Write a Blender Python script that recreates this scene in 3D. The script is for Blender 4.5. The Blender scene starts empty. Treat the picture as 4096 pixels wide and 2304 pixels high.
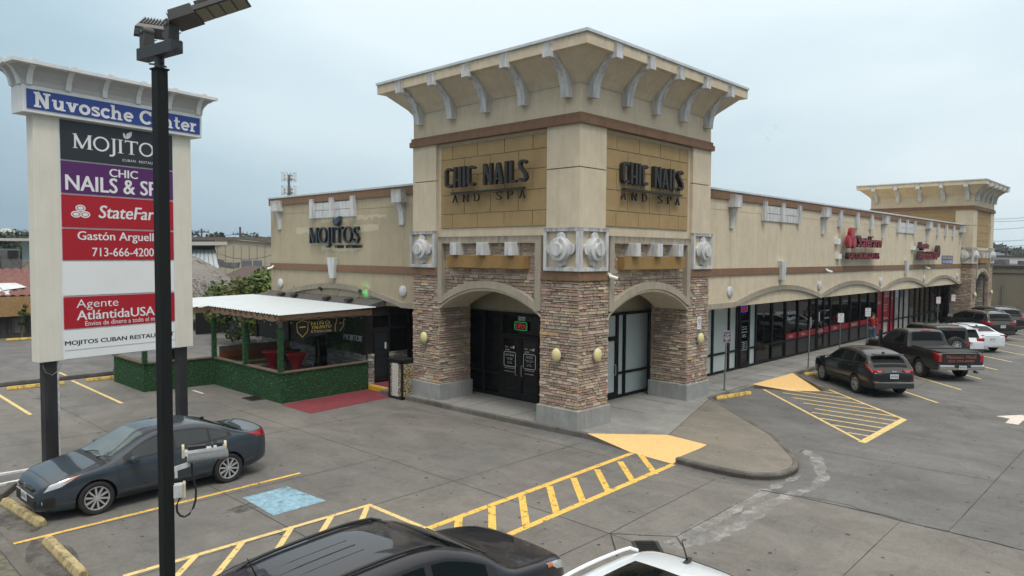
import bpy, bmesh, math, random
from mathutils import Vector as V, Matrix
from math import sin, cos, pi, radians, atan2, sqrt
random.seed(7)
SC = bpy.context.scene
COL = SC.collection
# ------------------------------------------------------------------ camera
CAM = V((-15.9681, -12.6347, 5.0))
YAW, PIT, ROL = 0.7619, -0.047, 0.0072
Fw = V((cos(YAW)*cos(PIT), sin(YAW)*cos(PIT), sin(PIT)))
R0 = V((sin(YAW), -cos(YAW), 0)); U0 = R0.cross(Fw)
Rt = R0*cos(ROL)+U0*sin(ROL); Up = U0*cos(ROL)-R0*sin(ROL)
cd = bpy.data.cameras.new('camera'); cam = bpy.data.objects.new('camera', cd); COL.objects.link(cam)
M = Matrix((Rt, Up, -Fw)).transposed().to_4x4(); M.translation = CAM
cam.matrix_world = M
cd.sensor_width = 36; cd.lens = 36*2881.22/4096; cd.clip_start = .1; cd.clip_end = 3000
SC.camera = cam
# ------------------------------------------------------------------ sky and sun
SUN_EL, SUN_AZ = radians(62), radians(238)      # azimuth of the sun measured from +X towards +Y
w = bpy.data.worlds.new('World'); SC.world = w; w.use_nodes = True
nt = w.node_tree; N = nt.nodes; N.clear(); Lk = nt.links.new
out = N.new('ShaderNodeOutputWorld'); bg = N.new('ShaderNodeBackground'); bg.inputs[1].default_value = .1
sky = N.new('ShaderNodeTexSky'); sky.sky_type = 'NISHITA'; sky.sun_disc = False
sky.sun_elevation = SUN_EL; sky.sun_rotation = pi/2-SUN_AZ; sky.air_density = 1.5; sky.dust_density = 3
tc = N.new('ShaderNodeTexCoord'); sep = N.new('ShaderNodeSeparateXYZ'); Lk(tc.outputs['Generated'], sep.inputs[0])
mp = N.new('ShaderNodeMapping'); mp.inputs['Scale'].default_value = (1, 1, 3.2); Lk(tc.outputs['Generated'], mp.inputs[0])
nz = N.new('ShaderNodeTexNoise'); nz.inputs['Scale'].default_value = 1.7; nz.inputs['Detail'].default_value = 5; nz.inputs['Roughness'].default_value = .45
Lk(mp.outputs[0], nz.inputs['Vector'])
# overcast layer: brighter with height, mottled by cloud
dot = N.new('ShaderNodeVectorMath'); dot.operation = 'DOT_PRODUCT'; dot.inputs[1].default_value = (.84, .36, .42); Lk(tc.outputs['Generated'], dot.inputs[0])
def mth(op, a, b=None, c=None):
    n = N.new('ShaderNodeMath'); n.operation = op
    for i, x in enumerate((a, b, c)):
        if x is None: continue
        if isinstance(x, (int, float)): n.inputs[i].default_value = x
        else: Lk(x, n.inputs[i])
    return n.outputs[0]
f1 = mth('MULTIPLY_ADD', dot.outputs['Value'], 1.9, -1.12)
f2 = mth('MULTIPLY_ADD', nz.outputs['Fac'], 1.2, -.58)
f3 = mth('MULTIPLY_ADD', mth('POWER', mth('MAXIMUM', sep.outputs[2], 0), .9), 1.0, 0)
fac = mth('ADD', mth('ADD', f1, f2), f3)
rp = N.new('ShaderNodeValToRGB'); Lk(fac, rp.inputs[0])
cr = rp.color_ramp; cr.elements[0].position = .0; cr.elements[0].color = (.275, .40, .50, 1)
cr.elements[1].position = 1; cr.elements[1].color = (.76, .87, .92, 1)
e = cr.elements.new(.5); e.color = (.465, .615, .705, 1)
sc_ = N.new('ShaderNodeVectorMath'); sc_.operation = 'SCALE'; Lk(rp.outputs[0], sc_.inputs[0])
zb = mth('MULTIPLY_ADD', mth('POWER', mth('MAXIMUM', sep.outputs[2], 0), 2.2), 9.5, 10.2)
wz = N.new('ShaderNodeMapRange'); wz.inputs[1].default_value = .30; wz.inputs[2].default_value = .62; Lk(sep.outputs[2], wz.inputs[0])
wm = N.new('ShaderNodeMix'); wm.data_type = 'RGBA'; Lk(wz.outputs[0], wm.inputs[0]); Lk(rp.outputs[0], wm.inputs[6]); wm.inputs[7].default_value = (.92, .895, .85, 1); Lk(wm.outputs[2], sc_.inputs[0])
Lk(zb, sc_.inputs['Scale'])
mx = N.new('ShaderNodeMix'); mx.data_type = 'RGBA'; mx.inputs[0].default_value = .93
Lk(sky.outputs[0], mx.inputs[6]); Lk(sc_.outputs[0], mx.inputs[7]); Lk(mx.outputs[2], bg.inputs[0]); Lk(bg.outputs[0], out.inputs[0])
sd = bpy.data.lights.new('sun', 'SUN'); sd.energy = 1.5; sd.angle = radians(14); sd.color = (1, .95, .88)
so = bpy.data.objects.new('sun', sd); COL.objects.link(so)
so.rotation_euler = V((cos(SUN_EL)*cos(SUN_AZ), cos(SUN_EL)*sin(SUN_AZ), sin(SUN_EL))).to_track_quat('Z', 'Y').to_euler()
so.location = (0, 0, 60)
vs = SC.view_settings; SC.display_settings.display_device = 'sRGB'; vs.view_transform = 'Standard'; vs.look = 'None'; vs.exposure = 0.12; vs.gamma = 1
SC.cycles.max_bounces = 6; SC.cycles.caustics_reflective = False; SC.cycles.caustics_refractive = False
SC.cycles.use_denoising = True

# ------------------------------------------------------------------ helpers
class MB:
    """collects shapes into one mesh; T maps local points to the world (used for facades)"""
    def __init__(s, T=None): s.v = []; s.f = []; s.m = []; s.c = []; s.T = T; s.uc = False
    def add(s, vs, fs, mi=0, col=None):
        b = len(s.v)
        s.v += [tuple(s.T(*p)) if s.T else tuple(p) for p in vs]
        for f in fs:
            s.f.append(tuple(b+i for i in f)); s.m.append(mi); s.c.append(col)
        if col: s.uc = True
        return s
    def box(s, a, b, mi=0, col=None):
        (x0, y0, z0), (x1, y1, z1) = a, b
        return s.add([(x0,y0,z0),(x1,y0,z0),(x1,y1,z0),(x0,y1,z0),(x0,y0,z1),(x1,y0,z1),(x1,y1,z1),(x0,y1,z1)],
              [(3,2,1,0),(4,5,6,7),(0,1,5,4),(1,2,6,5),(2,3,7,6),(3,0,4,7)], mi, col)
    def obox(s, c, ax, ay, az, mi=0):
        c, ax, ay, az = V(c), V(ax), V(ay), V(az)
        p = [c+ax*i+ay*j+az*k for k in (-1,1) for j in (-1,1) for i in (-1,1)]
        return s.add(p, [(0,2,3,1),(4,5,7,6),(0,1,5,4),(1,3,7,5),(3,2,6,7),(2,0,4,6)], mi)
    def poly(s, pts, mi=0, col=None): return s.add(pts, [tuple(range(len(pts)))], mi, col)
    def extr(s, pts, d, mi=0):
        d = V(d); n = len(pts); p = [V(q) for q in pts]
        return s.add(p+[q+d for q in p], [tuple(range(n))[::-1], tuple(range(n, 2*n))]+[(i, (i+1)%n, n+(i+1)%n, n+i) for i in range(n)], mi)
    def prism(s, xy, z0, z1, mi=0): return s.extr([(x, y, z0) for x, y in xy], (0, 0, z1-z0), mi)
    def cyl(s, a, b, r0, r1=None, n=12, mi=0, cap=True):
        a, b = V(a), V(b); r1 = r0 if r1 is None else r1; d = (b-a).normalized()
        t = V((0,0,1)) if abs(d.z) < .9 else V((1,0,0)); x = d.cross(t).normalized(); y = d.cross(x)
        p = [a+(x*cos(2*pi*i/n)+y*sin(2*pi*i/n))*r0 for i in range(n)]+[b+(x*cos(2*pi*i/n)+y*sin(2*pi*i/n))*r1 for i in range(n)]
        f = [(i, (i+1)%n, n+(i+1)%n, n+i) for i in range(n)]
        if cap: f += [tuple(range(n))[::-1], tuple(range(n, 2*n))]
        return s.add(p, f, mi)
    def tube(s, pts, r, n=6, mi=0):
        pts = [V(p) for p in pts]; rings = []; L = len(pts)
        for i, p in enumerate(pts):
            d = (pts[min(i+1, L-1)]-pts[max(i-1, 0)]).normalized()
            t = V((0,0,1)) if abs(d.z) < .9 else V((1,0,0)); x = d.cross(t).normalized(); y = d.cross(x)
            rr = r[i] if isinstance(r, (list, tuple)) else r
            rings.append([p+(x*cos(2*pi*k/n)+y*sin(2*pi*k/n))*rr for k in range(n)])
        f = [(i*n+k, i*n+(k+1)%n, (i+1)*n+(k+1)%n, (i+1)*n+k) for i in range(L-1) for k in range(n)]
        f += [tuple(range(n))[::-1], tuple(range((L-1)*n, L*n))]
        return s.add([q for g in rings for q in g], f, mi)
    def lathe(s, prof, c=(0,0,0), ax=(0,0,1), n=20, mi=0, cap=True):
        c = V(c); d = V(ax).normalized(); t = V((0,0,1)) if abs(d.z) < .9 else V((1,0,0)); x = d.cross(t).normalized(); y = d.cross(x)
        p = [c+d*h+(x*cos(2*pi*k/n)+y*sin(2*pi*k/n))*max(r, 1e-4) for r, h in prof for k in range(n)]
        f = [(i*n+k, i*n+(k+1)%n, (i+1)*n+(k+1)%n, (i+1)*n+k) for i in range(len(prof)-1) for k in range(n)]
        if cap: f += [tuple(range(n))[::-1], tuple(range((len(prof)-1)*n, len(prof)*n))]
        return s.add(p, f, mi)
    def grid(s, rows, mi=0, wrap=False):
        m = len(rows[0]); f = []
        for i in range(len(rows)-1):
            for k in range(m if wrap else m-1): f.append((i*m+k, i*m+(k+1)%m, (i+1)*m+(k+1)%m, (i+1)*m+k))
        return s.add([p for r in rows for p in r], f, mi)
    def mesh(s, name, mats, smooth=None, fix=True):
        me = bpy.data.meshes.new(name); me.from_pydata(s.v, [], s.f)
        for m in (mats if isinstance(mats, (list, tuple)) else [mats]): me.materials.append(m)
        me.polygons.foreach_set('material_index', s.m)
        if s.uc:
            at = me.attributes.new('tint', 'FLOAT_COLOR', 'FACE')
            for i, c in enumerate(s.c): at.data[i].color = (*(c or (.5,.5,.5)), 1)
        me.update()
        if fix:
            bm = bmesh.new(); bm.from_mesh(me); bmesh.ops.recalc_face_normals(bm, faces=bm.faces); bm.to_mesh(me); bm.free()
        if smooth:
            me.polygons.foreach_set('use_smooth', [True]*len(me.polygons)); me.set_sharp_from_angle(angle=radians(smooth))
        return me
    def build(s, name, mats, parent=None, smooth=None, bevel=0, fix=True):
        return link(name, s.mesh(name, mats, smooth, fix), parent, bevel)
def link(name, me, parent=None, bevel=0):
    o = bpy.data.objects.new(name, me); COL.objects.link(o)
    if parent: setp(o, parent)
    if bevel:
        b = o.modifiers.new('bevel', 'BEVEL'); b.width = bevel; b.segments = 2; b.limit_method = 'ANGLE'
    return o
ROOTM = {}
def setp(o, parent):
    """parts are modelled in world coordinates unless their thing is modelled in its own frame (local=True)"""
    o.parent = parent
    r = parent
    while r.parent: r = r.parent
    m = ROOTM.get(r.name)
    if m is not None and parent.parent is None: o.matrix_parent_inverse = m
def tag(o, label, cat, group=None):
    o['label'] = label; o['category'] = cat
    if group: o['group'] = group
    return o
def thing(name, loc, label, cat, group=None, rz=0, local=False):
    o = bpy.data.objects.new(name, None); COL.objects.link(o); o.location = loc; o.rotation_euler = (0, 0, rz); o.empty_display_size = .3
    if not local: ROOTM[o.name] = (Matrix.Translation(V(loc)) @ Matrix.Rotation(rz, 4, 'Z')).inverted()
    return tag(o, label, cat, group)
def struct(o): o['kind'] = 'structure'; return o
def stuff(o): o['kind'] = 'stuff'; return o
def kids(o): return [c for c in COL.objects if c.parent == o]
def copy_tree(o, loc, rz=None, label=None):
    r = o.copy(); COL.objects.link(r); r.location = loc
    if rz is not None: r.rotation_euler = (0, 0, rz)
    if label: r['label'] = label
    for c in kids(o):
        d = c.copy(); COL.objects.link(d); d.parent = r
        for g in kids(c):
            e_ = g.copy(); COL.objects.link(e_); e_.parent = d
    return r
# ------------------------------------------------------------------ materials
def nodes(name):
    m = bpy.data.materials.new(name); m.use_nodes = True; t = m.node_tree
    return m, t, t.nodes['Principled BSDF']
def pick(b, **k):
    for n, v in k.items(): b.inputs[n.replace('_', ' ')].default_value = v
def nnode(t, kind, **k):
    n = t.nodes.new('ShaderNode'+kind)
    for a, v in k.items():
        if a in n.inputs: n.inputs[a].default_value = v
        else: setattr(n, a, v)
    return n
def mat(name, c, rough=.7, metal=0, var=.12, scale=3, bump=0, bscale=60, dirt=0, dirtcol=None, spec=.5, coat=0, stretch=(1,1,1), emit=0, alpha=1):
    m, t, b = nodes(name); b.inputs['Roughness'].default_value = rough; b.inputs['Metallic'].default_value = metal
    b.inputs['Specular IOR Level'].default_value = spec; b.inputs['Coat Weight'].default_value = coat; b.inputs['Coat Roughness'].default_value = .04
    b.inputs['Base Color'].default_value = (*c, 1)
    if emit: b.inputs['Emission Color'].default_value = (*c, 1); b.inputs['Emission Strength'].default_value = emit
    if var or bump:
        tcn = nnode(t, 'TexCoord'); mpn = nnode(t, 'Mapping'); mpn.inputs['Scale'].default_value = stretch; t.links.new(tcn.outputs['Object'], mpn.inputs[0])
    if var:
        n1 = nnode(t, 'TexNoise', Scale=scale, Detail=6, Roughness=.65); t.links.new(mpn.outputs[0], n1.inputs['Vector'])
        r = nnode(t, 'MapRange'); r.inputs['From Min'].default_value = .3; r.inputs['From Max'].default_value = .7
        r.inputs['To Min'].default_value = 1-var; r.inputs['To Max'].default_value = 1+var; t.links.new(n1.outputs['Fac'], r.inputs[0])
        x = nnode(t, 'VectorMath', operation='SCALE'); x.inputs[0].default_value = c; t.links.new(r.outputs[0], x.inputs['Scale'])
        o = x.outputs[0]
        if dirt:
            mp2 = nnode(t, 'Mapping'); mp2.inputs['Scale'].default_value = (2.6, 2.6, .32); t.links.new(tcn.outputs['Object'], mp2.inputs[0])
            n2 = nnode(t, 'TexNoise', Scale=2.2, Detail=8, Roughness=.7); t.links.new(mp2.outputs[0], n2.inputs['Vector'])
            r2 = nnode(t, 'MapRange'); r2.inputs['From Min'].default_value = .47; r2.inputs['From Max'].default_value = .70; r2.inputs['To Max'].default_value = dirt
            t.links.new(n2.outputs['Fac'], r2.inputs[0])
            k = nnode(t, 'Mix', data_type='RGBA'); t.links.new(r2.outputs[0], k.inputs[0]); t.links.new(o, k.inputs[6]); k.inputs[7].default_value = (*(dirtcol or [q*.35 for q in c]), 1)
            o = k.outputs[2]
        t.links.new(o, b.inputs['Base Color'])
    if bump:
        n3 = nnode(t, 'TexNoise', Scale=bscale, Detail=4); t.links.new(mpn.outputs[0], n3.inputs['Vector'])
        bp = nnode(t, 'Bump', Strength=bump, Distance=.02); t.links.new(n3.outputs['Fac'], bp.inputs['Height']); t.links.new(bp.outputs[0], b.inputs['Normal'])
    return m
def tintmat(name, rough=.85, gain=1, var=.25, scale=25, bump=.5, spec=.3):
    """base colour comes from each stone's or tile's own tint"""
    m, t, b = nodes(name); b.inputs['Roughness'].default_value = rough; b.inputs['Specular IOR Level'].default_value = spec
    a = nnode(t, 'Attribute', attribute_name='tint'); tcn = nnode(t, 'TexCoord'); n1 = nnode(t, 'TexNoise', Scale=scale, Detail=5); t.links.new(tcn.outputs['Object'], n1.inputs['Vector'])
    r = nnode(t, 'MapRange'); r.inputs['From Min'].default_value = .3; r.inputs['From Max'].default_value = .7; r.inputs['To Min'].default_value = gain*(1-var); r.inputs['To Max'].default_value = gain*(1+var)
    t.links.new(n1.outputs['Fac'], r.inputs[0]); x = nnode(t, 'VectorMath', operation='SCALE'); t.links.new(a.outputs['Color'], x.inputs[0]); t.links.new(r.outputs[0], x.inputs['Scale']); t.links.new(x.outputs[0], b.inputs['Base Color'])
    bp = nnode(t, 'Bump', Strength=bump, Distance=.02); t.links.new(n1.outputs['Fac'], bp.inputs['Height']); t.links.new(bp.outputs[0], b.inputs['Normal'])
    return m
def worn(name, c, keep=.45, scale=7, rough=.8, var=.1):
    """paint with worn gaps through which the surface below shows"""
    m = mat(name, c, rough, var=var, scale=9); t = m.node_tree; b = t.nodes['Principled BSDF']; o = t.nodes['Material Output']
    tcn = nnode(t, 'TexCoord'); n = nnode(t, 'TexNoise', Scale=scale, Detail=9, Roughness=.75); t.links.new(tcn.outputs['Object'], n.inputs['Vector'])
    r = nnode(t, 'MapRange'); r.inputs['From Min'].default_value = keep-.09; r.inputs['From Max'].default_value = keep+.02; t.links.new(n.outputs['Fac'], r.inputs[0])
    tr = nnode(t, 'BsdfTransparent'); mxs = nnode(t, 'MixShader'); t.links.new(r.outputs[0], mxs.inputs[0]); t.links.new(tr.outputs[0], mxs.inputs[1]); t.links.new(b.outputs[0], mxs.inputs[2]); t.links.new(mxs.outputs[0], o.inputs[0])
    return m
def softstain(name, c, mid, scale):
    m = worn(name, c, mid, scale, var=.15)
    for n in m.node_tree.nodes:
        if n.type == 'MAP_RANGE' and abs(n.inputs['From Max'].default_value-mid-.02) < 1e-4: n.inputs['From Min'].default_value = mid-.12; n.inputs['From Max'].default_value = mid+.22
    return m
def concrete(name, c1, c2, gum=True, sc=.22, joints=None):
    m, t, b = nodes(name); tcn = nnode(t, 'TexCoord'); P = tcn.outputs['Object']; L = t.links.new
    def noise(s, det, st=(1,1,1), rgh=.6, dist=0):
        k = nnode(t, 'Mapping'); k.inputs['Scale'].default_value = st; L(P, k.inputs[0]); n = nnode(t, 'TexNoise', Scale=s, Detail=det, Roughness=rgh, Distortion=dist); L(k.outputs[0], n.inputs['Vector']); return n.outputs['Fac']
    def rng(x, a, bb, lo, hi):
        r = nnode(t, 'MapRange'); r.inputs[1].default_value = a; r.inputs[2].default_value = bb; r.inputs[3].default_value = lo; r.inputs[4].default_value = hi; L(x, r.inputs[0]); return r.outputs[0]
    def mul(a, bb):
        k = nnode(t, 'Math', operation='MULTIPLY'); L(a, k.inputs[0]); L(bb, k.inputs[1]); return k.outputs[0]
    mixc = nnode(t, 'Mix', data_type='RGBA'); L(rng(noise(sc, 4, dist=.6), .35, .65, 0, 1), mixc.inputs[0]); mixc.inputs[6].default_value = (*c1, 1); mixc.inputs[7].default_value = (*c2, 1)
    f = mul(rng(noise(.9, 8, (1, .5, 1), .7, .8), .3, .72, .76, 1.22), rng(noise(30, 5, rgh=.85), .3, .7, .80, 1.20))
    f = mul(f, rng(noise(9, 5, rgh=.8), .3, .7, .9, 1.1))
    f = mul(f, rng(noise(5, 7, (.25, 1, 1), .7), .55, .8, 1, .72))
    f = mul(f, rng(noise(.35, 6, (1, 1.6, 1), .72, 1.2), .58, .7, 1, .8))
    f = mul(f, rng(noise(1.6, 9, (1.3, .7, 1), .8, 2.2), .66, .8, 1, 1.32))
    if gum:
        vo = nnode(t, 'TexVoronoi', Scale=3.3, Randomness=1); dn = nnode(t, 'TexNoise', Scale=9); L(P, dn.inputs['Vector'])
        ad = nnode(t, 'VectorMath', operation='ADD'); sc2 = nnode(t, 'VectorMath', operation='SCALE'); sc2.inputs['Scale'].default_value = .05; L(dn.outputs['Color'], sc2.inputs[0]); L(P, ad.inputs[0]); L(sc2.outputs[0], ad.inputs[1]); L(ad.outputs[0], vo.inputs['Vector'])
        sp = nnode(t, 'SeparateColor'); L(vo.outputs['Color'], sp.inputs[0])
        th = nnode(t, 'MapRange'); th.inputs[1].default_value = .22; th.inputs[2].default_value = 1; th.inputs[3].default_value = 0; th.inputs[4].default_value = .15; L(sp.outputs[0], th.inputs[0])
        lt = nnode(t, 'Math', operation='LESS_THAN'); L(vo.outputs['Distance'], lt.inputs[0]); L(th.outputs[0], lt.inputs[1])
        f = mul(f, rng(lt.outputs[0], 0, 1, 1, .32))
    x = nnode(t, 'VectorMath', operation='SCALE'); L(mixc.outputs[2], x.inputs[0]); L(f, x.inputs['Scale']); L(x.outputs[0], b.inputs['Base Color'])
    L(rng(noise(1.2, 6), .3, .7, .75, .95), b.inputs['Roughness']); b.inputs['Specular IOR Level'].default_value = .35
    bp = nnode(t, 'Bump', Strength=.35, Distance=.01); L(noise(70, 5), bp.inputs['Height']); L(bp.outputs[0], b.inputs['Normal'])
    return m
M_lot = concrete('lot_concrete', (.176,.166,.149), (.136,.133,.126))
M_lot2 = concrete('drive_concrete', (.152,.151,.145), (.110,.110,.107))
M_walk = concrete('walk_concrete', (.27,.27,.255), (.215,.215,.205), gum=False, sc=.5)
M_island = concrete('island_concrete', (.225,.20,.165), (.17,.158,.138), gum=True, sc=.5)
M_kerb = concrete('kerb_concrete', (.17,.16,.14), (.095,.09,.08), gum=False, sc=1.2)
M_asph = concrete('asphalt', (.105,.105,.105), (.15,.15,.148), gum=False, sc=.3)
M_land = mat('land', (.13,.125,.10), .95, var=.35, scale=.05)
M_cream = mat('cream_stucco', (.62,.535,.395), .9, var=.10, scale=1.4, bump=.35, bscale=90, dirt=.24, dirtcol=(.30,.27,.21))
M_creamd = mat('shaded_cream_stucco', (.43,.365,.25), .9, var=.07, scale=1.2, bump=.35, bscale=90, dirt=.28, dirtcol=(.25,.21,.15))  # cream stucco with shade put into its colour, for left wing, soffits and porch
M_gold = mat('gold_stucco', (.37,.26,.125), .9, var=.1, scale=2, bump=.4, bscale=90, dirt=.2, dirtcol=(.25,.15,.04))
M_goldbar = mat('ochre_stucco', (.30,.185,.065), .9, var=.1, scale=3, bump=.4, bscale=90, dirt=.2)
M_brown = mat('brown_trim', (.215,.125,.075), .88, var=.1, scale=2, bump=.3, bscale=90, dirt=.35, dirtcol=(.09,.055,.035))
M_taupe = mat('taupe_trim', (.37,.325,.255), .9, var=.08, scale=2, bump=.3, bscale=90, dirt=.35, dirtcol=(.13,.12,.10))
M_white = mat('white_foam_trim', (.60,.61,.61), .85, var=.08, scale=4, bump=.2, bscale=90, dirt=.75, dirtcol=(.2,.2,.2))
M_coping = mat('metal_coping', (.62,.66,.68), .45, metal=.2, var=.08, scale=3, dirt=.25)
M_base = mat('cast_plinth', (.30,.305,.295), .85, var=.15, scale=3, bump=.3, dirt=.5, dirtcol=(.17,.17,.16))
M_stone = tintmat('ledge_stone', gain=1.22)
M_gap = mat('stone_shadow_gap', (.075,.062,.05), .95, var=0)
M_black = mat('black_aluminium', (.008,.008,.009), .5, var=0, spec=.25)
M_dark = mat('dark_interior', (.006,.006,.007), .9, var=0)
M_glass = mat('dark_glass', (.003,.004,.005), .02, var=0, spec=.32)
M_frost = mat('frosted_glass', (.50,.57,.56), .12, var=.06, scale=.8, spec=.5)
M_panel = mat('dark_infill', (.022,.023,.024), .35, var=.1)
def mildew(name, src, z0, z1, amt=.8, col=(.05,.05,.045)):
    """black algae streaks that grow down from a wet top edge"""
    m = src.copy(); m.name = name; t = m.node_tree; b = t.nodes['Principled BSDF']; o = b.inputs['Base Color'].links[0].from_socket
    tcn = nnode(t, 'TexCoord'); sp = nnode(t, 'SeparateXYZ'); t.links.new(tcn.outputs['Object'], sp.inputs[0]); mp_ = nnode(t, 'Mapping'); mp_.inputs['Scale'].default_value = (3.5, 3.5, .8); t.links.new(tcn.outputs['Object'], mp_.inputs[0])
    n = nnode(t, 'TexNoise', Scale=2.0, Detail=9, Roughness=.75); t.links.new(mp_.outputs[0], n.inputs['Vector'])
    r = nnode(t, 'MapRange'); r.inputs[1].default_value = z0; r.inputs[2].default_value = z1; r.inputs[3].default_value = -.35; r.inputs[4].default_value = .30; t.links.new(sp.outputs[2], r.inputs[0])
    a = nnode(t, 'Math', operation='ADD'); t.links.new(n.outputs['Fac'], a.inputs[0]); t.links.new(r.outputs[0], a.inputs[1])
    q = nnode(t, 'MapRange'); q.inputs[1].default_value = .52; q.inputs[2].default_value = .86; q.inputs[4].default_value = amt; t.links.new(a.outputs[0], q.inputs[0])
    k = nnode(t, 'Mix', data_type='RGBA'); t.links.new(q.outputs[0], k.inputs[0]); t.links.new(o, k.inputs[6]); k.inputs[7].default_value = (*col, 1); t.links.new(k.outputs[2], b.inputs['Base Color']); return m
M_cornice = mildew('cornice_stucco', M_cream, 10.50, 10.85, .55, (.12,.11,.085)); M_frameup = mildew('frame_stucco', M_taupe, 5.15, 5.57, .7); M_medal = mildew('medallion_foam', M_white, 5.45, 5.78, .75); M_brack = mildew('bracket_foam', M_white, 10.2, 10.78, .7); M_wbr = mildew('wall_bracket_foam', M_white, 6.7, 7.38, .6); M_belt = mildew('pier_band_stucco', M_cream, 6.0, 8.9, .25, (.22,.2,.15)); M_mould = mildew('moulding_stucco', M_taupe, 2.6, 3.8, .5)
M_yel = worn('yellow_paint', (.74,.47,.10), .445); M_yel2 = worn('pale_yellow_paint', (.68,.51,.21), .43); M_ramp = worn('ramp_paint', (.74,.49,.20), .36, 4)
M_blue = worn('blue_paint', (.22,.37,.46), .42, 3, var=.35); M_wht = worn('white_paint', (.62,.56,.50), .42)
M_stain = softstain('lime_stain', (.30,.295,.285), .40, 2.4)
M_oil = softstain('oil_stain', (.07,.066,.06), .52, 2.4)
M_joint = mat('joint_tar', (.035,.033,.03), .9, var=.3, scale=8)
M_stopy = mat('wheel_stop_paint', (.62,.42,.10), .85, var=.3, scale=9, dirt=.95, dirtcol=(.10,.08,.05), bump=.5, bscale=25)
M_stopw = mat('wheel_stop_worn', (.42,.34,.17), .9, var=.3, scale=6, dirt=.95, dirtcol=(.07,.065,.05), bump=.6, bscale=25)
# ------------------------------------------------------------------ ground
G0 = -.15
def sheet(name, pts, z, m, parent=None):
    o = MB().poly([(x, y, z) for x, y in pts]).build(name, m, parent, fix=False); return struct(o)
b = MB()
for r0, r1 in ((0, 60), (60, 250), (250, 1500)):
    n = 24
    for i in range(n):
        a0, a1 = 2*pi*i/n, 2*pi*(i+1)/n
        b.poly([(r0*cos(a0), r0*sin(a0), G0-.02), (r1*cos(a0), r1*sin(a0), G0-.02), (r1*cos(a1), r1*sin(a1), G0-.02), (r0*cos(a1), r0*sin(a1), G0-.02)] if r0 else [(0, 0, G0-.02), (r1*cos(a0), r1*sin(a0), G0-.02), (r1*cos(a1), r1*sin(a1), G0-.02)])
struct(b.build('ground', M_land, fix=False))
sheet('parking_lot', [(-13.1, -45), (-.72, -45), (-.72, 1.5), (3, 1.5), (3, 19.9), (-13.1, 19.9)], G0, M_lot)
sheet('drive_lane', [(-.72, -45), (62, -45), (62, 1.5), (-.72, 1.5)], G0, M_lot2)
sheet('neighbour_road', [(-40, 20.05), (60, 20.05), (60, 33), (-40, 37.4)], G0-.004, M_asph)
sheet('street', [(-60, -45), (-14.6, -45), (-14.6, 60), (-60, 60)], G0-.012, M_asph)
def kerb(name, line, wd, z1, m=None, z0=G0-.02, bev=.03):
    """a kerb of the given width along an open line (to its left)"""
    b = MB(); L = [V((x, y)) for x, y in line]; n = len(L); off = []
    for i in range(n):
        d = (L[min(i+1, n-1)]-L[max(i-1, 0)]).normalized(); off.append(L[i]+V((-d.y, d.x))*wd)
    for i in range(n-1):
        p = [L[i], L[i+1], off[i+1], off[i]]
        b.prism([(q.x, q.y) for q in p], z0, z1)
    bm = b.mesh(name, m or M_kerb)
    k = bmesh.new(); k.from_mesh(bm); bmesh.ops.remove_doubles(k, verts=k.verts, dist=.001)
    bmesh.ops.delete(k, geom=[f for f in k.faces if all(len(e.link_faces) > 2 for e in f.edges if abs(e.verts[0].co.z-e.verts[1].co.z) > .05) and len(f.edges) == 4 and abs(f.normal.z) < .1 and all(len(e.link_faces) >= 3 for e in f.edges)], context='FACES_ONLY')
    k.to_mesh(bm); k.free()
    return struct(link(name, bm, None, bev))
kerb('street_kerb', [(-13.1, -40), (-13.1, 4.9)], .2, .0, bev=.04)
kerb('street_kerb', [(-12.2, 5.75), (-12.6, 5.05), (-13.1, 4.9)][::-1], .18, 0)
b = MB(); b.prism([(-14.6, -45), (-13.3, -45), (-13.3, 30), (-14.6, 30)], G0-.1, -.03); struct(b.build('verge', mat('verge_soil', (.12,.115,.085), .95, var=.5, scale=6, bump=.8, bscale=20)))
kerb('rear_kerb', [(-13, 20.05), (3, 19.95)], .16, -.0)
# white painted island edge beside the grey car
for k, l in enumerate(([(-13.4, 7.15), (-11.2, 6.97)], [(-13.4, 6.1), (-11.5, 6.26)])):
    d = (V(l[1])-V(l[0])).normalized(); q = V((-d.y, d.x))*.04
    b = MB(); b.extr([(*(V(l[0])-q), G0), (*(V(l[1])-q), G0), (*(V(l[1])+q), G0), (*(V(l[0])+q), G0)], (0, 0, .05)); struct(b.build('painted_edging', mat('edging_white%d' % k, (.68,.69,.68), .7, var=.2, dirt=.4)))
sheet('parking_patch', [(-13.1, 5.1), (-12.1, 5.75), (-11.3, 6.3), (-11.1, 6.95), (-13.1, 7.1)], G0+.003, M_asph)
# ------------------------------------------------------------------ walkway and island
WALK = [(-.36, 8.9), (-.33, 6.5), (-.30, 3.8), (-.2, 1.43), (-.07, -.42), (1.41, -2.09), (7.14, -.3), (14.63, -.23), (16.4, -.2), (62, -.2), (62, 2.3), (2.3, 2.3), (2.3, 10.2), (-.05, 10.2), (-.05, 8.9)]
b = MB(); b.prism(WALK, G0-.05, 0); struct(b.build('walkway', M_walk, bevel=.015))
ISL = [(1.41, -2.09), (1.24, -3.38), (-.44, -3.42), (-.50, -4.2), (-.46, -5.03), (-.33, -5.42), (-.1, -5.70), (.2, -5.86), (.6, -5.93), (1.0, -5.90), (1.5, -5.72), (2.07, -5.34), (3.52, -4.24), (7.14, -.3)]
b = MB(); b.prism(ISL, G0-.05, .0); struct(b.build('kerb_island', M_island, bevel=.05))
IK = [(-.44, -3.42), (-.50, -4.2), (-.46, -5.03), (-.33, -5.42), (-.1, -5.70), (.2, -5.86), (.6, -5.93), (1.0, -5.90), (1.5, -5.72), (2.07, -5.34), (3.52, -4.24), (7.14, -.32)]
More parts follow.
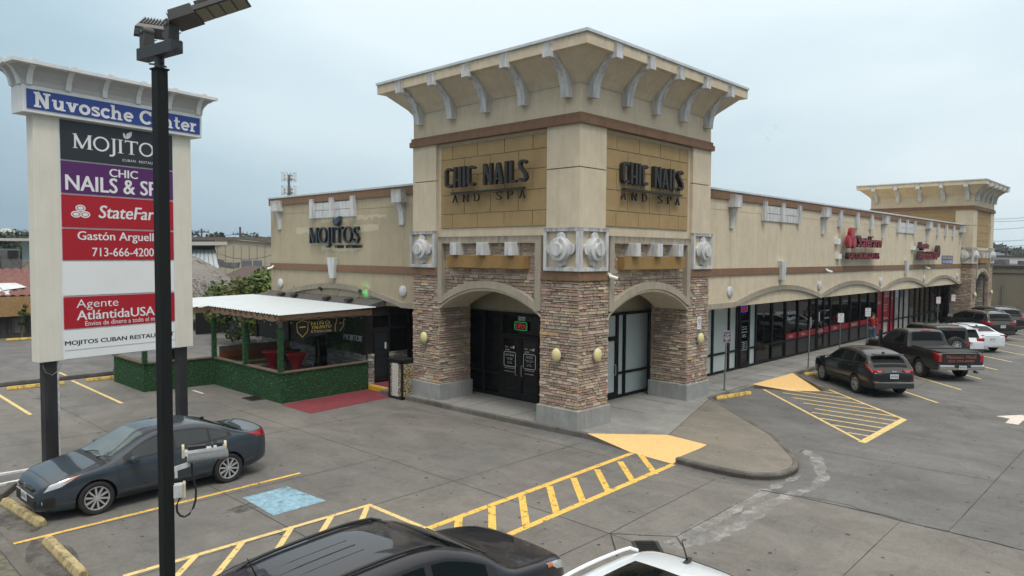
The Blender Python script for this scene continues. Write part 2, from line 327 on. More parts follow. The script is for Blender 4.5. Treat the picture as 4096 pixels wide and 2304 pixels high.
kerb('island_kerb', [(x-.0, y-.0) for x, y in IK], .16, .018, M_kerb, G0-.03, .05)
kerb('walkway_kerb', [(-.37, 8.9), (-.34, 6.5), (-.31, 3.8), (-.21, 1.43), (-.08, -.42)], .15, .004, M_kerb, G0-.03, .02)
kerb('walkway_kerb', [(7.14, -.33), (10.5, -.23)], .15, .004, M_kerb, G0-.03, .02)
kerb('walkway_kerb', [(16.3, -.22), (62, -.22)], .15, .004, M_kerb, G0-.03, .02)
kerb('walkway_kerb', [(12.0, -2.5), (14.7, -.23), (16.3, -.22)], .15, .01, M_kerb, G0-.03, .03)
# ramps (yellow): a level edge falling to the lot
b = MB(); b.add([(-.07,-.42,.004), (1.41,-2.09,.004), (1.24,-3.38,.004), (-.5,-3.40,G0+.004), (-.36,-2.07,G0+.004), (-.5,-3.40,G0-.1), (1.24,-3.38,G0-.1)], [(0,4,1), (4,3,2,1), (3,5,6,2)]); struct(b.build('kerb_ramp', M_ramp, fix=False))
b = MB(); b.add([(-.07,-.42,.0), (-.36,-2.07,G0+.003), (-.07,-.42,G0-.03), (-.36,-2.07,G0-.03)], [(0,1,3,2)]); struct(b.build('ramp_side', M_kerb, fix=False))
b = MB(); b.add([(10.66,-.20,.005), (14.6,-.21,.005), (12.02,-2.48,G0+.004), (11.2,-1.4,G0+.004)], [(0,3,2,1)])
b.add([(10.66,-.2,0), (11.2,-1.4,G0+.003), (10.66,-.2,G0-.03), (11.2,-1.4,G0-.03)], [(0,1,3,2)], 1); struct(b.build('kerb_ramp', [M_ramp, M_kerb], fix=False))
for x in [3.3, 5.2]+[8.4+1.52*i for i in range(27)]:
    struct(MB().box((x, -.05, .0005), (x+.012, 1.98, .0045)).build('walkway_joint', M_joint))
struct(MB().box((7.5, .95, .001), (48, .962, .005)).build('walkway_joint', M_joint))
for y in (.6, 2.6, 4.6, 6.4): struct(MB().box((-.2, y, .0005), (1.98, y+.012, .0045)).build('walkway_joint', M_joint))
# ------------------------------------------------------------------ painted markings
ZP = G0+.004
def stripe(b, p, q, wd, z=ZP):
    p, q = V(p), V(q); d = (q-p).normalized(); n = V((-d.y, d.x))*wd/2
    b.poly([(*(p-n), z), (*(q-n), z), (*(q+n), z), (*(p+n), z)])
def marking(name, segs, m, wd=.1):
    b = MB()
    for i, s in enumerate(segs): stripe(b, s[0], s[1], s[2] if len(s) > 2 else wd, ZP+.0015*(i > 1)+.0003*i)
    return struct(b.build(name, m, fix=False))
marking('parking_line', [((-13.0, 2.26), (-7.34, 2.40))], M_yel, .1)
marking('access_aisle', [((-12.1, -.47), (-7.42, -.53)), ((-7.46, -.5), (-7.46, -3.2)), ((-9.16, -.47), (-11.6, -3.1)), ((-8.32, -.5), (-10.9, -3.1)), ((-7.5, -.53), (-9.9, -3.1)), ((-10.13, -.49), (-12.4, -2.9)), ((-10.97, -.5), (-12.4, -2.0))], M_yel2, .11)
marking('crosswalk', [((-9.0, -2.4), (-.40, -2.14)), ((-9.0, -3.72), (-.52, -3.43))]+[((x, -2.36), (x-1.17, -3.56)) for x in (-.35, -1.25, -2.2, -3.1, -3.95, -4.85, -5.75, -6.65, -7.55, -8.4)], M_yel, .15)
marking('access_aisle', [((10.75, -.62), (5.08, -6.07)), ((5.05, -6.04), (9.05, -6.02), .2), ((9.0, -6.05), (12.5, -2.45))]+[((5.93+.664*i, a), (5.94+.664*i, -6.0 if i < 4 else max(-6.0, -6.0+(5.94+.664*i-9.01)*1.03))) for i, a in enumerate((-5.36, -4.68, -4.05, -3.55, -3.3-.1, -2.75, -2.1, -1.45, -.85, -1.1, -1.8, -2.3)[:10])], M_yel2, .1)
for x in (12.75, 16.25, 19.75, 23.2, 26.7, 30.2, 33.9, 37.4, 41): marking('parking_line', [((x, -6.1), (x+5.4, -.75))], M_yel2, .1)
marking('parking_line', [((-10.15, 19.4), (-10.17, 13.77))], M_yel2, .11); marking('parking_line', [((-7.46, 19.6), (-7.56, 13.62))], M_yel2, .11)
marking('parking_line', [((-4.9, 13.4), (-4.9, 14.3))], M_wht, .1)
for x in (-7.27, -10.0, -12.6): marking('parking_line', [((x, 20.6), (x, 25))], M_yel2, .1)
for x in (-9.4, -12.2): marking('parking_line', [((x, 29), (x+.3, 34))], M_yel2, .1)
sheet('accessible_bay', [(-8.05, 1.72), (-7.95, .32), (-9.13, .31), (-9.07, 1.71)], ZP, M_blue)
sheet('arrow_marking', [(11.71, -8.02), (12.55, -8.60), (11.57, -9.4), (11.57, -8.77), (10.77, -8.77), (10.77, -8.43), (11.57, -8.42)], ZP, M_wht)
def streak(pts):
    b = MB(); L = [V(p[:2]) for p in pts]; W = [p[2] for p in pts]; rows = []
    for i in range((len(L)-1)*8+1):
        k, t = min(i//8, len(L)-2), i/8-min(i//8, len(L)-2); d = (L[k+1]-L[k]).normalized(); n = V((-d.y, d.x)); w_ = W[k]*(1-t)+W[k+1]*t; p = L[k].lerp(L[k+1], t)
        rows.append([(*(p+n*(w_*.5+random.uniform(-.05, .05))), ZP-.002), (*(p-n*(w_*.5+random.uniform(-.06, .06))), ZP-.002)])
    b.grid(rows); return struct(b.build('lime_streak', M_stain, fix=False))
streak([(2.7, -4.95, .1), (3.05, -5.15, .3), (2.75, -5.65, .35), (1.9, -6.05, .3), (1.0, -6.5, .25), (.1, -6.62, .2), (-.8, -6.4, .25), (-2.0, -6.35, .35), (-3.2, -6.45, .35), (-4.2, -6.3, .4), (-4.9, -6.1, .2)])
streak([(.9, -6.05, .06), (.1, -5.98, .15), (-.8, -5.92, .18), (-2.4, -5.98, .22), (-4.2, -6.0, .3), (-4.9, -5.95, .15)])
def crackline(pts, wd=.018, jit=.05, seg=.35):
    b = MB(); P = [V(p) for p in pts]; L = [P[0]]
    for p, q in zip(P, P[1:]):
        n = max(1, int((q-p).length/seg))
        for i in range(1, n+1): L.append(p.lerp(q, i/n)+V((random.uniform(-jit, jit), random.uniform(-jit, jit)))*(i < n))
    for i in range(len(L)-1):
        d = (L[i+1]-L[i]).normalized(); n = V((-d.y, d.x)); w0, w1 = wd*random.uniform(.3, .7), wd*random.uniform(.3, .7)
        b.poly([(*(L[i]-n*w0), ZP-.0013), (*(L[i+1]-n*w1), ZP-.0013), (*(L[i+1]+n*w1), ZP-.0013), (*(L[i]+n*w0), ZP-.0013)])
    return struct(b.build('pavement_joint', M_joint, fix=False))
crackline([(-.85, -5.84), (-.7, -6.6), (-.62, -8.2), (-.66, -9.4), (-.7, -14)], .05, .05)
crackline([(-.66, -5.9), (-.5, -7.2), (-.6, -8.6)], .02, .07)
for p, q in (((-.65, -9.4), (7.6, -9.4)), ((-.74, -8.6), (-4, -8.66)), ((-5.23, -4.95), (-5.2, -3.4)), ((-5.2, -3.4), (-5.25, 12)), ((-5.2, -4.92), (-.85, -4.74)), ((-.85, -5.84), (-4.48, -5.88)),
             ((-9.2, 18.7), (-9.22, 3)), ((-9.22, 3), (-9.25, -4)), ((-13, 2.2), (-5.2, 2.1)), ((-12.9, -.62), (-.5, -.55)), ((-13, 9.9), (-3.9, 9.7)), ((-13, 6.4), (-.5, 6.3)), ((-1, 6.3), (-1.1, -2)), ((6.5, -4.6), (24, -4.7)), ((7.6, -9.4), (26, -9.5)), ((3.4, -5), (3.6, -9.4)),
             ((-13, 14.2), (-6.4, 14.1)), ((12.5, -4.6), (12.4, -13)), ((20, -4.6), (20, -13)), ((-13, -4.9), (-5.2, -4.92)), ((-5.23, -4.95), (-5.6, -12))): crackline([p, q], .016, .012, 1)
crackline([(-5.2, -4.94), (-4.48, -5.88), (-4.84, -6.25)], .03, .01); crackline([(-5.22, -4.94), (-5.96, -5.62)], .03, .01)
for k, (x, y, rx, ry) in enumerate(((-12.7, 1.0, .35, 1.2), (-12.6, 3.6, .4, .9), (-9.3, 1.1, .45, .2), (12.6, -4.3, .5, .3), (19.3, -4.9, .6, .35), (-9.0, 16.4, .5, .35))):
    o_ = MB().poly([(x+rx*cos(2*pi*i/20)*random.uniform(.75, 1.15), y+ry*sin(2*pi*i/20)*random.uniform(.75, 1.15), ZP-.0028) for i in range(20)]).build('oil_stain', M_oil, fix=False); struct(o_)
def grate(loc, ang, l, wdt, lab):
    t = thing('drain_grate', (*loc, G0), lab, 'drain grate', 'storm drain grates in the lot', radians(ang), True)
    b = MB(); 
    for s in (-1, 1): b.box((-l/2, s*wdt/2-.03, .004), (l/2, s*wdt/2+.03, .016)); b.box((s*l/2-.03, -wdt/2+.03, .004), (s*l/2+.03, wdt/2-.03, .016))
    b.build('frame', M_joint, t)
    b = MB(); n = int(l/.09)
    for i in range(1, n): b.box((-l/2+i*l/n-.02, -wdt/2+.03, .005), (-l/2+i*l/n+.02, wdt/2-.03, .013))
    b.build('bars', M_black, t)
    MB().box((-l/2+.03, -wdt/2+.03, .002), (l/2-.03, wdt/2-.03, .004)).build('pit', M_dark, t)
grate((-5.28, -5.78), 45, .52, .42, 'black iron drain grate beside the white SUV roof'); grate((-4.02, 11.3), 0, .5, .75, 'dark drain grate at the foot of the artificial hedge')
def wheel_stop(p, q, m, lab, hh=.13, wd=.16):
    p, q = V(p), V(q); c = (p+q)/2; L = (q-p).length
    o = MB(); prof = [(-wd/2, 0), (wd/2, 0), (wd/2, hh*.35), (wd*.28, hh), (-wd*.28, hh), (-wd/2, hh*.35)]
    o.grid([[(x, y, z) for y, z in prof] for x in (-L/2+.05, L/2-.05)], wrap=True)
    e1 = [(-L/2, y*.8, z*.75) for y, z in prof]; e2 = [(L/2, y*.8, z*.75) for y, z in prof]
    n = len(prof); o.add([(-L/2+.05, y, z) for y, z in prof]+e1, [(i, (i+1)%n, n+(i+1)%n, n+i) for i in range(n)]+[tuple(range(n, 2*n))]); o.add([(L/2-.05, y, z) for y, z in prof]+e2, [(i, (i+1)%n, n+(i+1)%n, n+i) for i in range(n)]+[tuple(range(n, 2*n))])
    b = o.build('wheel_stop', m, bevel=.012); b.location = (c.x, c.y, G0); b.rotation_euler = (0, 0, atan2(q.y-p.y, q.x-p.x)); tag(b, lab, 'wheel stop', 'wheel stops in the lot')
wheel_stop((-12.57, 1.88), (-12.57, -.1), M_stopw, 'mossy worn wheel stop by the street kerb, nearest the light pole', .14, .2)
wheel_stop((-12.63, 4.75), (-12.43, 2.82), M_stopw, 'mossy worn wheel stop under the nose of the grey sedan', .14, .2)
wheel_stop((7.57, -.3), (9.41, -.72), M_stopy, 'chipped yellow wheel stop beside the kerb island')
wheel_stop((15.2, -.42), (16.6, -1.85), M_stopy, 'yellow wheel stop just ahead of the dark crossover')
wheel_stop((-9.75, 19.0), (-7.9, 18.9), M_stopy, 'yellow wheel stop partly behind the left sign leg')
wheel_stop((-7.15, 18.95), (-5.4, 18.9), M_stopy, 'yellow wheel stop running behind the artificial hedge')
wheel_stop((-6.3, 36.4), (-4.2, 36.3), M_stopy, 'yellow wheel stop before the boarded red-roofed shop')
for x in (19.2, 22.7, 26.2): wheel_stop((x, -.45), (x+1.3, -1.75), M_stopy, 'yellow wheel stop hidden ahead of the vehicles parked at an angle')
# ------------------------------------------------------------------ the shopping centre
BLD = thing('shopping_center', (2, 2, 0), 'cream stucco strip mall with a stone-piered corner tower and a long shopfront wing', 'building')
def fR(x0=0, y0=0): return lambda s, d, z: (x0+s, y0+d, z)
def fL(x0=0, y0=0): return lambda s, d, z: (x0+d, y0+s, z)
STONES = [((.35,.285,.22), 5), ((.28,.225,.18), 5), ((.42,.345,.26), 5), ((.26,.185,.155), 5), ((.31,.18,.155), 4), ((.40,.27,.13), 1.6), ((.20,.17,.145), 2), ((.46,.40,.31), 2), ((.24,.21,.155), 3)]
GREYS = [((.33,.31,.27), 4), ((.24,.22,.20), 4), ((.40,.37,.32), 3), ((.19,.18,.17), 3), ((.29,.24,.2), 2)]
def stonecol(pal):
    c = random.choices([p[0] for p in pal], [p[1] for p in pal])[0]; g = random.uniform(.88, 1.12); m_ = (.32, .25, .195) if pal is STONES else c; return tuple((q*.72+n_*.28)*g for q, n_ in zip(c, m_))
def stones(b, s0, s1, z0, z1, d, clip=None, pal=STONES, hmin=.055, hmax=.115, lmax=.42, thick=.05, ends=(0, 0)):
    """courses of ledge stone on a facade, each stone its own height, length and projection"""
    z = z0
    while z < z1-.01:
        h = min(random.uniform(hmin, hmax), z1-z)
        if z1-z-h < hmin*.6: h = z1-z
        s = s0-random.uniform(0, ends[0]) if ends[0] else s0; E = s1+(random.uniform(0, ends[1]) if ends[1] else 0)
        while s < E-.01:
            l = min(random.uniform(.13, lmax), E-s)
            if E-s-l < .1: l = E-s
            if not clip or clip(s+l/2, z+h*.25):
                p = random.uniform(.0, .038); g = .006
                c = stonecol(pal); j = random.uniform(-.006, .006)
                b.add([(s+g, d, z+g), (s+l-g, d, z+g), (s+l-g, d, z+h-g), (s+g, d, z+h-g), (s+g+.004, d-thick-p, z+g+.004+j), (s+l-g-.004, d-thick-p, z+g+.004-j), (s+l-g-.004, d-thick-p+.008, z+h-g-.004), (s+g+.004, d-thick-p+.006, z+h-g-.004)],
                      [(4,5,6,7), (0,1,5,4), (1,2,6,5), (2,3,7,6), (3,0,4,7)], 0, c)
            s += l
        z += h
SPAN = 7.44
ARC = dict(c=3.72, s0=1.40, s1=6.04, z0=3.42, zt=4.13)
def arch_z(s, up=0):
    """segmental arch curve: lower edge of the trim over the tower opening"""
    h = .72; x = (s-3.72)/2.32; r = (2.32**2+h*h)/(2*h); return 3.20+up+sqrt(max(r*r-(x*2.32)**2, 0))-r+h
def tower(x0, y0, faces, full=True):
    # plain core behind the facades
    zc = 4.3
    b = MB(); b.box((x0+.12, y0+.12, zc), (x0+SPAN-.12, y0+SPAN-.12, 8.8)); b.box((x0+.02, y0+.02, 8.75), (x0+SPAN-.02, y0+SPAN-.02, 10.4)); b.build('tower_wall', M_cream, BLD)
    # corner piers (square), stone below the brown band, plaster above
    for ci, (px, py) in enumerate(((0, 0), (SPAN-1.44, 0), (0, SPAN-1.44), (SPAN-1.44, SPAN-1.44))):
        if ci == 3: continue
        X, Y = x0+px, y0+py
        b = MB(); b.box((X+.06, Y+.06, .0), (X+1.38, Y+1.38, 4.4), 1)
        for T, o in ((fR(X, Y), 0), (fL(X, Y), 0)):
            b.T = T; stones(b, .0, 1.44, .5, 4.32, .06)
        b.T = lambda s, d, z, X=X, Y=Y: (X+1.44-d, Y+s, z); stones(b, .02, 1.44, .5, 4.32, .06)
        b.T = lambda s, d, z, X=X, Y=Y: (X+s, Y+1.44-d, z); stones(b, .02, 1.44, .5, 4.32, .06)
        b.T = None; b.build('stone_pier', [M_stone, M_gap], BLD, fix=False)
        q = .07
        MB().box((X-q, Y-q, -.02), (X+1.44+q, Y+1.44+q, .555)).build('pier_plinth', M_base, BLD, bevel=.02)
        b = MB(); b.box((X-.05, Y-.05, 4.25), (X+1.44+.03, Y+1.44+.03, 4.50)); b.build('brown_pier_band', M_brown, BLD, bevel=.008)
        b = MB()
        e = 0 if ci != 0 else 0
        b.box((X, Y, 4.48), (X+1.24, Y+1.24, 7.45)) if ci == 0 else b.box((X+(.2 if px else 0), Y+(.2 if py else 0), 4.48), (X+(1.44 if px else 1.24), Y+(1.44 if py else 1.24), 7.45))
        b.box((X+(.2 if px else .0), Y+(.2 if py else 0), 7.475), (X+(1.44 if px else 1.24), Y+(1.44 if py else 1.24), 8.7))
        b.box((X+.215, Y+.215, 7.44), (X+1.2, Y+1.2, 7.48)); b.build('corner_pilaster', M_cream, BLD, bevel=.01)
    # brown band in two steps
    b = MB(); b.box((x0-.09, y0-.09, 8.68), (x0+SPAN+.09, y0+SPAN+.09, 8.86)); b.box((x0-.045, y0-.045, 8.86), (x0+SPAN+.045, y0+SPAN+.045, 8.98)); b.build('brown_tower_band', M_brown, BLD, bevel=.01)
    # cornice: flaring cove, fascia, coping
    b = MB(); rings = []
    for o, z in ((0, 9.80), (.13, 9.98), (.70, 10.50)):
        rings.append([(x0-o, y0-o, z), (x0+SPAN+o, y0-o, z), (x0+SPAN+o, y0+SPAN+o, z), (x0-o, y0+SPAN+o, z)])
    rings.append([(x0-.88, y0-.88, 10.52), (x0+SPAN+.88, y0-.88, 10.52), (x0+SPAN+.88, y0+SPAN+.88, 10.52), (x0-.88, y0+SPAN+.88, 10.52)])
    rings.append([(p[0], p[1], 10.82) for p in rings[-1]])
    b.grid(rings, wrap=True); b.build('cornice', M_cornice, BLD)
    b = MB(); o = .92; b.box((x0-o, y0-o, 10.82), (x0+SPAN+o, y0+SPAN+o, 10.91)); b.build('coping', M_coping, BLD, bevel=.01)
    for nm, T in faces:
        mod = .1
        # recessed field and gold ashlar
        b = MB(T); b.box((1.26, .13, 5.82), (6.05, .16, 8.6)); b.build('ashlar_backing', M_goldbar, BLD)
        b = MB(T); rz = [5.84, 6.31, 6.93, 7.55, 8.12, 8.58]; A = [1.27, 1.86, 3.05, 4.25, 5.45, 6.04]; B = [1.27, 2.45, 3.66, 4.87, 6.04]
        for i in range(5):
            cs = A if i % 2 == 0 else B
            for s0, s1 in zip(cs, cs[1:]): b.box((s0+.012, .085, rz[i]+.012), (s1-.012, .14, rz[i+1]-.012))
        b.build('gold_ashlar', M_gold, BLD, bevel=.008)
        # panel frame over the arch, with the arch trim
        b = MB(T); n = 28
        b.box((1.40, -.06, 3.32), (1.62, .2, 5.34)); b.box((5.82, -.06, 3.32), (6.04, .2, 5.34)); b.box((1.40, -.06, 5.34), (6.04, .2, 5.56))
        lo = [(1.62+(5.82-1.62)*i/n) for i in range(n+1)]
        b.extr([(s, -.058, arch_z(s)+.02) for s in lo]+[(s, -.058, arch_z(s)+.25) for s in lo[::-1]], (0, .25, 0)) if False else None
        for s0, s1 in zip(lo, lo[1:]):
            b.add([(s0, -.058, arch_z(s0)), (s1, -.058, arch_z(s1)), (s1, -.058, arch_z(s1)+.23), (s0, -.058, arch_z(s0)+.23), (s0, .2, arch_z(s0)), (s1, .2, arch_z(s1)), (s1, .2, arch_z(s1)+.23), (s0, .2, arch_z(s0)+.23)], [(0,1,2,3), (0,4,5,1), (3,2,6,7)])
        b.build('arch_frame', M_frameup, BLD, fix=False)
        # cream soffit arch inside the trim, running back to the porch
        b = MB(T); lo2 = [(1.42+(6.02-1.42)*i/n) for i in range(n+1)]; zz = lambda s: arch_z(s)-.085
        for s0, s1 in zip(lo2, lo2[1:]):
            b.add([(s0, .0, zz(s0)), (s1, .0, zz(s1)), (s1, .0, zz(s1)+.1), (s0, .0, zz(s0)+.1), (s0, 1.3, zz(s0)), (s1, 1.3, zz(s1)), (s1, 1.3, 4.45), (s0, 1.3, 4.45)], [(0,1,2,3), (0,4,5,1), (4,7,6,5)])
        b.box((1.2, .02, 3.3), (1.42, .1, 4.28)); b.box((6.02, .02, 3.3), (6.24, .1, 4.28)); b.build('arch_soffit', M_cream, BLD, fix=False)
        b = MB(T); b.box((1.5, .17, 4.05), (5.95, .2, 5.4), 1); stones(b, 1.6, 5.84, 3.4, 5.36, .17, clip=lambda s, z: z > arch_z(s)+.06); b.build('stone_spandrel', [M_stone, M_gap], BLD, fix=False)
        for c in (2.5, 3.74, 5.0): MB(T).box((c-.15, -.30, 4.955), (c+.15, .12, 5.36)).build('dentil_block', M_white, BLD, bevel=.012)
        MB(T).box((1.98, -.17, 4.55), (5.46, .1, 4.95)).build('ochre_bar', M_goldbar, BLD, bevel=.012)
        # medallions on the piers
        for c in (.6, 6.84):
            if nm == 'side' : continue
            b = MB(T)
            for a0, a1 in (((c-.66, 4.52), (c+.66, 4.63)), ((c-.66, 5.66), (c+.66, 5.77)), ((c-.66, 4.63), (c-.55, 5.66)), ((c+.55, 4.63), (c+.66, 5.66))): b.box((a0[0], -.1, a0[1]), (a1[0], .05, a1[1]))
            b.build('medallion_frame', M_medal, BLD, bevel=.01)
            b = MB(T); zc_ = 5.145
            b.lathe([(.36, -.12), (.36, .13), (.33, .135), (.33, .225), (.315, .24), (.2, .245), (.195, .255), (.195, .295), (.18, .31), (0, .31)], (c, 0, zc_), (0, -1, 0), 28)
            for dx, dz in ((0, 1), (0, -1), (1, 0), (-1, 0)):
                ts = [pi*k/10 for k in range(11)]; hw_ = .15
                pr = [(hw_*cos(q), .36+.14*sin(q)) for q in ts]+[(-hw_, .05), (hw_, .05)]
                b.extr([(c+(p if dz else dx*q), .06, zc_+(dz*q if dz else p)) for p, q in pr], (0, -.17, 0))
            b.build('medallion', M_medal, BLD, smooth=40)
        # brackets under the cornice
        for c in (.44, 2.1, 3.72, 5.34, 7.0):
            prof = [(.02, 9.42), (-.2, 9.40)]+[(-.2-.58*(1-cos(a*pi/2/8)), 9.40+.98*sin(a*pi/2/8)) for a in range(1, 9)]+[(-.80, 10.36), (-1.0, 10.36), (-1.0, 10.74), (-.62, 10.74), (-.55, 10.45), (-.1, 9.95), (.02, 9.85)]
            prof = [(-.0+d, z) for d, z in prof]
            MB(T).extr([(c-.14, d, z) for d, z in prof], (.28, 0, 0)).build('cornice_bracket', M_brack, BLD, bevel=.008)
tower(0, 0, (('front', fR()), ('front', fL())))
tower(48.41, 0, (('front', fR(48.41, 0)), ('front', fL(48.41, 0))))
# ---- wings
DW = .75
def wing(T, s0, s1, arches, discs, brackets, groups, strips, keys, cream):
    zb, zt = 2.98, 7.5
    b = MB(T); b.box((s0, DW, 4.36), (s1, 1.05, 6.745)); b.box((s0, DW, 6.765), (s1, 1.05, zt)); b.box((s0, DW+.012, 6.74), (s1, 1.04, 6.77)); b.box((s0, DW+.004, zb), (s1, 1.05, 4.36)); b.build('wing_wall', cream, BLD)
    b = MB(T)
    for x in sorted(set(list(discs)+[k for k in keys])):
        if s0+.3 < x < s1-.2: b.box((x-.008, DW-.0035, zb+.3), (x+.008, DW+.02, 7.17))
    b.build('wall_joint', M_taupe, BLD)
    b = MB(T); b.box((s0, DW-.07, 7.17), (s1+(0 if s1 > 40 else .07), DW+.2, 7.485)); b.build('brown_parapet_band', M_brown, BLD, bevel=.008)
    b = MB(T); b.box((s0, DW-.10, 7.485), (s1+(0 if s1 > 40 else .1), 1.2, 7.565)); b.build('parapet_coping', M_coping, BLD, bevel=.008)
    b = MB(T); b.box((s0, DW-.05, 4.22), (s1, DW+.1, 4.505)); b.build('brown_belt_band', M_brown, BLD, bevel=.008)
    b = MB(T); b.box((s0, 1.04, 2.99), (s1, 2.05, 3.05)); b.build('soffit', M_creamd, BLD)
    # taupe moulding that rises over each arch
    def zed(s):
        for a0, a1 in arches:
            if a0 <= s <= a1:
                u = (s-a0)/(a1-a0)*2-1; return 2.96+.56*max(0, (cos(u*pi*.5)**.9 if abs(u) < 1 else 0))
        return 2.96
    b = MB(T); ns = int((s1-s0)/.18); S = sorted(set([s0+(s1-s0)*i/ns for i in range(ns+1)]+[a for q in arches for a in q]))
    for p, q in zip(S, S[1:]):
        zp, zq = zed(p), zed(q)
        b.add([(p, DW-.09, zp), (q, DW-.09, zq), (q, DW-.09, zq+.2), (p, DW-.09, zp+.2), (p, DW+.02, zp), (q, DW+.02, zq), (q, DW+.02, zq+.2), (p, DW+.02, zp+.2)], [(0,1,2,3), (0,4,5,1), (3,2,6,7)])
    b.build('arch_moulding', M_mould, BLD, fix=False)
    for x in discs: MB(T).lathe([(.21, 0), (.21, .05), (.17, .075), (0, .08)], (x, DW, 3.58), (0, -1, 0), 20).build('wall_disc', M_white, BLD, smooth=35)
    for x in keys:
        MB(T).extr([(x-.16, DW-.16, 3.93), (x+.16, DW-.16, 3.93), (x+.29, DW-.2, 4.80), (x-.29, DW-.2, 4.80)], (0, .2, 0)).build('keystone', M_white, BLD, bevel=.015)
    for x in brackets:
        b = MB(T); b.box((x-.3, DW-.32, 6.88), (x+.3, DW+.02, 7.36)); prof = [(DW+.02, 6.06), (DW-.07, 6.06), (DW-.08, 6.3), (DW-.11, 6.55), (DW-.18, 6.78), (DW-.27, 6.88), (DW+.02, 6.88)]
        b.extr([(x-.14, d, z) for d, z in prof], (.28, 0, 0)); b.build('wall_bracket', M_wbr, BLD, bevel=.012)
    for g0, g1 in groups:
        b = MB(T); b.box((g0, DW-.05, 6.48), (g1, DW+.01, 6.79)); b.box((g0, DW-.05, 6.81), (g1, DW+.01, 7.12))
        for x in (g0, (g0+g1)/2, g1): b.box((x-.13, DW-.17, 6.47), (x+.13, DW+.012, 7.30))
        b.build('relief_panel', M_wbr, BLD, bevel=.01)
    for x in strips: MB(T).box((x-.17, DW-.16, 6.5), (x+.17, DW+.02, 7.33)).build('pilaster_strip', M_wbr, BLD, bevel=.01)
AR = [(10.87, 19.82), (19.82, 29.06), (29.06, 38.47), (38.47, 47.3)]
wing(fR(), 7.44, 48.41, AR, (10.5, 19.7, 29.0, 38.15, 47.3), (10.5, 19.95, 29.1, 38.4, 47.65), ((13.3, 16.9), (31.9, 35.3)), (22.1, 24.6, 26.9, 41.0, 43.2, 45.4), (15.2, 33.8), M_cream)
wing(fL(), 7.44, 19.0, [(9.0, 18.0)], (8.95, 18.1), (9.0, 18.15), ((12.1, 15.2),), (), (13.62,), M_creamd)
# patches of older, paler plaster behind the restaurant letters
b = MB(fL())
for kk, (s0, s1, z0, z1) in enumerate(((11.2, 14.6, 6.36, 6.5), (10.0, 12.5, 6.38, 6.5), (15.4, 16.7, 5.85, 6.1), (10.5, 12.2, 5.85, 6.12), (11.6, 14.6, 5.12, 5.28), (12.6, 14.5, 5.6, 6.0))):
    n = 16; dd = DW-.003-.0015*kk; b.grid([[(s0+(s1-s0)*i/n, dd, z0+random.uniform(-.09, .05)), (s0+(s1-s0)*i/n, dd, z1+random.uniform(-.02, .03))] for i in range(n+1)])
b.build('plaster_patch', mat('pale_plaster', (.52,.46,.33), .9, var=.06), BLD, fix=False)
# body of the building behind the facades
b = MB(); b.box((.95, 1.0, 6.9), (48.4, 19, 7.0)); b.box((1.07, 18.75, -.1), (48.41, 18.99, 7.48)); b.box((55.0, 7.5, -.1), (55.3, 19, 7.4)); b.box((48.4, 18.75, -.1), (55.3, 19, 7.4)); b.box((48.4, 7.4, 6.9), (55.3, 19, 7.0)); b.build('rear_wall', M_creamd, BLD)
MB().box((2.3, 2.3, .0), (54.9, 18.7, 3.4)).build('interior', M_dark, BLD)
MB().box((50.0, 1.9, 0), (54.8, 2.2, 4.5)).build('porch_wall', M_dark, BLD)
# stone return walls of the far porch
b = MB(); b.box((53.6, .1, 0), (53.7, 5, 4.3), 1); b.T = lambda s, d, z: (53.6-.06+d, s, z); stones(b, .2, 5, 0, 4.2, .06, pal=GREYS, thick=.03); b.T = None; b.build('porch_stone_wall', [M_stone, M_gap], BLD, fix=False)
# ---- porch glazing: cream panel, frame bars and panes
def glazing(T, s0, s1, bars, panes, z1=3.0, rail=.86, dark=True, rails=(), name='shopfront'):
    wd = .06
    fr = MB(T)
    fr.box((s0, 1.93, 0), (s1, 2.05, .1)); fr.box((s0, 1.93, z1-.1), (s1, 2.05, z1))
    for x in bars: fr.box((x-wd, 1.92, .1), (x+wd, 2.06, z1-.1))
    for a, c, z in rails: fr.box((a+wd, 1.935, z-.04), (c-wd, 2.05, z+.04))
    f = fr.build('window_frame', M_black, BLD)
    for a, c, m in panes:
        MB(T).box((a+wd, 1.99, .1), (c-wd, 2.02, z1-.1)).build('pane', m, f)
    return f
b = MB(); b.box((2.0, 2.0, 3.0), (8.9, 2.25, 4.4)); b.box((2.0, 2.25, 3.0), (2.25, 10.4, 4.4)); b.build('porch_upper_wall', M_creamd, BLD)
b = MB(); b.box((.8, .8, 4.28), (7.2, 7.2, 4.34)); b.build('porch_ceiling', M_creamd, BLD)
glazing(fR(), 2.06, 8.3, (2.12, 3.1, 4.64, 5.08, 6.66, 8.1), ((2.12, 3.1, M_frost), (3.1, 4.64, M_frost), (4.64, 5.08, M_frost), (5.08, 6.66, M_frost), (6.66, 8.1, M_frost)), rails=((4.64, 5.08, .86), (5.08, 6.66, .86), (6.66, 8.1, .86), (3.1, 4.64, 2.14)))
glazing(fL(), 2.06, 10.3, (2.12, 3.12, 4.97, 5.85, 7.3, 8.6, 10.2), ((2.12, 3.12, M_glass), (3.12, 4.97, M_glass), (4.97, 5.85, M_glass), (5.85, 7.3, M_glass), (7.3, 8.6, M_glass), (8.6, 10.2, M_glass)), rails=((3.12, 4.97, 2.2), (4.97, 5.85, .8), (5.85, 7.3, .8)))
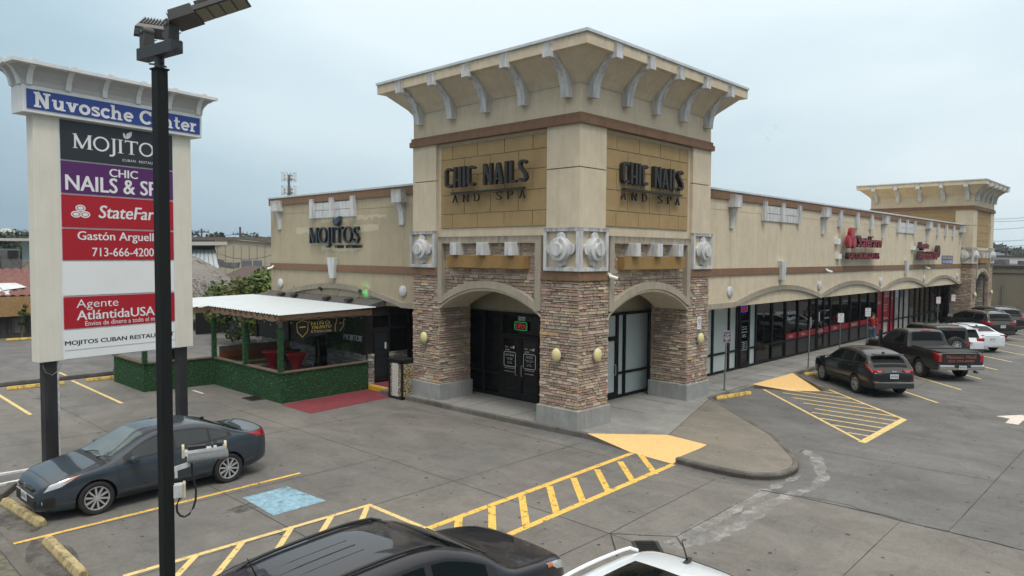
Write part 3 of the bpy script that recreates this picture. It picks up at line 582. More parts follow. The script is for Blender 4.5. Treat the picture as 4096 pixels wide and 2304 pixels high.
def door_leaf(T, s0, s1, z1, hs, pane=M_glass):
    b = MB(T); t = .085
    b.box((s0, 1.90, .02), (s0+t, 1.985, z1)); b.box((s1-t, 1.90, .02), (s1, 1.985, z1)); b.box((s0+t, 1.90, z1-t), (s1-t, 1.985, z1)); b.box((s0+t, 1.90, .02), (s1-t, 1.985, .24))
    d = b.build('door', M_black, BLD)
    MB(T).box((s0+t, 1.935, .24), (s1-t, 1.95, z1-t)).build('door_pane', pane, d)
    x = s0+.13 if hs < 0 else s1-.13
    MB(T).tube([(x, 1.9, 1.2), (x, 1.84, 1.2), (x, 1.83, 1.15), (x, 1.83, .9), (x, 1.84, .85), (x, 1.9, .85)], .014).build('door_handle', M_steel, d)
M_steel = mat('brushed_steel', (.5,.5,.5), .3, 1, var=.05)
door_leaf(fL(), 3.19, 4.02, 2.17, 1); door_leaf(fL(), 4.03, 4.9, 2.17, -1)
door_leaf(fR(), 3.2, 4.55, 2.12, 1, M_frost)
Wb = (8.3, 11.45, 12.88, 13.62, 13.86, 14.8, 15.5, 17.22, 18.76, 20.27, 21.83, 22.75, 23.72, 24.65, 26.31, 27.77, 29.42, 30.94, 32.5, 33.75, 35.25, 36.1, 37.2, 38.2, 39.5, 41.0, 42.3, 43.6, 45.0, 46.4, 48.2)
P = []
M_pinkad = mat('red_poster', (.40,.012,.03), .3, var=.15, scale=1.5); M_whitead = mat('white_poster', (.42,.40,.40), .3, var=.4, scale=2.2, dirt=.6, dirtcol=(.25,.14,.13))
for a, c in zip(Wb, Wb[1:]):
    m = M_frost if a < 13 or 14.7 < a < 15.4 else M_glass
    if 32.4 < a < 36: m = M_pinkad
    if 36 < a < 39: m = M_whitead
    P.append((a, c, m))
glazing(fR(), 8.3, 48.3, Wb, P, rails=[(a, c, .84) for a, c in zip(Wb, Wb[1:]) if not 13.8 < a < 14 and not 22.7 < a < 22.8])
door_leaf(fR(), 13.9, 14.76, 2.13, -1); door_leaf(fR(), 22.8, 23.68, 2.13, -1); door_leaf(fR(), 45.05, 46.35, 2.13, 1)
for a, c in zip(Wb, Wb[1:]):
    if 18.7 < a < 32.4 and not 22.7 < a < 22.8: MB(fR()).box((a+.06, 1.975, .1), (c-.06, 1.985, .80)).build('dark_panel', M_panel, BLD)
# ------------------------------------------------------------------ lettering
def frame(o, r, u): 
    r, u = V(r).normalized(), V(u).normalized(); n = r.cross(u)
    m = Matrix((r, u, n)).transposed().to_4x4(); m.translation = V(o); return m
FC = {}
def txt(s, o, r, u, h, w, m, parent, name='lettering', ext=.002, bold=0, shear=0, sp=1, side=None):
    """lettering fitted to a box h high and w wide whose lower left corner is o"""
    c = bpy.data.curves.new(name, 'FONT'); c.body = s; c.size = 1; c.offset = min(bold, 0); c.shear = shear; c.space_character = sp; c.extrude = 0; c.resolution_u = 3; c.align_x = 'CENTER' if '\n' in s else 'LEFT'
    ob = bpy.data.objects.new('tmp', c); COL.objects.link(ob); me = bpy.data.meshes.new_from_object(ob); bpy.data.objects.remove(ob); bpy.data.curves.remove(c)
    xs = [v.co.x for v in me.vertices]; ys = [v.co.y for v in me.vertices]; x0, x1, y0, y1 = min(xs), max(xs), min(ys), max(ys)
    F = frame(o, r, u)
    if bold > 0:     # heavier weight: the same letters again, a hair to either side
        bm = bmesh.new()
        for k, q in enumerate((-1, 0, 1)):
            m2 = me.copy(); m2.transform(Matrix.Translation((q*bold*.8, (q*q-.5)*bold*.5, .0006*k))); bm.from_mesh(m2); bpy.data.meshes.remove(m2)
        bm.to_mesh(me); bm.free(); x0 -= bold*.8; x1 += bold*.8; y0 -= bold*.25; y1 += bold*.25
    sx = w/(x1-x0) if w else h/(y1-y0); sy = h/(y1-y0)
    if ext > .01:
        bm = bmesh.new(); bm.from_mesh(me); g = bmesh.ops.extrude_face_region(bm, geom=bm.faces[:]); bmesh.ops.translate(bm, verts=[e_ for e_ in g['geom'] if isinstance(e_, bmesh.types.BMVert)], vec=(0, 0, ext)); bmesh.ops.recalc_face_normals(bm, faces=bm.faces); bm.to_mesh(me); bm.free()
        dz = 0
    else: dz = ext
    for v in me.vertices: v.co = F @ V(((v.co.x-x0)*sx, (v.co.y-y0)*sy, v.co.z+dz))
    me.materials.clear(); me.materials.append(m)
    if side:
        me.materials.append(side); fn = (F.to_3x3() @ V((0, 0, 1)))
        for p in me.polygons: p.material_index = 0 if p.normal.dot(fn) > .8 else 1
    return link(name, me, parent)
def arc(cx, cy, rx, ry, a0, a1, n=14): return [(cx+rx*cos(radians(a0+(a1-a0)*i/n)), cy+ry*sin(radians(a0+(a1-a0)*i/n))) for i in range(n+1)]
ROM = {  # thick and thin roman capitals with serifs
 'M': (1.0, [([(.1,0),(.1,1)],.09), ([(.08,1),(.46,.03)],.14), ([(.44,.03),(.82,1)],.07), ([(.82,1),(.82,0)],.15), ([(-.02,.02),(.22,.02)],.04), ([(.68,.02),(.97,.02)],.04), ([(-.02,.98),(.18,.98)],.04), ([(.74,.98),(.95,.98)],.04)]),
 'O': (.94, [(arc(.43,.5,.37,.47,0,360,28),.11)]),
 'J': (.34, [([(.16,1),(.16,-.05)]+arc(.0,-.08,.16,.17,0,-120,6),.13), ([(.02,.98),(.3,.98)],.04)]),
 'I': (.40, [([(.17,0),(.17,1)],.14), ([(.02,.02),(.32,.02)],.04), ([(.02,.98),(.32,.98)],.04)]),
 'T': (.80, [([(.02,.955),(.74,.955)],.085), ([(.38,.95),(.38,0)],.13), ([(.22,.02),(.54,.02)],.04), ([(.04,1),(.04,.82)],.05), ([(.72,1),(.72,.82)],.05)]),
 'S': (.62, [([(.50,.80)]+arc(.30,.73,.2,.22,35,215,9)+[(.30,.53),(.42,.40)]+arc(.28,.26,.22,.22,30,-150,10),.12), ([(.50,.98),(.50,.76)],.05), ([(.08,.26),(.08,.02)],.05)]),
 ' ': (.4, [])}
W_ = .185
SLAB = {
 'N': (1.02, [([(.2,0),(.2,1)],.19), ([(.2,1),(.74,0)],.22), ([(.74,0),(.74,1)],.19), ([(.02,.065),(.4,.065)],.13), ([(.02,.935),(.22,.935)],.13), ([(.54,.935),(.94,.935)],.13)]),
 'u': (.80, [([(.17,.68),(.17,.26),(.22,.13),(.34,.09),(.48,.16),(.54,.3)],W_), ([(.56,.68),(.56,0)],W_), ([(0,.62),(.2,.62)],.11), ([(.4,.62),(.6,.62)],.11), ([(.5,.055),(.76,.055)],.11)]),
 'v': (.76, [([(.16,.66),(.36,.05)],.2), ([(.36,.05),(.56,.66)],.17), ([(0,.62),(.32,.62)],.11), ([(.42,.62),(.72,.62)],.11)]),
 'o': (.72, [(arc(.34,.34,.25,.27,0,360,24),.19)]),
 's': (.60, [([(.46,.52)]+arc(.28,.50,.18,.11,40,220,7)+[(.3,.36)]+arc(.3,.18,.2,.11,60,-140,8),.15), ([(.47,.66),(.47,.46)],.08), ([(.09,.22),(.09,.02)],.08)]),
 'c': (.62, [(arc(.34,.34,.25,.27,40,318,18),.19)]),
 'h': (.84, [([(.18,0),(.18,1)],W_), ([(.2,.42),(.3,.57),(.45,.6),(.56,.5),(.58,.38),(.58,0)],W_), ([(.02,.055),(.36,.055)],.11), ([(.44,.055),(.76,.055)],.11), ([(.02,.945),(.2,.945)],.11)]),
 'e': (.68, [([(.12,.35),(.56,.35)]+arc(.34,.34,.25,.27,2,315,18),.165)]),
 'C': (.90, [(arc(.45,.5,.37,.42,42,318,20),.2), ([(.74,.98),(.74,.66)],.1)]),
 'n': (.84, [([(.18,0),(.18,.68)],W_), ([(.2,.42),(.3,.57),(.45,.6),(.56,.5),(.58,.38),(.58,0)],W_), ([(.02,.055),(.36,.055)],.11), ([(.44,.055),(.76,.055)],.11), ([(.02,.625),(.2,.625)],.11)]),
 't': (.52, [([(.2,.92),(.2,.22),(.28,.1),(.44,.12)],.18), ([(.02,.62),(.44,.62)],.12)]),
 'r': (.62, [([(.18,0),(.18,.68)],W_), ([(.2,.4),(.3,.56),(.5,.6)],.17), ([(.02,.055),(.38,.055)],.11), ([(.02,.625),(.2,.625)],.11)]),
 ' ': (.42, [])}
DECO = {
 'C': (.44, [(arc(.21,.80,.14,.13,20,180,6)+arc(.21,.19,.14,.12,180,340,6),.13)]), 'H': (.46, [([(.07,0),(.07,1)],.13), ([(.33,0),(.33,1)],.13), ([(.07,.36),(.33,.36)],.1)]),
 'I': (.20, [([(.07,0),(.07,1)],.13)]), 'N': (.48, [([(.07,0),(.07,1)],.13), ([(.08,.95),(.34,.05)],.12), ([(.35,0),(.35,1)],.13)]),
 'A': (.48, [([(.06,0),(.19,.97)],.12), ([(.19,.97),(.36,0)],.14), ([(.08,.24),(.33,.24)],.09)]), 'L': (.36, [([(.07,1),(.07,.05)],.13), ([(.02,.055),(.30,.055)],.11)]),
 'S': (.42, [([(.33,.84)]+arc(.2,.80,.13,.14,20,180,6)+[(.10,.66),(.3,.36)]+arc(.2,.2,.13,.14,0,-160,7),.13)]), ' ': (.3, [])}
def ribbon(b, pts, wd, z0, z1, T, mi=0, ds=0):
    P = [V((p[0], p[1])) for p in pts]; n = len(P); A = []; B = []
    closed = (P[0]-P[-1]).length < 1e-3
    for i, p in enumerate(P):
        a = P[i-1] if i else (P[-2] if closed else None); c = P[i+1] if i < n-1 else (P[1] if closed else None)
        d = ((p-a).normalized() if a is not None else V((0, 0)))+((c-p).normalized() if c is not None else V((0, 0)))
        d = d.normalized() if d.length > 1e-6 else V((1, 0)); nn = V((-d.y, d.x)); 
        A.append(p+nn*wd/2); B.append(p-nn*wd/2)
    vs = [T(q.x, q.y, z1) for q in A]+[T(q.x, q.y, z1) for q in B]+[T(q.x, q.y, z0) for q in A]+[T(q.x, q.y, z0) for q in B]
    f = []
    for i in range(n-1): f += [(i, n+i, n+i+1, i+1), (2*n+i, 2*n+i+1, i+1, i), (3*n+i, n+i, n+i+1, 3*n+i+1)]
    if not closed: f += [(0, 2*n, 3*n, n), (n-1, 2*n-1, 4*n-1, 3*n-1)]
    b.add(vs, f, mi)
    for k in range(len(f)):
        if ds and (k % 3 if k < 3*(n-1) else 1): b.m[-len(f)+k] = mi+ds
def strokes(s, font, o, r, u, h, w, m, parent, name='lettering', ext=.003, each=False, side=None, wt=1):
    F = frame(o, r, u); tot = sum(font[c][0] for c in s); sx = w/tot; x = 0; out_ = []; b = MB()
    for c in s:
        adv, st = font[c]
        if each: b = MB()
        for i, (pts, wd) in enumerate(st):
            ribbon(b, pts, wd*wt, 0, ext+.0007*i, lambda px, py, pz, x=x: F @ V(((x+px)*sx, py*h, pz)), 0, 1 if side else 0)
        if each and st: out_.append(b.build('letter', [m, side or m], parent, fix=False))
        x += adv
    return out_ if each else b.build(name, m, parent, fix=False)
def shape(b, pts, F, z, d=0, mi=0):
    if d: b.extr([F @ V((x, y, z)) for x, y in pts], F.to_3x3() @ V((0, 0, d)), mi)
    else: b.poly([F @ V((x, y, z)) for x, y in pts], mi)
def rrect(x0, y0, x1, y1, r, n=4): return arc(x1-r, y1-r, r, r, 0, 90, n)+arc(x0+r, y1-r, r, r, 90, 180, n)+arc(x0+r, y0+r, r, r, 180, 270, n)+arc(x1-r, y0+r, r, r, 270, 360, n)
LEAF = [(0, 0), (-.2, .12), (-.3, .42), (-.26, .7), (-.05, .5), (.02, .2)]; LEAF2 = [(.04, 0), (.02, .3), (.06, .62), (.3, .8), (.52, .92), (.5, .5), (.35, .2)]
M_ltr = mat('bronze_letter', (.020,.017,.016), .5, var=.1); M_ltrb = mat('slate_letter', (.045,.068,.095), .45, var=.06); M_signw = mat('sign_white', (.80,.83,.84), .4, var=.03, scale=1)
M_blk = mat('vinyl_black', (.012,.012,.014), .5, var=0); M_red = mat('sign_red', (.40,.006,.018), .35, var=.03); M_redl = mat('red_letter', (.27,.006,.016), .4, var=.1); M_txtw = mat('vinyl_white', (.78,.78,.80), .5, var=0)
M_navy = mat('sign_blue', (.025,.06,.27), .35, var=.05); M_purple = mat('sign_purple', (.09,.016,.12), .35, var=.03); M_char = mat('sign_charcoal', (.022,.027,.033), .35, var=.04)
X, Y, Z = V((1,0,0)), V((0,1,0)), V((0,0,1))
# ------------------------------------------------------------------ wall signs
t = thing('wall_sign', (0, 3.7, 6.6), 'dark channel letters CHIC NAILS AND SPA on the left face of the corner tower', 'shop sign', 'salon signs on the tower')
strokes('CHIC NAILS', DECO, (-.12, 5.50, 7.15), -Y, Z, .66, 3.72, M_ltr, t, ext=.12, each=True, wt=.88)
for o in kids(t):  # letters stand off the wall towards the viewer
    pass
MB().box((-.14, 2.05, 6.95), (-.02, 5.32, 7.01)).build('underline', M_ltr, t)
for ch, y in (('A', 5.32), ('N', 4.80), ('D', 4.28), ('S', 3.28), ('P', 2.80), ('A', 2.30)): txt(ch, (.0, y, 6.68), -Y, Z, .25, .24, M_ltr, t, 'letter', ext=.05, bold=-.018)
t = thing('wall_sign', (3.7, 0, 6.6), 'dark channel letters CHIC NAILS AND SPA on the right face of the corner tower', 'shop sign', 'salon signs on the tower')
strokes('CHIC NAILS', DECO, (1.98, .08, 7.15), X, Z, .66, 3.55, M_ltr, t, ext=.15, each=True, wt=.88)
MB().box((2.05, -.14, 6.95), (5.30, .02, 7.01)).build('underline', M_ltr, t)
for ch, x in (('A', 1.95), ('N', 2.52), ('D', 3.1), ('S', 4.0), ('P', 4.55), ('A', 5.05)): txt(ch, (x, .0, 6.66), X, Z, .25, .24, M_ltr, t, 'letter', ext=.05, bold=-.018)
t = thing('wall_sign', (.7, 13.5, 5.3), 'slate blue MOJITOS CUBAN RESTAURANT letters on the left wing', 'shop sign')
strokes('MOJITOS', ROM, (.70, 15.35, 5.41), -Y, Z, .66, 3.75, M_ltrb, t, ext=.13, each=True, side=M_blk, wt=.8)
F = frame((.70, 13.30, 6.12), -Y, Z); b = MB(); shape(b, [(x*.5, y*.42) for x, y in LEAF], F, 0, .14); shape(b, [(x*.62, y*.42) for x, y in LEAF2], F, 0, .15); b.build('leaf_emblem', M_ltrb, t)
txt('CUBAN  RESTAURANT', (.74, 13.5, 5.20), -Y, Z, .12, 1.95, M_blk, t, ext=.03, bold=.02, sp=1.25)
M_redside = mat('letter_return', (.022,.018,.018), .6, var=0)
t = thing('wall_sign', (25, .6, 5.3), 'red lit-type letters State Farm above GASTON ARGUELLES on the right wing', 'shop sign')
txt('StateFarm', (23.75, .52, 5.50), X, Z, .62, 3.95, M_redl, t, ext=.2, bold=.02, shear=.2, side=M_redside)
b = MB(); F = frame((22.1, .46, 5.5), X, Z)
for cx, cy in ((.45, .25), (1.1, .25), (.78, .66)):
    b.lathe([(.33, 0), (.33, .14), (.30, .16)], F @ V((cx, cy, 0)), (0, -1, 0), 20, 0); b.lathe([(.24, 0), (.24, .172), (.0, .172)], F @ V((cx, cy, 0)), (0, -1, 0), 20, 1)
b.build('oval_emblem', [M_redl, M_red], t, smooth=30)
txt('GASTON ARGUELLES', (22.55, .55, 4.86), X, Z, .36, 4.9, M_redl, t, ext=.2, bold=.03, side=M_redside)
MB().box((21.6, .58, 5.62), (22.0, .76, 5.9)).build('wiring_box', M_signw, t); MB().box((21.8, .58, 4.88), (22.2, .76, 5.14)).build('wiring_box', M_signw, t)
t = thing('wall_sign', (38, .6, 5.2), 'dark red Agente Atlántida USA letters with round globe logo on the right wing', 'shop sign')
txt('Agente', (35.5, .56, 5.42), X, Z, .55, 2.0, M_redl, t, ext=.24, bold=.02, side=M_redside); txt('AtlántidaUSA', (35.3, .56, 4.83), X, Z, .55, 4.3, M_redl, t, ext=.24, bold=.02, side=M_redside)
b = MB(); b.lathe([(.42, 0), (.42, .2), (.0, .2)], (40.1, .56, 5.4), (0, -1, 0), 20)
F = frame((40.1, .355, 5.4), X, Z)
for k in (-.22, 0, .22): ribbon(b, [(-.3+k*.5, -.25+k*.4), (.0+k, .05), (.2+k*.5, .3)], .05, 0, .006, lambda x, y, z: F @ V((x, y, z)), 1)
b.build('globe_emblem', [M_redside, M_redl], t); MB().box((34.9, .6, 5.46), (35.4, .76, 5.7)).build('wiring_box', M_signw, t)
t = thing('banner', (44.2, .74, 4.5), 'blue FOR LEASE banner with a phone number on the right wing', 'banner')
MB().box((42.6, .725, 4.52), (45.7, .745, 5.12)).build('panel', M_navy, t)
txt('FOR LEASE', (42.75, .722, 4.86), X, Z, .2, 2.8, mat('lease_yellow', (.65,.5,.12), .5, var=0), t, bold=.03); txt('713-532-2022', (42.72, .722, 4.57), X, Z, .2, 2.86, M_txtw, t, bold=.03)
# ------------------------------------------------------------------ window and door lettering, neon
M_nred = mat('neon_red', (1, .05, .06), .4, var=0, emit=.16); M_ngrn = mat('neon_green', (.05, 1, .25), .4, var=0, emit=.18); M_nblu = mat('neon_blue', (.12, .12, 1), .4, var=0, emit=.6)
def neon(o, r, u, w, h, mc, lab):
    t = thing('open_sign', o, lab, 'neon sign'); F = frame(o, r, u); b = MB()
    b.tube([F @ V((x, y, .03)) for x, y in rrect(0, 0, w, h, .05)+[(w, h-.05)]], .008); b.build('neon_border', mc, t)
    txt('OPEN', F @ V((w*.1, h*.18, .02)), r, u, h*.64, w*.8, M_nred, t, 'neon_letters', ext=.015, bold=-.014)
    b = MB(); b.extr([F @ V((x, y, 0)) for x, y in rrect(-.02, -.02, w+.02, h+.02, .05)], F.to_3x3() @ V((0, 0, .012))); b.build('backing', M_black, t)
neon((1.93, 4.27, 2.42), -Y, Z, .56, .27, M_ngrn, 'lit OPEN sign with a green border above the salon doors'); neon((13.92, 1.93, 2.52), X, Z, .58, .26, M_nblu, 'lit OPEN sign with a blue border above the side shop door')
t = thing('number_plaque', (1.95, 4.0, 2.74), 'white street number 5945A on the dark glass above the salon doors', 'house number')
MB().box((1.965, 3.86, 2.74), (1.98, 4.16, 2.87)).build('plate', M_txtw, t); txt('5945A', (1.963, 4.15, 2.755), -Y, Z, .1, .28, M_blk, t, bold=.03)
def hours(o, r, u, s, lines, foot, lab):
    t = thing('window_decal', o, lab, 'door lettering'); F = frame(o, r, u); b = MB()
    ribbon(b, [(x*s, y*s) for x, y in rrect(0, .18, .52, .66, .06)+[(.52, .6)]], .016*s, .0, .002, lambda x, y, z: F @ V((x, y, z))); b.build('border', M_txtw, t)
    def ln(x, y, w, h, q, bo=0): txt(q, F @ V((x*s, y*s, 0)), r, u, h*s, w*s, M_txtw, t, bold=bo)
    ln(.04, .80, .14, .05, 'Chic'); ln(.28, .79, .15, .05, 'Nails', .02); ln(.06, .70, .2, .05, '& SPA'); 
    b = MB()
    for k, a in enumerate((-.3, .1, .5)): shape(b, [((x*cos(a)-y*sin(a))*.12*s+.46*s, (x*sin(a)+y*cos(a))*.14*s+.78*s) for x, y in LEAF], F, .002+.0005*k)
    b.build('leaf_emblem', M_txtw, t, fix=False)
    for q, y, w in lines: ln(.26-w/2, y, w, .033, q, .01)
    for q, y, w in foot: ln(.26-w/2, y, w, .03, q, .01)
hours((1.93, 4.80, .93), -Y, Z, 1.05, (('SALON DE UÑAS', .57, .36), ('SERVICIO COMPLETO', .525, .42), ('Lunes a Sábado', .44, .3), ('9am - 7pm', .395, .22), ('Domingo', .31, .18), ('11am - 5pm', .265, .24)), (('ÚLTIMO CLIENTE 45 MINUTOS', .11, .48), ('NO NIÑOS MENORES DE 12 AÑOS', .0, .5)), 'white opening hours lettering in Spanish on the left salon door leaf')
hours((1.93, 3.88, .93), -Y, Z, 1.05, (('FULL SERVICE', .57, .3), ('NAILS SALON', .525, .3), ('Monday - Saturday', .44, .38), ('9am - 7pm', .395, .22), ('Sunday', .31, .15), ('11am - 5pm', .265, .24)), (('LAST CUSTOMER 45 MINUTES', .11, .44), ('NO CHILDREN UNDER 12', .0, .38)), 'white opening hours lettering in English on the right salon door leaf')
t = thing('window_decal', (14.3, 1.92, 1.0), 'white arrow and opening hours lettering on the narrow black side door', 'door lettering')
F = frame((14.0, 1.925, 1.72), X, Z); b = MB(); ribbon(b, [(.14, .02), (.5, .02), (.5, .12), (.14, .12), (.14, .17), (0, .07), (.14, -.03), (.14, .02)], .02, 0, .002, lambda x, y, z: F @ V((x, y, z))); b.build('arrow_emblem', M_txtw, t, fix=False)
txt('PLEASE USE FRONT DOOR', (14.02, 1.925, 1.58), X, Z, .05, .58, M_txtw, t, bold=.01); txt('PUERTA\nFRONTAL', (14.1, 1.925, 1.38), X, Z, .12, .4, M_txtw, t)
b = MB(); F = frame((14.0, 1.925, .8), X, Z)
for k in (0, .32): ribbon(b, [(x+k, y) for x, y in rrect(0, 0, .27, .36, .04)+[(.27, .3)]], .015, 0, .002, lambda x, y, z: F @ V((x, y, z)))
b.build('border', M_txtw, t, fix=False)
for k in (0, .32):
    for q, y in (('9am-7pm', .25), ('Sunday', .15), ('11-5pm', .07)): txt(q, (14.04+k, 1.925, .8+y), X, Z, .045, .19, M_txtw, t)
t = thing('window_decal', (19.5, 1.95, 2.1), 'white words Hablamos Español on dark glass above the red window band', 'window lettering')
txt('Hablamos', (18.95, 1.985, 2.10), X, Z, .22, 1.1, M_txtw, t, bold=.01); txt('Español', (19.05, 1.985, 1.78), X, Z, .24, .95, M_txtw, t, bold=.01)
t = thing('window_band', (25, 1.97, 1.0), 'red window band reading Auto, Home, Life and Business along the insurance shopfront', 'window lettering')
for a, c, q in ((18.76, 20.27, 'Auto'), (20.27, 21.83, 'Home'), (21.83, 22.75, ''), (22.8, 23.7, 'StateFarm'), (23.72, 24.65, ''), (24.65, 26.31, 'Life'), (26.31, 27.77, ''), (27.77, 29.42, 'Business'), (29.42, 30.94, ''), (30.94, 32.5, '')):
    y = 1.935 if q == 'StateFarm' else 1.985
    MB().box((a+.07, y-.012, .86), (c-.07, y, 1.17)).build('band_panel', M_red, t)
    if q: txt(q, ((a+c)/2-len(q)*.055, y-.014, .95), X, Z, .15, len(q)*.11, M_txtw, t, bold=.01)
t = thing('window_decal', (24.2, 1.95, 1.9), 'white agent name, phone number and Suite C lettering beside the insurance office door', 'window lettering')
for q, x, y, h, wd in (('Gastón Argüelles', 23.8, 2.0, .12, .8), ('Agent', 23.8, 1.88, .08, .3), ('713-666-4200', 23.8, 1.6, .11, .75), ('Suite C', 22.95, 2.55, .13, .6)): txt(q, (x, 1.983, y), X, Z, h, wd, M_txtw, t, bold=.01)
t = thing('paper_notice', (23.0, 1.93, 1.5), 'white paper notice taped inside the insurance office door', 'notice'); t.empty_display_size = .1
MB().box((22.95, 1.93, 1.55), (23.12, 1.932, 2.05)).build('sheet', M_txtw, t)
t = thing('window_poster', (34, 1.97, 1.2), 'red money transfer posters with white wording filling three shop panes', 'poster')
for q, x, z, h, wd in (('Envíos de', 33.95, 2.62, .14, 1.1), ('DINERO', 33.95, 2.38, .18, 1.1), ('Pago de biles', 33.9, 1.85, .1, .9), ('Recargas', 33.9, 1.68, .1, .7), ('Remesas', 33.9, 1.5, .1, .75), ('CITY', 35.45, 2.2, .15, .5), ('24/7', 32.8, 2.0, .16, .6), ('Atlántida', 33.95, .98, .12, .9)): txt(q, (x, 1.986, z), X, Z, h, wd, M_txtw, t, bold=.01)
MB().box((33.9, 1.984, .12), (34.8, 1.988, .8)).build('portrait_panel', M_whitead, t)
t = thing('window_poster', (37.5, 1.97, 1.2), 'pale tooth-and-smile style posters with a blue round seal in two shop panes', 'poster'); MB().box((36.3, 1.984, 2.3), (37.1, 1.988, 2.85)).build('white_panel', M_txtw, t)
MB().lathe([(.28, 0), (.28, .004)], (37.7, 1.986, 2.5), (0, -1, 0), 18).build('round_seal', M_navy, t)
t['label'] = 'pale white and grey posters with a blue round seal in two shop panes'
# ------------------------------------------------------------------ lamps, cameras, small wall things
M_lampy = mat('amber_glass_shade', (.66,.60,.30), .35, var=.05)
def sconce(p, n, lab, grp='oval wall lamps on the stone piers'):
    p, n = V(p), V(n); t = thing('wall_lamp', p, lab, 'wall lamp', grp); 
    b = MB(); b.lathe([(.05, 0), (.12, .02), (.155, .07), (.165, .10)], p, n, 16); 
    bb = b.build('back_plate', M_white, t, smooth=40)
    b = MB(); b.lathe([(.16*cos(a*pi/14), .10+.10*sin(a*pi/14)) for a in range(8)], p, n, 18)
    o = b.build('shade', M_lampy, t, smooth=60)
    for q in (o, bb):
        for v in q.data.vertices: v.co.z = p.z+(v.co.z-p.z)*1.25
for p, n, l in (((-.02, 6.68, 2.1), -X, 'amber oval lamp on the left pier of the corner tower'), ((-.02, .7, 2.1), -X, 'amber oval lamp on the left face of the corner pier'), ((.76, -.02, 2.1), -Y, 'amber oval lamp on the right face of the corner pier'), ((6.72, -.02, 2.1), -Y, 'amber oval lamp on the right pier of the corner tower, below the small notice'), ((49.15, -.02, 2.1), -Y, 'amber oval lamp on the left pier of the far tower'), ((55.2, -.02, 2.1), -Y, 'amber oval lamp on the right pier of the far tower')): sconce(p, n, l)
def bullet_cam(p, d, lab):
    p, d = V(p), V(d).normalized(); t = thing('security_camera', p, lab, 'camera', 'white bullet cameras on the walls'); b = MB()
    b.cyl(p, p+V((0, 0, .0))+d*.05, .055, n=10); b.tube([p+d*.05, p+d*.1+V((0,0,-.02)), p+d*.12+V((0,0,-.05))], .02); b.build('mount', M_signw, t, smooth=40)
    q = p+d*.1+V((0,0,-.06)); e_ = (d+V((.55, 0, -.35)) if abs(d.y) > .5 else d+V((0, .3, -.35))).normalized()
    MB().cyl(q-e_*.06, q+e_*.2, .05, n=12).build('housing', M_signw, t, smooth=40); MB().cyl(q+e_*.2, q+e_*.205, .042, n=12).build('lens', M_glass, t)
bullet_cam((1.34, -.05, 4.42), -Y, 'white bullet camera on the corner pier beside the medallion'); bullet_cam((20.4, .68, 4.35), -Y, 'white bullet camera on the brown belt below the State Farm letters'); bullet_cam((38.1, .68, 4.35), -Y, 'white bullet camera on the brown belt below the Agente letters'); bullet_cam((.68, 18.65, 4.35), -X, 'white bullet camera at the far end of the left wing'); bullet_cam((1.2, 6.2, 3.95), -X, 'white camera under the left tower arch')
t = thing('wall_notice', (6.75, -.03, 2.6), 'small white no loitering notice on the right stone pier', 'notice')
MB().box((6.62, -.04, 2.42), (6.88, -.025, 2.86)).build('plate', M_txtw, t); b = MB(); F = frame((6.75, -.042, 2.71), X, Z); ribbon(b, arc(0, 0, .08, .08, 0, 360, 20), .018, 0, .002, lambda x, y, z: F @ V((x, y, z))); ribbon(b, [(-.05, .05), (.05, -.05)], .018, 0, .003, lambda x, y, z: F @ V((x, y, z))); b.build('ban_emblem', M_blk, t, fix=False)
txt('NO LOITERING', (6.65, -.042, 2.55), X, Z, .035, .2, M_blk, t); txt('NO SOLICITING', (6.65, -.042, 2.48), X, Z, .035, .2, M_blk, t)
t = thing('wall_notice', (53.5, .8, 2.0), 'red and white notice on the stone wall inside the far tower arch', 'notice')
MB().box((53.48, 1.0, 1.35), (53.5, 1.75, 2.05)).build('plate', M_txtw, t); MB().box((53.47, 1.0, 2.05), (53.5, 1.75, 2.3)).build('header', M_red, t)
# ------------------------------------------------------------------ parking signs on posts
M_galv = mat('galvanised_post', (.20,.22,.22), .45, .5, var=.15); M_plum = mat('plum_sign', (.035,.018,.05), .4, var=0)
def pole_sign(x, y, zt, bg_, fg, lines, lab, rz=radians(-42), lean=0):
    t = thing('parking_sign', (x, y, 0), lab, 'parking sign', 'customer parking signs along the walkway', rz, True)
    MB().cyl((0, 0, 0), (lean, 0, zt), .03, n=10).build('post', M_galv, t, smooth=40); MB().box((-.1, -.1, 0), (.1, .1, .012)).build('foot_plate', M_galv, t)
    b = MB(); b.extr([(lean+p[0]-.155, -.035, zt-.44+p[1]) for p in rrect(0, 0, .31, .46, .03)], (0, -.006, 0)); p = b.build('sign_plate', bg_, t)
    b = MB(); F = frame((lean-.155, -.042, zt-.44), X, Z); ribbon(b, [(q[0], q[1]) for q in rrect(.012, .012, .298, .448, .025)+[(.298, .42)]], .008, 0, .001, lambda x, y, z: F @ V((x, y, z))); b.build('border', fg, p, fix=False)
    for q, yy, h, wd in lines: txt(q, (lean-wd/2, -.0425, zt-.44+yy), X, Z, h, wd, fg, p, bold=.02)
SP = (('Parking for', .385, .045, .24), ('CHIC NAILS', .305, .045, .24), ('& SPA', .25, .04, .12), ('CUSTOMER', .185, .045, .24), ('PARKING', .13, .042, .2), ('ONLY', .075, .042, .12), ('violators towed', .035, .02, .24))
SF = (('PARKING', .38, .04, .2), ('FOR', .325, .035, .1), ('StateFarm', .255, .045, .25), ('Gaston Arguelles', .185, .03, .26), ('CUSTOMERS', .14, .03, .18), ('violators will', .09, .022, .22), ('be towed', .05, .022, .15))
M_signred = mat('sign_text_red', (.45,.02,.04), .5, var=0); M_signpl = mat('sign_text_plum', (.10,.02,.07), .5, var=0)
pole_sign(8.72, -.02, 2.22, M_plum, M_txtw, SP, 'plum Parking for CHIC NAILS sign on a grey post, nearest the corner tower', lean=.05)
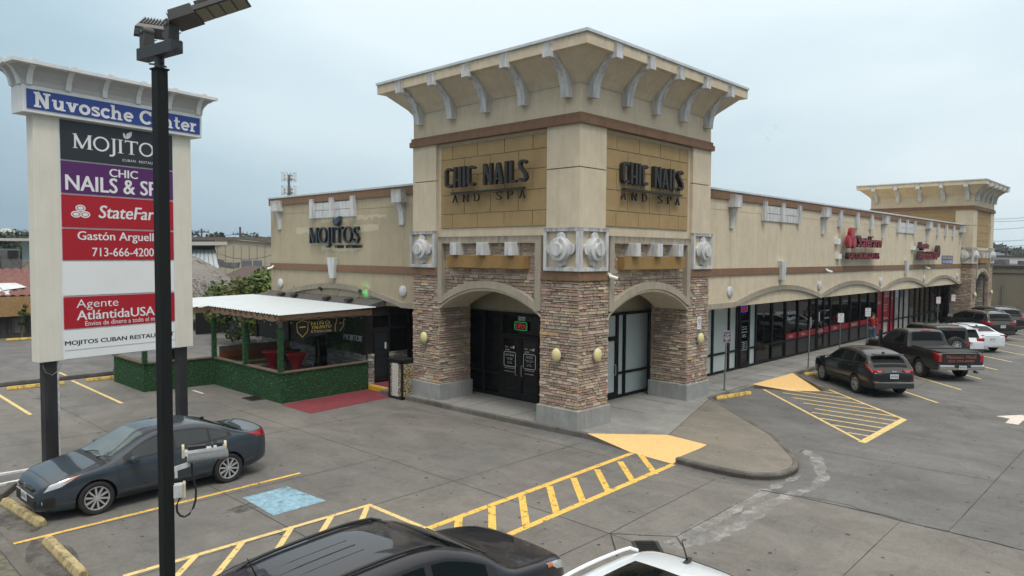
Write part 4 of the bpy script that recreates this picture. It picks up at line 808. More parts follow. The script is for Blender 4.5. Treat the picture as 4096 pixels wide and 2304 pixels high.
pole_sign(16.45, -.1, 2.25, M_plum, M_txtw, SP, 'plum Parking for CHIC NAILS sign on a leaning post ahead of the dark crossover', radians(10), lean=.12)
pole_sign(20.75, .05, 2.2, M_txtw, M_signpl, SF, 'white insurance parking sign behind the roof of the dark crossover'); pole_sign(24.9, .1, 2.25, M_txtw, M_signpl, SF, 'white insurance parking sign next to the man in red')
for x, l in ((39.2, 'white and red parking sign seen above the hard-top off-roader, left of two'), (43.3, 'white and red parking sign seen above the hard-top off-roader, right of two')):
    pole_sign(x, .1, 2.3, M_txtw, M_signred, (('RESERVED', .35, .05, .25), ('PARKING', .27, .05, .24), ('ONLY', .2, .05, .14), ('agente', .12, .03, .2), ('customers', .06, .03, .22)), l)
# ------------------------------------------------------------------ pylon sign
P0, P1 = V((-11.91, 5.79, 0)), V((-7.93, 6.50, 0)); r = (P1-P0).normalized(); n = V((r.y, -r.x, 0)); WS = (P1-P0).length
PY = thing('pylon_sign', (*P0.xy, G0), 'tall white tenant pylon sign on two black posts, headed Nuvosche Center', 'pylon sign')
def S(x, d, z): q = P0+r*x-n*d; return (q.x, q.y, z)      # x along the face, d behind it
M_sgcream = mat('sign_cabinet', (.72,.69,.60), .6, var=.05, scale=1.5, dirt=.12); M_sgwhite = mat('sign_trim', (.72,.74,.74), .6, var=.04, dirt=.2); M_cove = mat('sign_cove', (.46,.46,.45), .8, var=.05)
ZB, ZT = 2.52, 8.02
x0, x1 = .17, 3.88
b = MB(S); b.box((x0, .0, ZB), (x0+.50, .32, ZT)); b.box((x1-.47, 0, ZB), (x1, .32, ZT)); b.build('side_pylon', M_sgcream, PY, bevel=.012)
b = MB(S); b.box((x0+.50, .05, ZB), (x1-.47, .27, ZT)); b.build('cabinet', M_sgwhite, PY)
b = MB(S); b.box((-.07, -.13, 7.97), (4.12, .42, 8.56)); b.build('header_box', M_sgwhite, PY, bevel=.012)
MB(S).box((.0, -.145, 8.055), (4.055, -.125, 8.47)).build('header_panel', M_navy, PY)
strokes('Nuvosche Center', SLAB, S(.13, -.147, 8.10), r, Z, .325, 3.86, M_txtw, PY, 'header_lettering')
b = MB(S); rings = []
for o, z in ((0, 8.56), (.0, 8.66), (.04, 8.75), (.11, 8.86), (.21, 8.94), (.29, 8.96), (.29, 9.03)): rings.append([(-.07-o, -.13-o, z), (4.12+o, -.13-o, z), (4.12+o, .42+o, z), (-.07-o, .42+o, z)])
b.grid(rings[:5], 1, True); b.grid(rings[4:], 0, True); b.add(rings[-1], [(0,1,2,3)]); b.build('cornice', [M_sgwhite, M_cove], PY)
for i in range(6):
    c = .05+3.95*i/5; prof = [(-.12, 8.56), (-.17, 8.56), (-.20, 8.72), (-.27, 8.86), (-.37, 8.94), (-.47, 8.95), (-.47, 9.05), (-.3, 9.05), (-.12, 8.74)]
    MB(S).extr([(c-.055, d, z) for d, z in prof], (.11, 0, 0)).build('cornice_bracket', M_sgwhite, PY)
for d in (-.02, .34):
    prof = [(-.07, 8.56), (-.12, 8.56), (-.15, 8.72), (-.22, 8.86), (-.32, 8.94), (-.41, 8.95), (-.41, 9.05), (-.2, 9.05), (-.07, 8.74)]
    MB(S).extr([(x, d-.055, z) for x, z in prof], (0, .11, 0)).build('cornice_bracket', M_sgwhite, PY); MB(S).extr([(4.05-x, d-.055, z) for x, z in prof], (0, .11, 0)).build('cornice_bracket', M_sgwhite, PY)
# tenant panels, top to bottom
px0, px1 = .715, 3.365; PW = px1-px0
rows = [(7.05, 7.955, M_char), (6.30, 7.04, M_purple), (5.53, 6.285, M_red), (4.78, 5.515, M_red), (3.975, 4.765, M_signw), (3.215, 3.96, M_red), (2.53, 3.19, M_signw)]
MB(S).box((px0-.05, .01, 2.53), (px1+.05, .06, ZT-.03)).build('panel_frame', M_sgwhite, PY)
for z0, z1, m in rows: MB(S).box((px0, -.012, z0+.012), (px1, .012, z1-.012)).build('tenant_panel', m, PY)
def st(q, row, fx, fy, fw, fh, m=None, **k): z0, z1, _ = rows[row]; return txt(q, S(px0+PW*fx, -.013, z0+(z1-z0)*fy), r, Z, (z1-z0)*fh, PW*fw, m or M_txtw, PY, 'panel_lettering', **k)
z0, z1, _ = rows[0]; strokes('MOJITOS', ROM, S(px0+PW*.10, -.014, z0+(z1-z0)*.32), r, Z, (z1-z0)*.36, PW*.83, M_txtw, PY, 'panel_lettering')
st('CUBAN  RESTAURANT', 0, .52, .12, .38, .065, sp=1.2)
F = frame(S(px0+PW*.555, -.014, z0+(z1-z0)*.71), r, Z); b = MB(); q = (z1-z0)*.24; shape(b, [(x*q*1.1, y*q) for x, y in LEAF], F, .001); shape(b, [(x*q*1.3, y*q) for x, y in LEAF2], F, .0015); b.build('leaf_emblem', M_txtw, PY, fix=False)
st('CHIC', 1, .40, .62, .26, .26, bold=.03); st('NAILS & SPA', 1, .03, .1, .93, .48, bold=.03)
st('StateFarm', 2, .30, .32, .62, .40, bold=.025, shear=.18)
z0, z1, _ = rows[2]; b = MB(); F = frame(S(px0+PW*.08, -.014, z0+(z1-z0)*.30), r, Z); q = (z1-z0)
for cx, cy in ((.10, .11), (.33, .11), (.215, .30)): ribbon(b, arc(cx*q*1.15, cy*q, .13*q, .085*q, 0, 360, 20), .035*q, 0, .001, lambda x, y, z: F @ V((x, y, z))); shape(b, arc(cx*q*1.15, cy*q, .085*q, .05*q, 0, 360, 20)[:-1], F, .0012)
b.build('oval_emblem', M_txtw, PY, fix=False)
st('Gastón Arguelles', 3, .12, .56, .78, .36, bold=.02); st('713-666-4200', 3, .24, .13, .56, .28, bold=.015)
st('Agente', 5, .10, .56, .36, .34, bold=-.004); st('AtlántidaUSA', 5, .10, .26, .70, .30, bold=.02); st('Envíos de dinero a todo el mundo', 5, .17, .07, .74, .15)
z0, z1, _ = rows[5]; b = MB(); F = frame(S(px0+PW*.87, -.014, z0+(z1-z0)*.46), r, Z); ribbon(b, arc(0, 0, .13, .15, 0, 360, 20), .02, 0, .001, lambda x, y, z: F @ V((x, y, z)))
for k in (-.06, .02, .08): ribbon(b, [(-.1+k, -.1), (k, .03), (.06+k*.3, .12)], .016, 0, .001, lambda x, y, z: F @ V((x, y, z)))
b.build('globe_emblem', M_txtw, PY, fix=False)
st('MOJITOS CUBAN RESTAURANT', 6, .0, .44, .99, .20, M_blk, bold=.03)
MB(S).box((px0, -.016, rows[6][0]+(rows[6][1]-rows[6][0])*.30), (px1, -.012, rows[6][0]+(rows[6][1]-rows[6][0])*.33)).build('letter_track', M_cove, PY)
M_pblk = mat('weathered_black_post', (.016,.017,.018), .6, var=.3, scale=4, dirt=.2, dirtcol=(.10,.10,.10)); M_peel = mat('peeling_white', (.55,.55,.53), .8, var=.3, scale=9, dirt=.98, dirtcol=(.02,.02,.02))
b = MB(S); b.box((.31, .06, G0), (.57, .28, ZB+.05)); b.build('post', M_pblk, PY); b = MB(S); b.box((3.52, .08, G0), (3.75, .28, ZB+.05)); b.build('post', M_pblk, PY)
MB(S).box((.572, .08, G0), (.62, .27, ZB)).build('post_conduit', M_peel, PY)
b = MB(S); b.tube([(.25, .0, 2.46), (.3, -.02, 2.3), (.43, -.02, 2.22), (.57, -.02, 2.31), (.64, .0, 2.46)], .008); b.build('cable', M_galv, PY)
# ------------------------------------------------------------------ light pole at the street kerb
M_pole = mat('black_pole_paint', (.008,.009,.009), .6, var=.2, scale=30, dirt=.12, dirtcol=(.03,.03,.03), spec=.25); M_lamph = mat('grey_lamp_casting', (.048,.046,.044), .5, var=.1); M_bar = mat('charcoal_bracket', (.028,.032,.035), .5, var=.08); M_led = mat('led_lens', (.20,.195,.13), .3, var=.15, scale=40)
LX, LY = -13.44, -5.86
LP = thing('light_pole', (LX, LY, G0), 'square black parking light pole with two tilted LED heads in the foreground', 'light pole', rz=radians(9), local=True)
hw = .0505; ZP_ = 6.615-G0
MB().box((-hw, -hw, 0), (hw, hw, ZP_)).build('pole', M_pole, LP, bevel=.006); MB().box((-.06, -.06, ZP_), (.06, .06, ZP_+.014)).build('pole_cap', M_pole, LP)
MB().box((-.17, -.17, 0), (.17, .17, .025)).build('base_plate', M_pole, LP)
b = MB(); b.cyl((0, 0, ZP_+.016), (0, 0, ZP_+.16), .042, n=16); b.build('tenon', M_bar, LP, smooth=40)
b = MB()
for a in (20, 140, 260): b.cyl((.03*cos(radians(a)), .03*sin(radians(a)), ZP_+.05), (.085*cos(radians(a)), .085*sin(radians(a)), ZP_+.05), .008, n=6)
b.build('set_screws', M_pole, LP)
b = MB()
for z in (-.1, -.16, -.2): b.cyl((-.03, -hw, ZP_+z), (-.03, -hw-.006, ZP_+z), .009, n=8)
b.build('holes', M_dark, LP)
TH = radians(9)
def lv(a): a = V(a); return V((a.x*cos(TH)+a.y*sin(TH), -a.x*sin(TH)+a.y*cos(TH), a.z))
RV, FV = V((.937, -.35, 0)), V((.35, .937, 0))
zb0 = ZP_+.115; BLn = .285
b = MB(); b.box((-.055, -BLn, zb0), (.055, BLn, zb0+.105)); b.build('crossbar', M_bar, LP, bevel=.003)
b = MB(); b.add([(-.05, -BLn-.001, zb0+.005), (.05, -BLn-.001, zb0+.005), (.05, -BLn-.001, zb0+.1), (-.05, -BLn-.001, zb0+.1), (0, -BLn-.012, zb0+.05)], [(0,1,4), (1,2,4), (2,3,4), (3,0,4)]); b.build('crossbar_cap', M_bar, LP, fix=False)
def head(org, A, Wd, lab, stem_y):
    A, Wd = V(A).normalized(), V(Wd).normalized(); Nn = Wd.cross(A); Nn = Nn if Nn.z > 0 else -Nn; Wd = (Wd-A*Wd.dot(A)).normalized(); org = V(org)
    b = MB(); b.box((-.05, stem_y-.04, zb0+.105), (.05, stem_y+.04, zb0+.25)); b.cyl((-.05, stem_y, zb0+.25), (.05, stem_y, zb0+.25), .045, n=18); k = b.build('knuckle', M_lamph, LP, smooth=40, bevel=.004)
    b = MB(); b.cyl((-.056, stem_y, zb0+.25), (.056, stem_y, zb0+.25), .014, n=10)
    for z in (.13, .2): b.tube([(.05, stem_y+.02, zb0+z), (.085, stem_y+.02, zb0+z), (.1, stem_y+.02, zb0+z+.01)], .005)
    b.build('bolt', M_galv, k)
    b = MB(); Q = lambda a, w_, h: org+A*a+Wd*w_+Nn*h
    def bx(a0, a1, w0, w1, h0, h1, mi=0, tp=0): b.add([Q(a0, w0, h0), Q(a1, w0, h0), Q(a1, w1, h0), Q(a0, w1, h0), Q(a0+tp, w0+tp, h1), Q(a1-tp, w0+tp, h1), Q(a1-tp, w1-tp, h1), Q(a0+tp, w1-tp, h1)], [(3,2,1,0), (4,5,6,7), (0,1,5,4), (1,2,6,5), (2,3,7,6), (3,0,4,7)], mi)
    bx(0, .22, -.165, .165, -.02, .075, 0, .012); bx(.2, .66, -.165, .165, .0, .05, 0, .015)
    for i in range(12): bx(.24, .64, -.15+i*.027, -.138+i*.027, .05, .078, 0)
    hd = b.build('lamp_head', M_lamph, LP, bevel=.004)
    b = MB()
    for i in range(4): bx(.225+i*.107, .225+i*.107+.094, -.145, .145, -.008, .0)
    b.build('led_module', M_led, hd)
    b = MB(); bx(-.006, 0, -.15, -.07, .005, .055); bx(-.006, 0, .07, .15, .005, .055); b.build('maker_plate', M_galv, hd)
y1, y2 = -.2, .2
A1 = lv((.95*RV-.31*FV)*cos(radians(21))+Z*sin(radians(21))); W1 = lv(.31*RV+.95*FV)
head(V((0, y1, zb0+.245))+A1*.03, A1, W1, '', y1)
A2 = lv((.97*FV+.12*RV)*cos(radians(23))+Z*sin(radians(23))); head(V((0, y2, zb0+.215))+A2*.03+lv(RV)*.05, A2, lv(RV), '', y2)
# junction box, arm and the old opened floodlight on the pole
PW_ = V((LX, LY, 0)); OF = lambda a, f, z: PW_+RV*a+FV*f+V((0, 0, z))
OG = OF
FL = thing('flood_light', OF(.15, 0, 3.1), 'weathered white floodlight hanging open on an arm of the black light pole', 'floodlight')
M_wpaint = mat('chipped_white_paint', (.60,.61,.60), .6, var=.1, scale=9, dirt=.5); M_beige = mat('aged_beige_plastic', (.50,.46,.32), .6, var=.1); M_alu = mat('brushed_aluminium', (.55,.56,.58), .35, .8, var=.12, scale=30)
b = MB(); b.obox(OF(.14, 0, 3.02), RV*.07+V((0,0,.018)), FV*.008, V((0,0,.022))); b.obox(OF(.25, 0, 3.075), RV*.05+V((0,0,.02)), FV*.01, V((0,0,.03))); b.obox(OF(.085, 0, 2.97), RV*.012, FV*.01, V((0,0,.05))); b.build('arm', M_wpaint, FL)
OF = lambda a, f, z: OG(.135+(a-.135)*.78, f*.8, 3.10+(z-3.13)*.72)
for a, s in ((.135, 1), (.60, 1)):
    b = MB(); b.extr([OF(a, f, z) for f, z in [(.09, 3.13), (-.03, 3.13), (-.03, 3.24)]+[(.03+.06*cos(radians(q)), 3.24+.055*sin(radians(q))) for q in (180, 140, 100, 60, 20, 0)]], RV*.022); b.build('end_cap', M_beige, FL)
b = MB(); b.obox(OF(.38, .03, 3.19), RV*.18+V((0,0,.009)), FV*.04, V((0,0,.022))); b.build('body', M_wpaint, FL)
b = MB(); b.obox(OF(.30, .03, 3.245), RV*.08, FV*.028, V((0,0,.013))); b.cyl(OF(.46, .03, 3.25), OF(.48, .03, 3.25), .036, n=14); b.cyl(OF(.52, .03, 3.26), OF(.585, .03, 3.26), .035, n=14); b.build('ballast', M_blk, FL)
b = MB(); rows_ = []
for a in (.19, .64): rows_.append([OF(a, -.09+.055*cos(radians(q)), 3.155+(a-.19)*.04+.075*sin(radians(q))) for q in range(170, 381, 15)])
b.grid(rows_); rows_ = [[p+FV*.004 for p in rw] for rw in rows_]; b.grid(rows_); b.build('reflector', M_alu, FL, smooth=50)
b = MB(); b.extr([OF(.19, -.09+.055*cos(radians(q)), 3.155+.075*sin(radians(q))) for q in range(170, 381, 15)], RV*.003); b.build('reflector_end', M_wpaint, FL)
OF = OG
JB = thing('junction_box', OF(.1, 0, 2.7), 'white junction box with a beige cover and black cable loop on the light pole', 'junction box')
b = MB(); b.obox(OF(.10, 0, 2.80), RV*.04, FV*.04, V((0,0,.062))); b.build('box', M_wpaint, JB, bevel=.006); b = MB(); b.obox(OF(.152, 0, 2.802), RV*.012, FV*.05, V((0,0,.07))); b.build('cover', M_beige, JB, bevel=.008)
b = MB(); pts = [(.13,2.75),(.105,2.72),(.085,2.67),(.09,2.61),(.115,2.57),(.15,2.555),(.19,2.575),(.225,2.63),(.245,2.70),(.25,2.78),(.235,2.87),(.22,2.96),(.215,3.05)]
b.tube([OF(a, -.03, z) for a, z in pts], .010, 8); b.build('cable', M_blk, JB, smooth=60)
# ------------------------------------------------------------------ restaurant extension, patio
M_dkwood = mat('dark_stained_wood', (.018,.016,.015), .6, var=.2); M_roll = mat('rolled_roofing', (.085,.082,.078), .95, var=.3, scale=4); M_lumber = mat('raw_lumber', (.36,.235,.135), .8, var=.25, scale=4, stretch=(1, 1, 6)); M_lumberd = mat('weathered_lumber', (.15,.115,.08), .85, var=.3, scale=6)
M_leaf = tintmat('artificial_leaf', .9, 1.45, .2, 30, .1, .05); M_hedge = mat('hedge_backing', (.016,.05,.02), .95, var=.5, scale=30)
EX = thing('restaurant_annex', (0, 14, 0), 'low dark restaurant annex with grey stone base and flat roof against the left wing', 'annex')
b = MB(); b.box((-.05, 10.15, 2.6), (1.0, 19.0, 2.95)); b.build('fascia', M_dkwood, EX); b = MB(); b.add([(-.15, 10.05, 2.98), (.76, 10.05, 3.22), (.76, 19.1, 3.22), (-.15, 19.1, 2.98), (-.15, 10.05, 2.92), (.76, 10.05, 2.96), (.76, 19.1, 2.96), (-.15, 19.1, 2.92)], [(0,1,2,3), (4,5,1,0), (7,4,0,3), (7,6,5,4), (5,6,2,1), (6,7,3,2)]); b.build('roof', M_roll, EX)
b = MB(); b.box((.02, 10.4, 0), (.2, 19, 2.6), 1); b.T = fL(0, 0); stones(b, 10.3, 13.0, 0, 1.12, .03, pal=GREYS, thick=.02, hmin=.06, hmax=.1); stones(b, 13.95, 19.0, 0, 1.12, .03, pal=GREYS, thick=.02, hmin=.06, hmax=.1); b.T = lambda s, d, z: (s, 10.15+d, z); stones(b, -.02, .27, 0, 1.15, .02, pal=GREYS, thick=.04); stones(b, 1.0, 2.0, 0, 1.15, .1, pal=GREYS, thick=.04); b.T = None; b.build('stone_base', [M_stone, M_dkwood], EX, fix=False)
b = MB(); b.box((-.04, 10.16, 1.16), (.22, 10.4, 2.6)); b.box((.22, 10.2, 2.05), (2.0, 10.3, 2.12)); b.box((1.0, 10.2, 1.15), (1.08, 10.3, 2.6)); b.box((.2, 10.3, 0), (2.0, 10.34, 2.95), 1); b.build('timber_frame', [M_dkwood, M_dark], EX)
b = MB(); b.box((.27, 10.17, .05), (1.0, 10.22, 2.04)); d = b.build('door', mat('black_door', (.016,.017,.019), .4, var=.1), EX); b = MB(); b.box((.36, 10.16, .25), (.9, 10.172, 1.9)); b.build('door_panel', M_char, d); MB().box((.86, 10.12, .9), (.89, 10.15, 1.5)).build('door_handle', M_steel, d); MB().box((.78, 10.155, 1.3), (.85, 10.165, 1.55)).build('keypad', M_txtw, d)
MB().box((.3, 10.22, 2.14), (.98, 10.25, 2.58)).build('transom_window', M_glass, EX); MB().box((1.1, 10.22, 1.2), (1.98, 10.25, 2.58)).build('window', M_glass, EX)
txt('Welcome', (.45, 10.158, 1.25), X, Z, .1, .36, M_pole, d); txt('MOJITOS', (.42, 10.158, .95), X, Z, .1, .42, M_pole, d)
b = MB(); b.box((-.0, 13.0, 0), (.015, 13.9, 2.4)); b.box((-.02, 13.08, .1), (-.001, 13.8, 2.3), 1); b.build('patio_door', [M_blk, M_glass], EX)
b = MB()
for y in (10.4, 12.9, 14.0, 16, 18.9): b.box((-.06, y, 1.1), (.06, y+.12, 2.6))
b.build('timber_post', M_dkwood, EX)
MB().box((0.03, 14.0, 1.15), (.05, 18.9, 2.6)).build('window', M_glass, EX)
def leafwall(b, o, u, v, w_, h, n, dens=420, size=.05, jit=.03):
    o, u, v, n = V(o), V(u), V(v), V(n)
    for _ in range(int(dens*w_*h)):
        p = o+u*random.uniform(0, w_)+v*random.uniform(0, h)+n*random.uniform(0, jit); a = random.uniform(0, 6.3)
        t1 = (u*cos(a)+v*sin(a)+n*random.uniform(-.2, .8)).normalized()*size*random.uniform(.6, 1.2); t2 = n.cross(t1).normalized()*size*.45*random.uniform(.7, 1.2)+n*random.uniform(-.01, .02)
        g = random.uniform(.5, 1.5); c = (.022*g, .095*g, .032*g) if random.random() < .8 else (.05*g, .16*g, .05*g)
        b.add([p-t1*.5, p+t2*.5, p+t1*.6, p-t2*.5], [(0,1,2,3)], 1, c)
HT = .93
def hedge(p, q, nrm, lab, wd=.13, ends=True):
    p, q, nn = V((*p, G0)), V((*q, G0)), V((*nrm, 0)); u = (q-p).normalized(); L = (q-p).length
    t = thing('artificial_hedge', p, lab, 'hedge', 'artificial hedge panels round the patio')
    b = MB(); b.add([p, q, q-nn*wd, p-nn*wd]+[x+V((0,0,HT-G0-.04)) for x in (p, q, q-nn*wd, p-nn*wd)], [(0,1,5,4), (1,2,6,5), (2,3,7,6), (3,0,4,7), (4,5,6,7)])
    leafwall(b, p, u, Z, L, HT-G0-.05, nn)
    leafwall(b, p-nn*wd, u, Z, L, HT-G0-.05, -nn, 60)
    b.build('foliage_panel', [M_hedge, M_leaf], t, fix=False)
    b = MB(); b.add([p+nn*.05-u*.02, q+nn*.05+u*.02, q-nn*(wd+.02)+u*.02, p-nn*(wd+.02)-u*.02], [(0,1,2,3)]); 
    for i, vtx in enumerate(b.v): b.v[i] = (vtx[0], vtx[1], HT)
    b.extr([V((x, y, HT-.04)) for x, y, z in b.v[:4]], (0, 0, .0)) if False else None
    b2 = MB(); b2.extr([V((x, y, HT-.045)) for x, y, z in b.v[:4]], (0, 0, .045)); b2.build('timber_cap', M_lumberd, t)
hedge((-3.78, 9.8), (-.12, 9.98), (0, -1), 'green artificial hedge behind the red carpet, nearest the annex door')
hedge((-3.8, 14.95), (-3.78, 9.8), (-1, 0), 'green artificial hedge along the street side of the patio, under the eave posts')
hedge((-6.32, 15.15), (-3.8, 14.98), (0, -1), 'short green artificial hedge partly hidden by the pylon leg')
hedge((-6.33, 18.3), (-6.32, 15.15), (-1, 0), 'leftmost green artificial hedge beside the yellow wheel stop')
PZ = 2.62
PR_ = thing('patio_cover', (-2, 14, 0), 'white corrugated metal patio roof on raw lumber beams beside the annex', 'patio roof')
def corr(b, p0, p1, q1, q0, n):   # corrugations run from p to q
    rows = []
    for i in range(n*4+1):
        s = i/(n*4); h = .026*(1 if i % 4 in (1, 2) else 0)
        rows.append([V(p0).lerp(V(p1), s)+V((0,0,h)), V(q0).lerp(V(q1), s)+V((0,0,h))])
    b.grid(rows)
M_roofw = mat('white_corrugated_steel', (.52,.575,.60), .45, var=.06, scale=2, metal=0)
b = MB(); corr(b, (-4.05, 9.5, 2.90), (-4.05, 15.0, 2.92), (-.1, 15.0, 3.02), (-.1, 9.5, 2.985), 26); corr(b, (-4.05, 15.0, 2.92), (-4.05, 19.3, 2.94), (-.05, 19.3, 3.03), (-.05, 15.0, 3.02), 20); corr(b, (-6.6, 14.9, 2.88), (-6.6, 19.3, 2.90), (-4.05, 19.3, 2.94), (-4.05, 14.9, 2.92), 20); b.build('roof_sheet', M_roofw, PR_, fix=False)
b = MB(); b.box((-3.9, 9.68, 2.68), (-.15, 9.74, 2.89)); b.box((-3.94, 9.7, 2.66), (-3.88, 14.95, 2.87)); b.box((-6.4, 15.02, 2.66), (-3.94, 15.08, 2.86)); b.box((-6.42, 15.05, 2.66), (-6.36, 19.2, 2.86)); b.build('beam', M_lumber, PR_)
b = MB()
for i in range(13):
    y = 9.85+i*.42; b.box((-4.02, y, 2.78), (-3.9, y+.04, 2.885)); b.box((-3.88, y, 2.74), (-.2, y+.04, 2.86))
b.build('rafter', M_lumber, PR_)
for i, (x, y) in enumerate(((-3.78, 9.84), (-3.8, 12.35), (-3.82, 14.9), (-6.3, 15.1), (-6.3, 18.2))):
    MB().box((x-.05, y-.05, HT), (x+.05, y+.05, 2.70)).build('post', M_lumberd, PR_)
    b = MB(); b.box((x-.07, y-.07, HT), (x+.07, y+.07, 2.45))
    for nn, u in ((-X, Y), (-Y, X), (X, Y), (Y, X)): leafwall(b, V((x, y, HT))+V(nn)*.07-V(u)*.085, u, Z, .17, 1.52, nn, 500)
    b.build('post_foliage', [M_hedge, M_leaf], PR_, fix=False)
# string of lights under the eave
t = thing('string_lights', (-3.9, 9.7, 2.6), 'black string lights looped along the lumber patio beams', 'string lights'); b = MB(); c = MB()
L_ = [V((-.3, 9.62, 2.8))]+[V((-3.85+3.55*(1-k/10), 9.64, 2.74-.05*(k % 2))) for k in range(1, 11)]+[V((-3.97, 9.7+.44*k, 2.70-.07*(k % 2))) for k in range(0, 13)]+[V((-4.0-.6*k, 14.98, 2.7-.06*(k % 2))) for k in range(0, 5)]
b.tube(L_, .011, 5); b.build('cable', M_blk, t)
M_bulb = mat('bulb_glass', (.25,.23,.19), .2, var=0)
for i, p in enumerate(L_[1:]):
    c.cyl(p, p-V((0,0,.06)), .016, n=6); c.lathe([(.008, 0), (.017, -.025), (.016, -.045), (0, -.055)], p-V((0,0,.06)), (0,0,1), 8, 1)
c.build('bulbs', [M_blk, M_bulb], t)
# banner hanging under the front beam
t = thing('banner', (-2.9, 9.9, 2.3), 'black and gold NIÑO TALENTO banner hanging under the patio roof', 'banner')
b = MB(); n = 12; rows_ = [[V((-3.25+2.13*i/n, 9.92+.03*sin(i*1.7)+.02*sin(k*2+i), 2.02+.62*k/3+.02*sin(i*.9)*(3-k)/3+.14*(i/n)*(3-k)/3)) for i in range(n+1)] for k in range(4)]; b.grid(rows_); b.build('cloth', mat('banner_cloth', (.010,.010,.011), .55, var=.2), t, smooth=60)
M_yl = mat('banner_gold', (.72,.56,.10), .5, var=.1)
txt('NIÑO', (-2.60, 9.86, 2.45), X, Z, .15, .76, M_yl, t, bold=.015, sp=1.3); txt('TALENTO', (-2.58, 9.86, 2.32), X, Z, .105, .8, M_yl, t, bold=.02, shear=.2); txt('& Primera Línea', (-2.60, 9.86, 2.18), X, Z, .11, .82, M_beige, t); txt('MVP', (-1.45, 9.86, 2.42), X, Z, .06, .16, M_beige, t)
b = MB(); F = frame((-2.93, 9.865, 2.36), X, Z); ribbon(b, [(-.22, .2), (0, .28), (.22, .2), (.2, -.1), (0, -.3), (-.2, -.1), (-.22, .2)], .022, 0, .002, lambda x, y, z: F @ V((x, y, z))); ribbon(b, [(-.12, .05), (.12, .05)], .04, 0, .002, lambda x, y, z: F @ V((x, y, z)))
F = frame((-1.62, 9.865, 2.17), X, Z); ribbon(b, [(0, 0), (.0, .2), (.08, .42)], .018, 0, .002, lambda x, y, z: F @ V((x, y, z))); ribbon(b, [(.2, 0), (.36, .2), (.36, .42)], .018, 0, .002, lambda x, y, z: F @ V((x, y, z))); b.build('emblem', M_yl, t, fix=False)
t = thing('wall_sign', (-.03, 11.4, 1.9), 'white script MOJITOS on dark greenery inside the patio', 'shop sign')
b = MB(); leafwall(b, (-.02, 12.9, 1.2), (0, -1, 0), Z, 2.4, 1.35, (-1, 0, 0), 300); b.box((-.02, 10.5, 1.2), (0, 12.9, 2.55)); b.build('greenery_panel', [M_hedge, M_leaf], t, fix=False)
txt('MOJITOS', (-.07, 11.68, 1.53), -Y, Z, .30, 1.25, M_txtw, t, bold=-.012, shear=.25, ext=.03)
# patio furniture
M_redcl = mat('red_stretch_cloth', (.24,.006,.010), .65, var=.15, scale=4); M_blkcl = mat('black_table_top', (.02,.02,.022), .5, var=.1)
def cocktail(x, y, m, lab, h=1.06, r=.38):
    t = thing('cocktail_table', (x, y, .27), lab, 'table', 'cocktail tables on the patio')
    MB().lathe([(0, h), (r, h), (r+.01, h-.02), (r, h-.04)], (x, y, .28), n=26).build('tabletop', m, t, smooth=30)
    n = 26; prof = [(r, h-.03), (r*.72, h-.2), (r*.42, h*.55), (r*.40, h*.42), (r*.62, h*.18), (r*.82, .0)]; rows_ = []
    for rr, z in prof: rows_.append([V((x+rr*(1+.12*cos(4*2*pi*k/n)*(1 if z < h*.3 else .3))*cos(2*pi*k/n), y+rr*(1+.12*cos(8*pi*k/n)*(1 if z < h*.3 else .3))*sin(2*pi*k/n), 0.28+z)) for k in range(n)])
    b = MB(); b.grid(rows_, wrap=True); b.build('table_skirt', m, t, smooth=60)
MB().box((-3.68, 10.12, G0), (-.18, 19.0, .27)).build('patio_floor', M_asph)['kind'] = 'structure'; MB().box((-6.15, 15.3, G0), (-3.7, 19.0, .266)).build('patio_floor', M_asph)['kind'] = 'structure'
cocktail(-2.8, 12.2, M_redcl, 'red cloth cocktail table behind the middle post'); cocktail(-2.5, 11.05, M_redcl, 'red cloth cocktail table behind the corner post'); cocktail(-2.2, 12.0, M_blkcl, 'black cocktail table between the two red ones'); cocktail(-4.6, 17.0, M_blkcl, 'black round table behind the pylon post', .9, .5)
t = thing('bench', (-2.6, 14.0, .27), 'brown wooden bench with a grey backboard along the patio wall', 'bench')
b = MB(); b.box((-3.4, 14.2, .66), (-1.0, 14.65, .72)); b.build('seat', M_lumber, t); b = MB(); b.box((-3.6, 14.9, .5), (-.6, 14.96, 1.32)); b.build('backboard', M_lumberd, t); MB().box((-3.6, 14.86, .85), (-.6, 14.9, 1.12)).build('orange_rail', mat('orange_board', (.22,.07,.02), .7), t)
for x in (-3.3, -1.1): MB().box((x-.05, 14.25, .27), (x+.05, 14.6, .66)).build('leg', M_lumber, t)
t = thing('stool', (-3.05, 13.0, .27), 'small light brown wooden stool behind the middle post', 'stool'); MB().box((-3.4, 12.8, .68), (-2.7, 13.3, .74)).build('seat', M_lumber, t)
for x in (-3.35, -2.75):
    for y in (12.85, 13.25): MB().box((x-.03, y-.03, .27), (x+.03, y+.03, .68)).build('leg', M_lumber, t)
t = thing('wall_fan', (-3.95, 13.4, 2.1), 'black caged fan hanging between the patio posts', 'fan'); b = MB()
c0 = V((-3.95, 12.75, 2.2)); ax_ = V((-.8, -.6, 0))
for k in range(10):
    a = pi*k/10; d1 = V((.6, -.8, 0))*cos(a)+Z*sin(a); b.tube([c0+d1*.3*cos(q)+ax_*.14*sin(q) for q in [pi*2*j/16 for j in range(17)]], .006, 4)
b.tube([c0+(V((.6,-.8,0))*cos(q)+Z*sin(q))*.3 for q in [pi*2*j/20 for j in range(21)]], .012, 5); b.build('cage', M_blk, t); MB().cyl(c0-ax_*.06, c0+ax_*.06, .09, n=12).build('motor', M_blk, t); MB().tube([c0+V((0,0,.28)), c0+V((.02,.02,.62))], .015).build('hanger', M_blk, t)
b = MB()
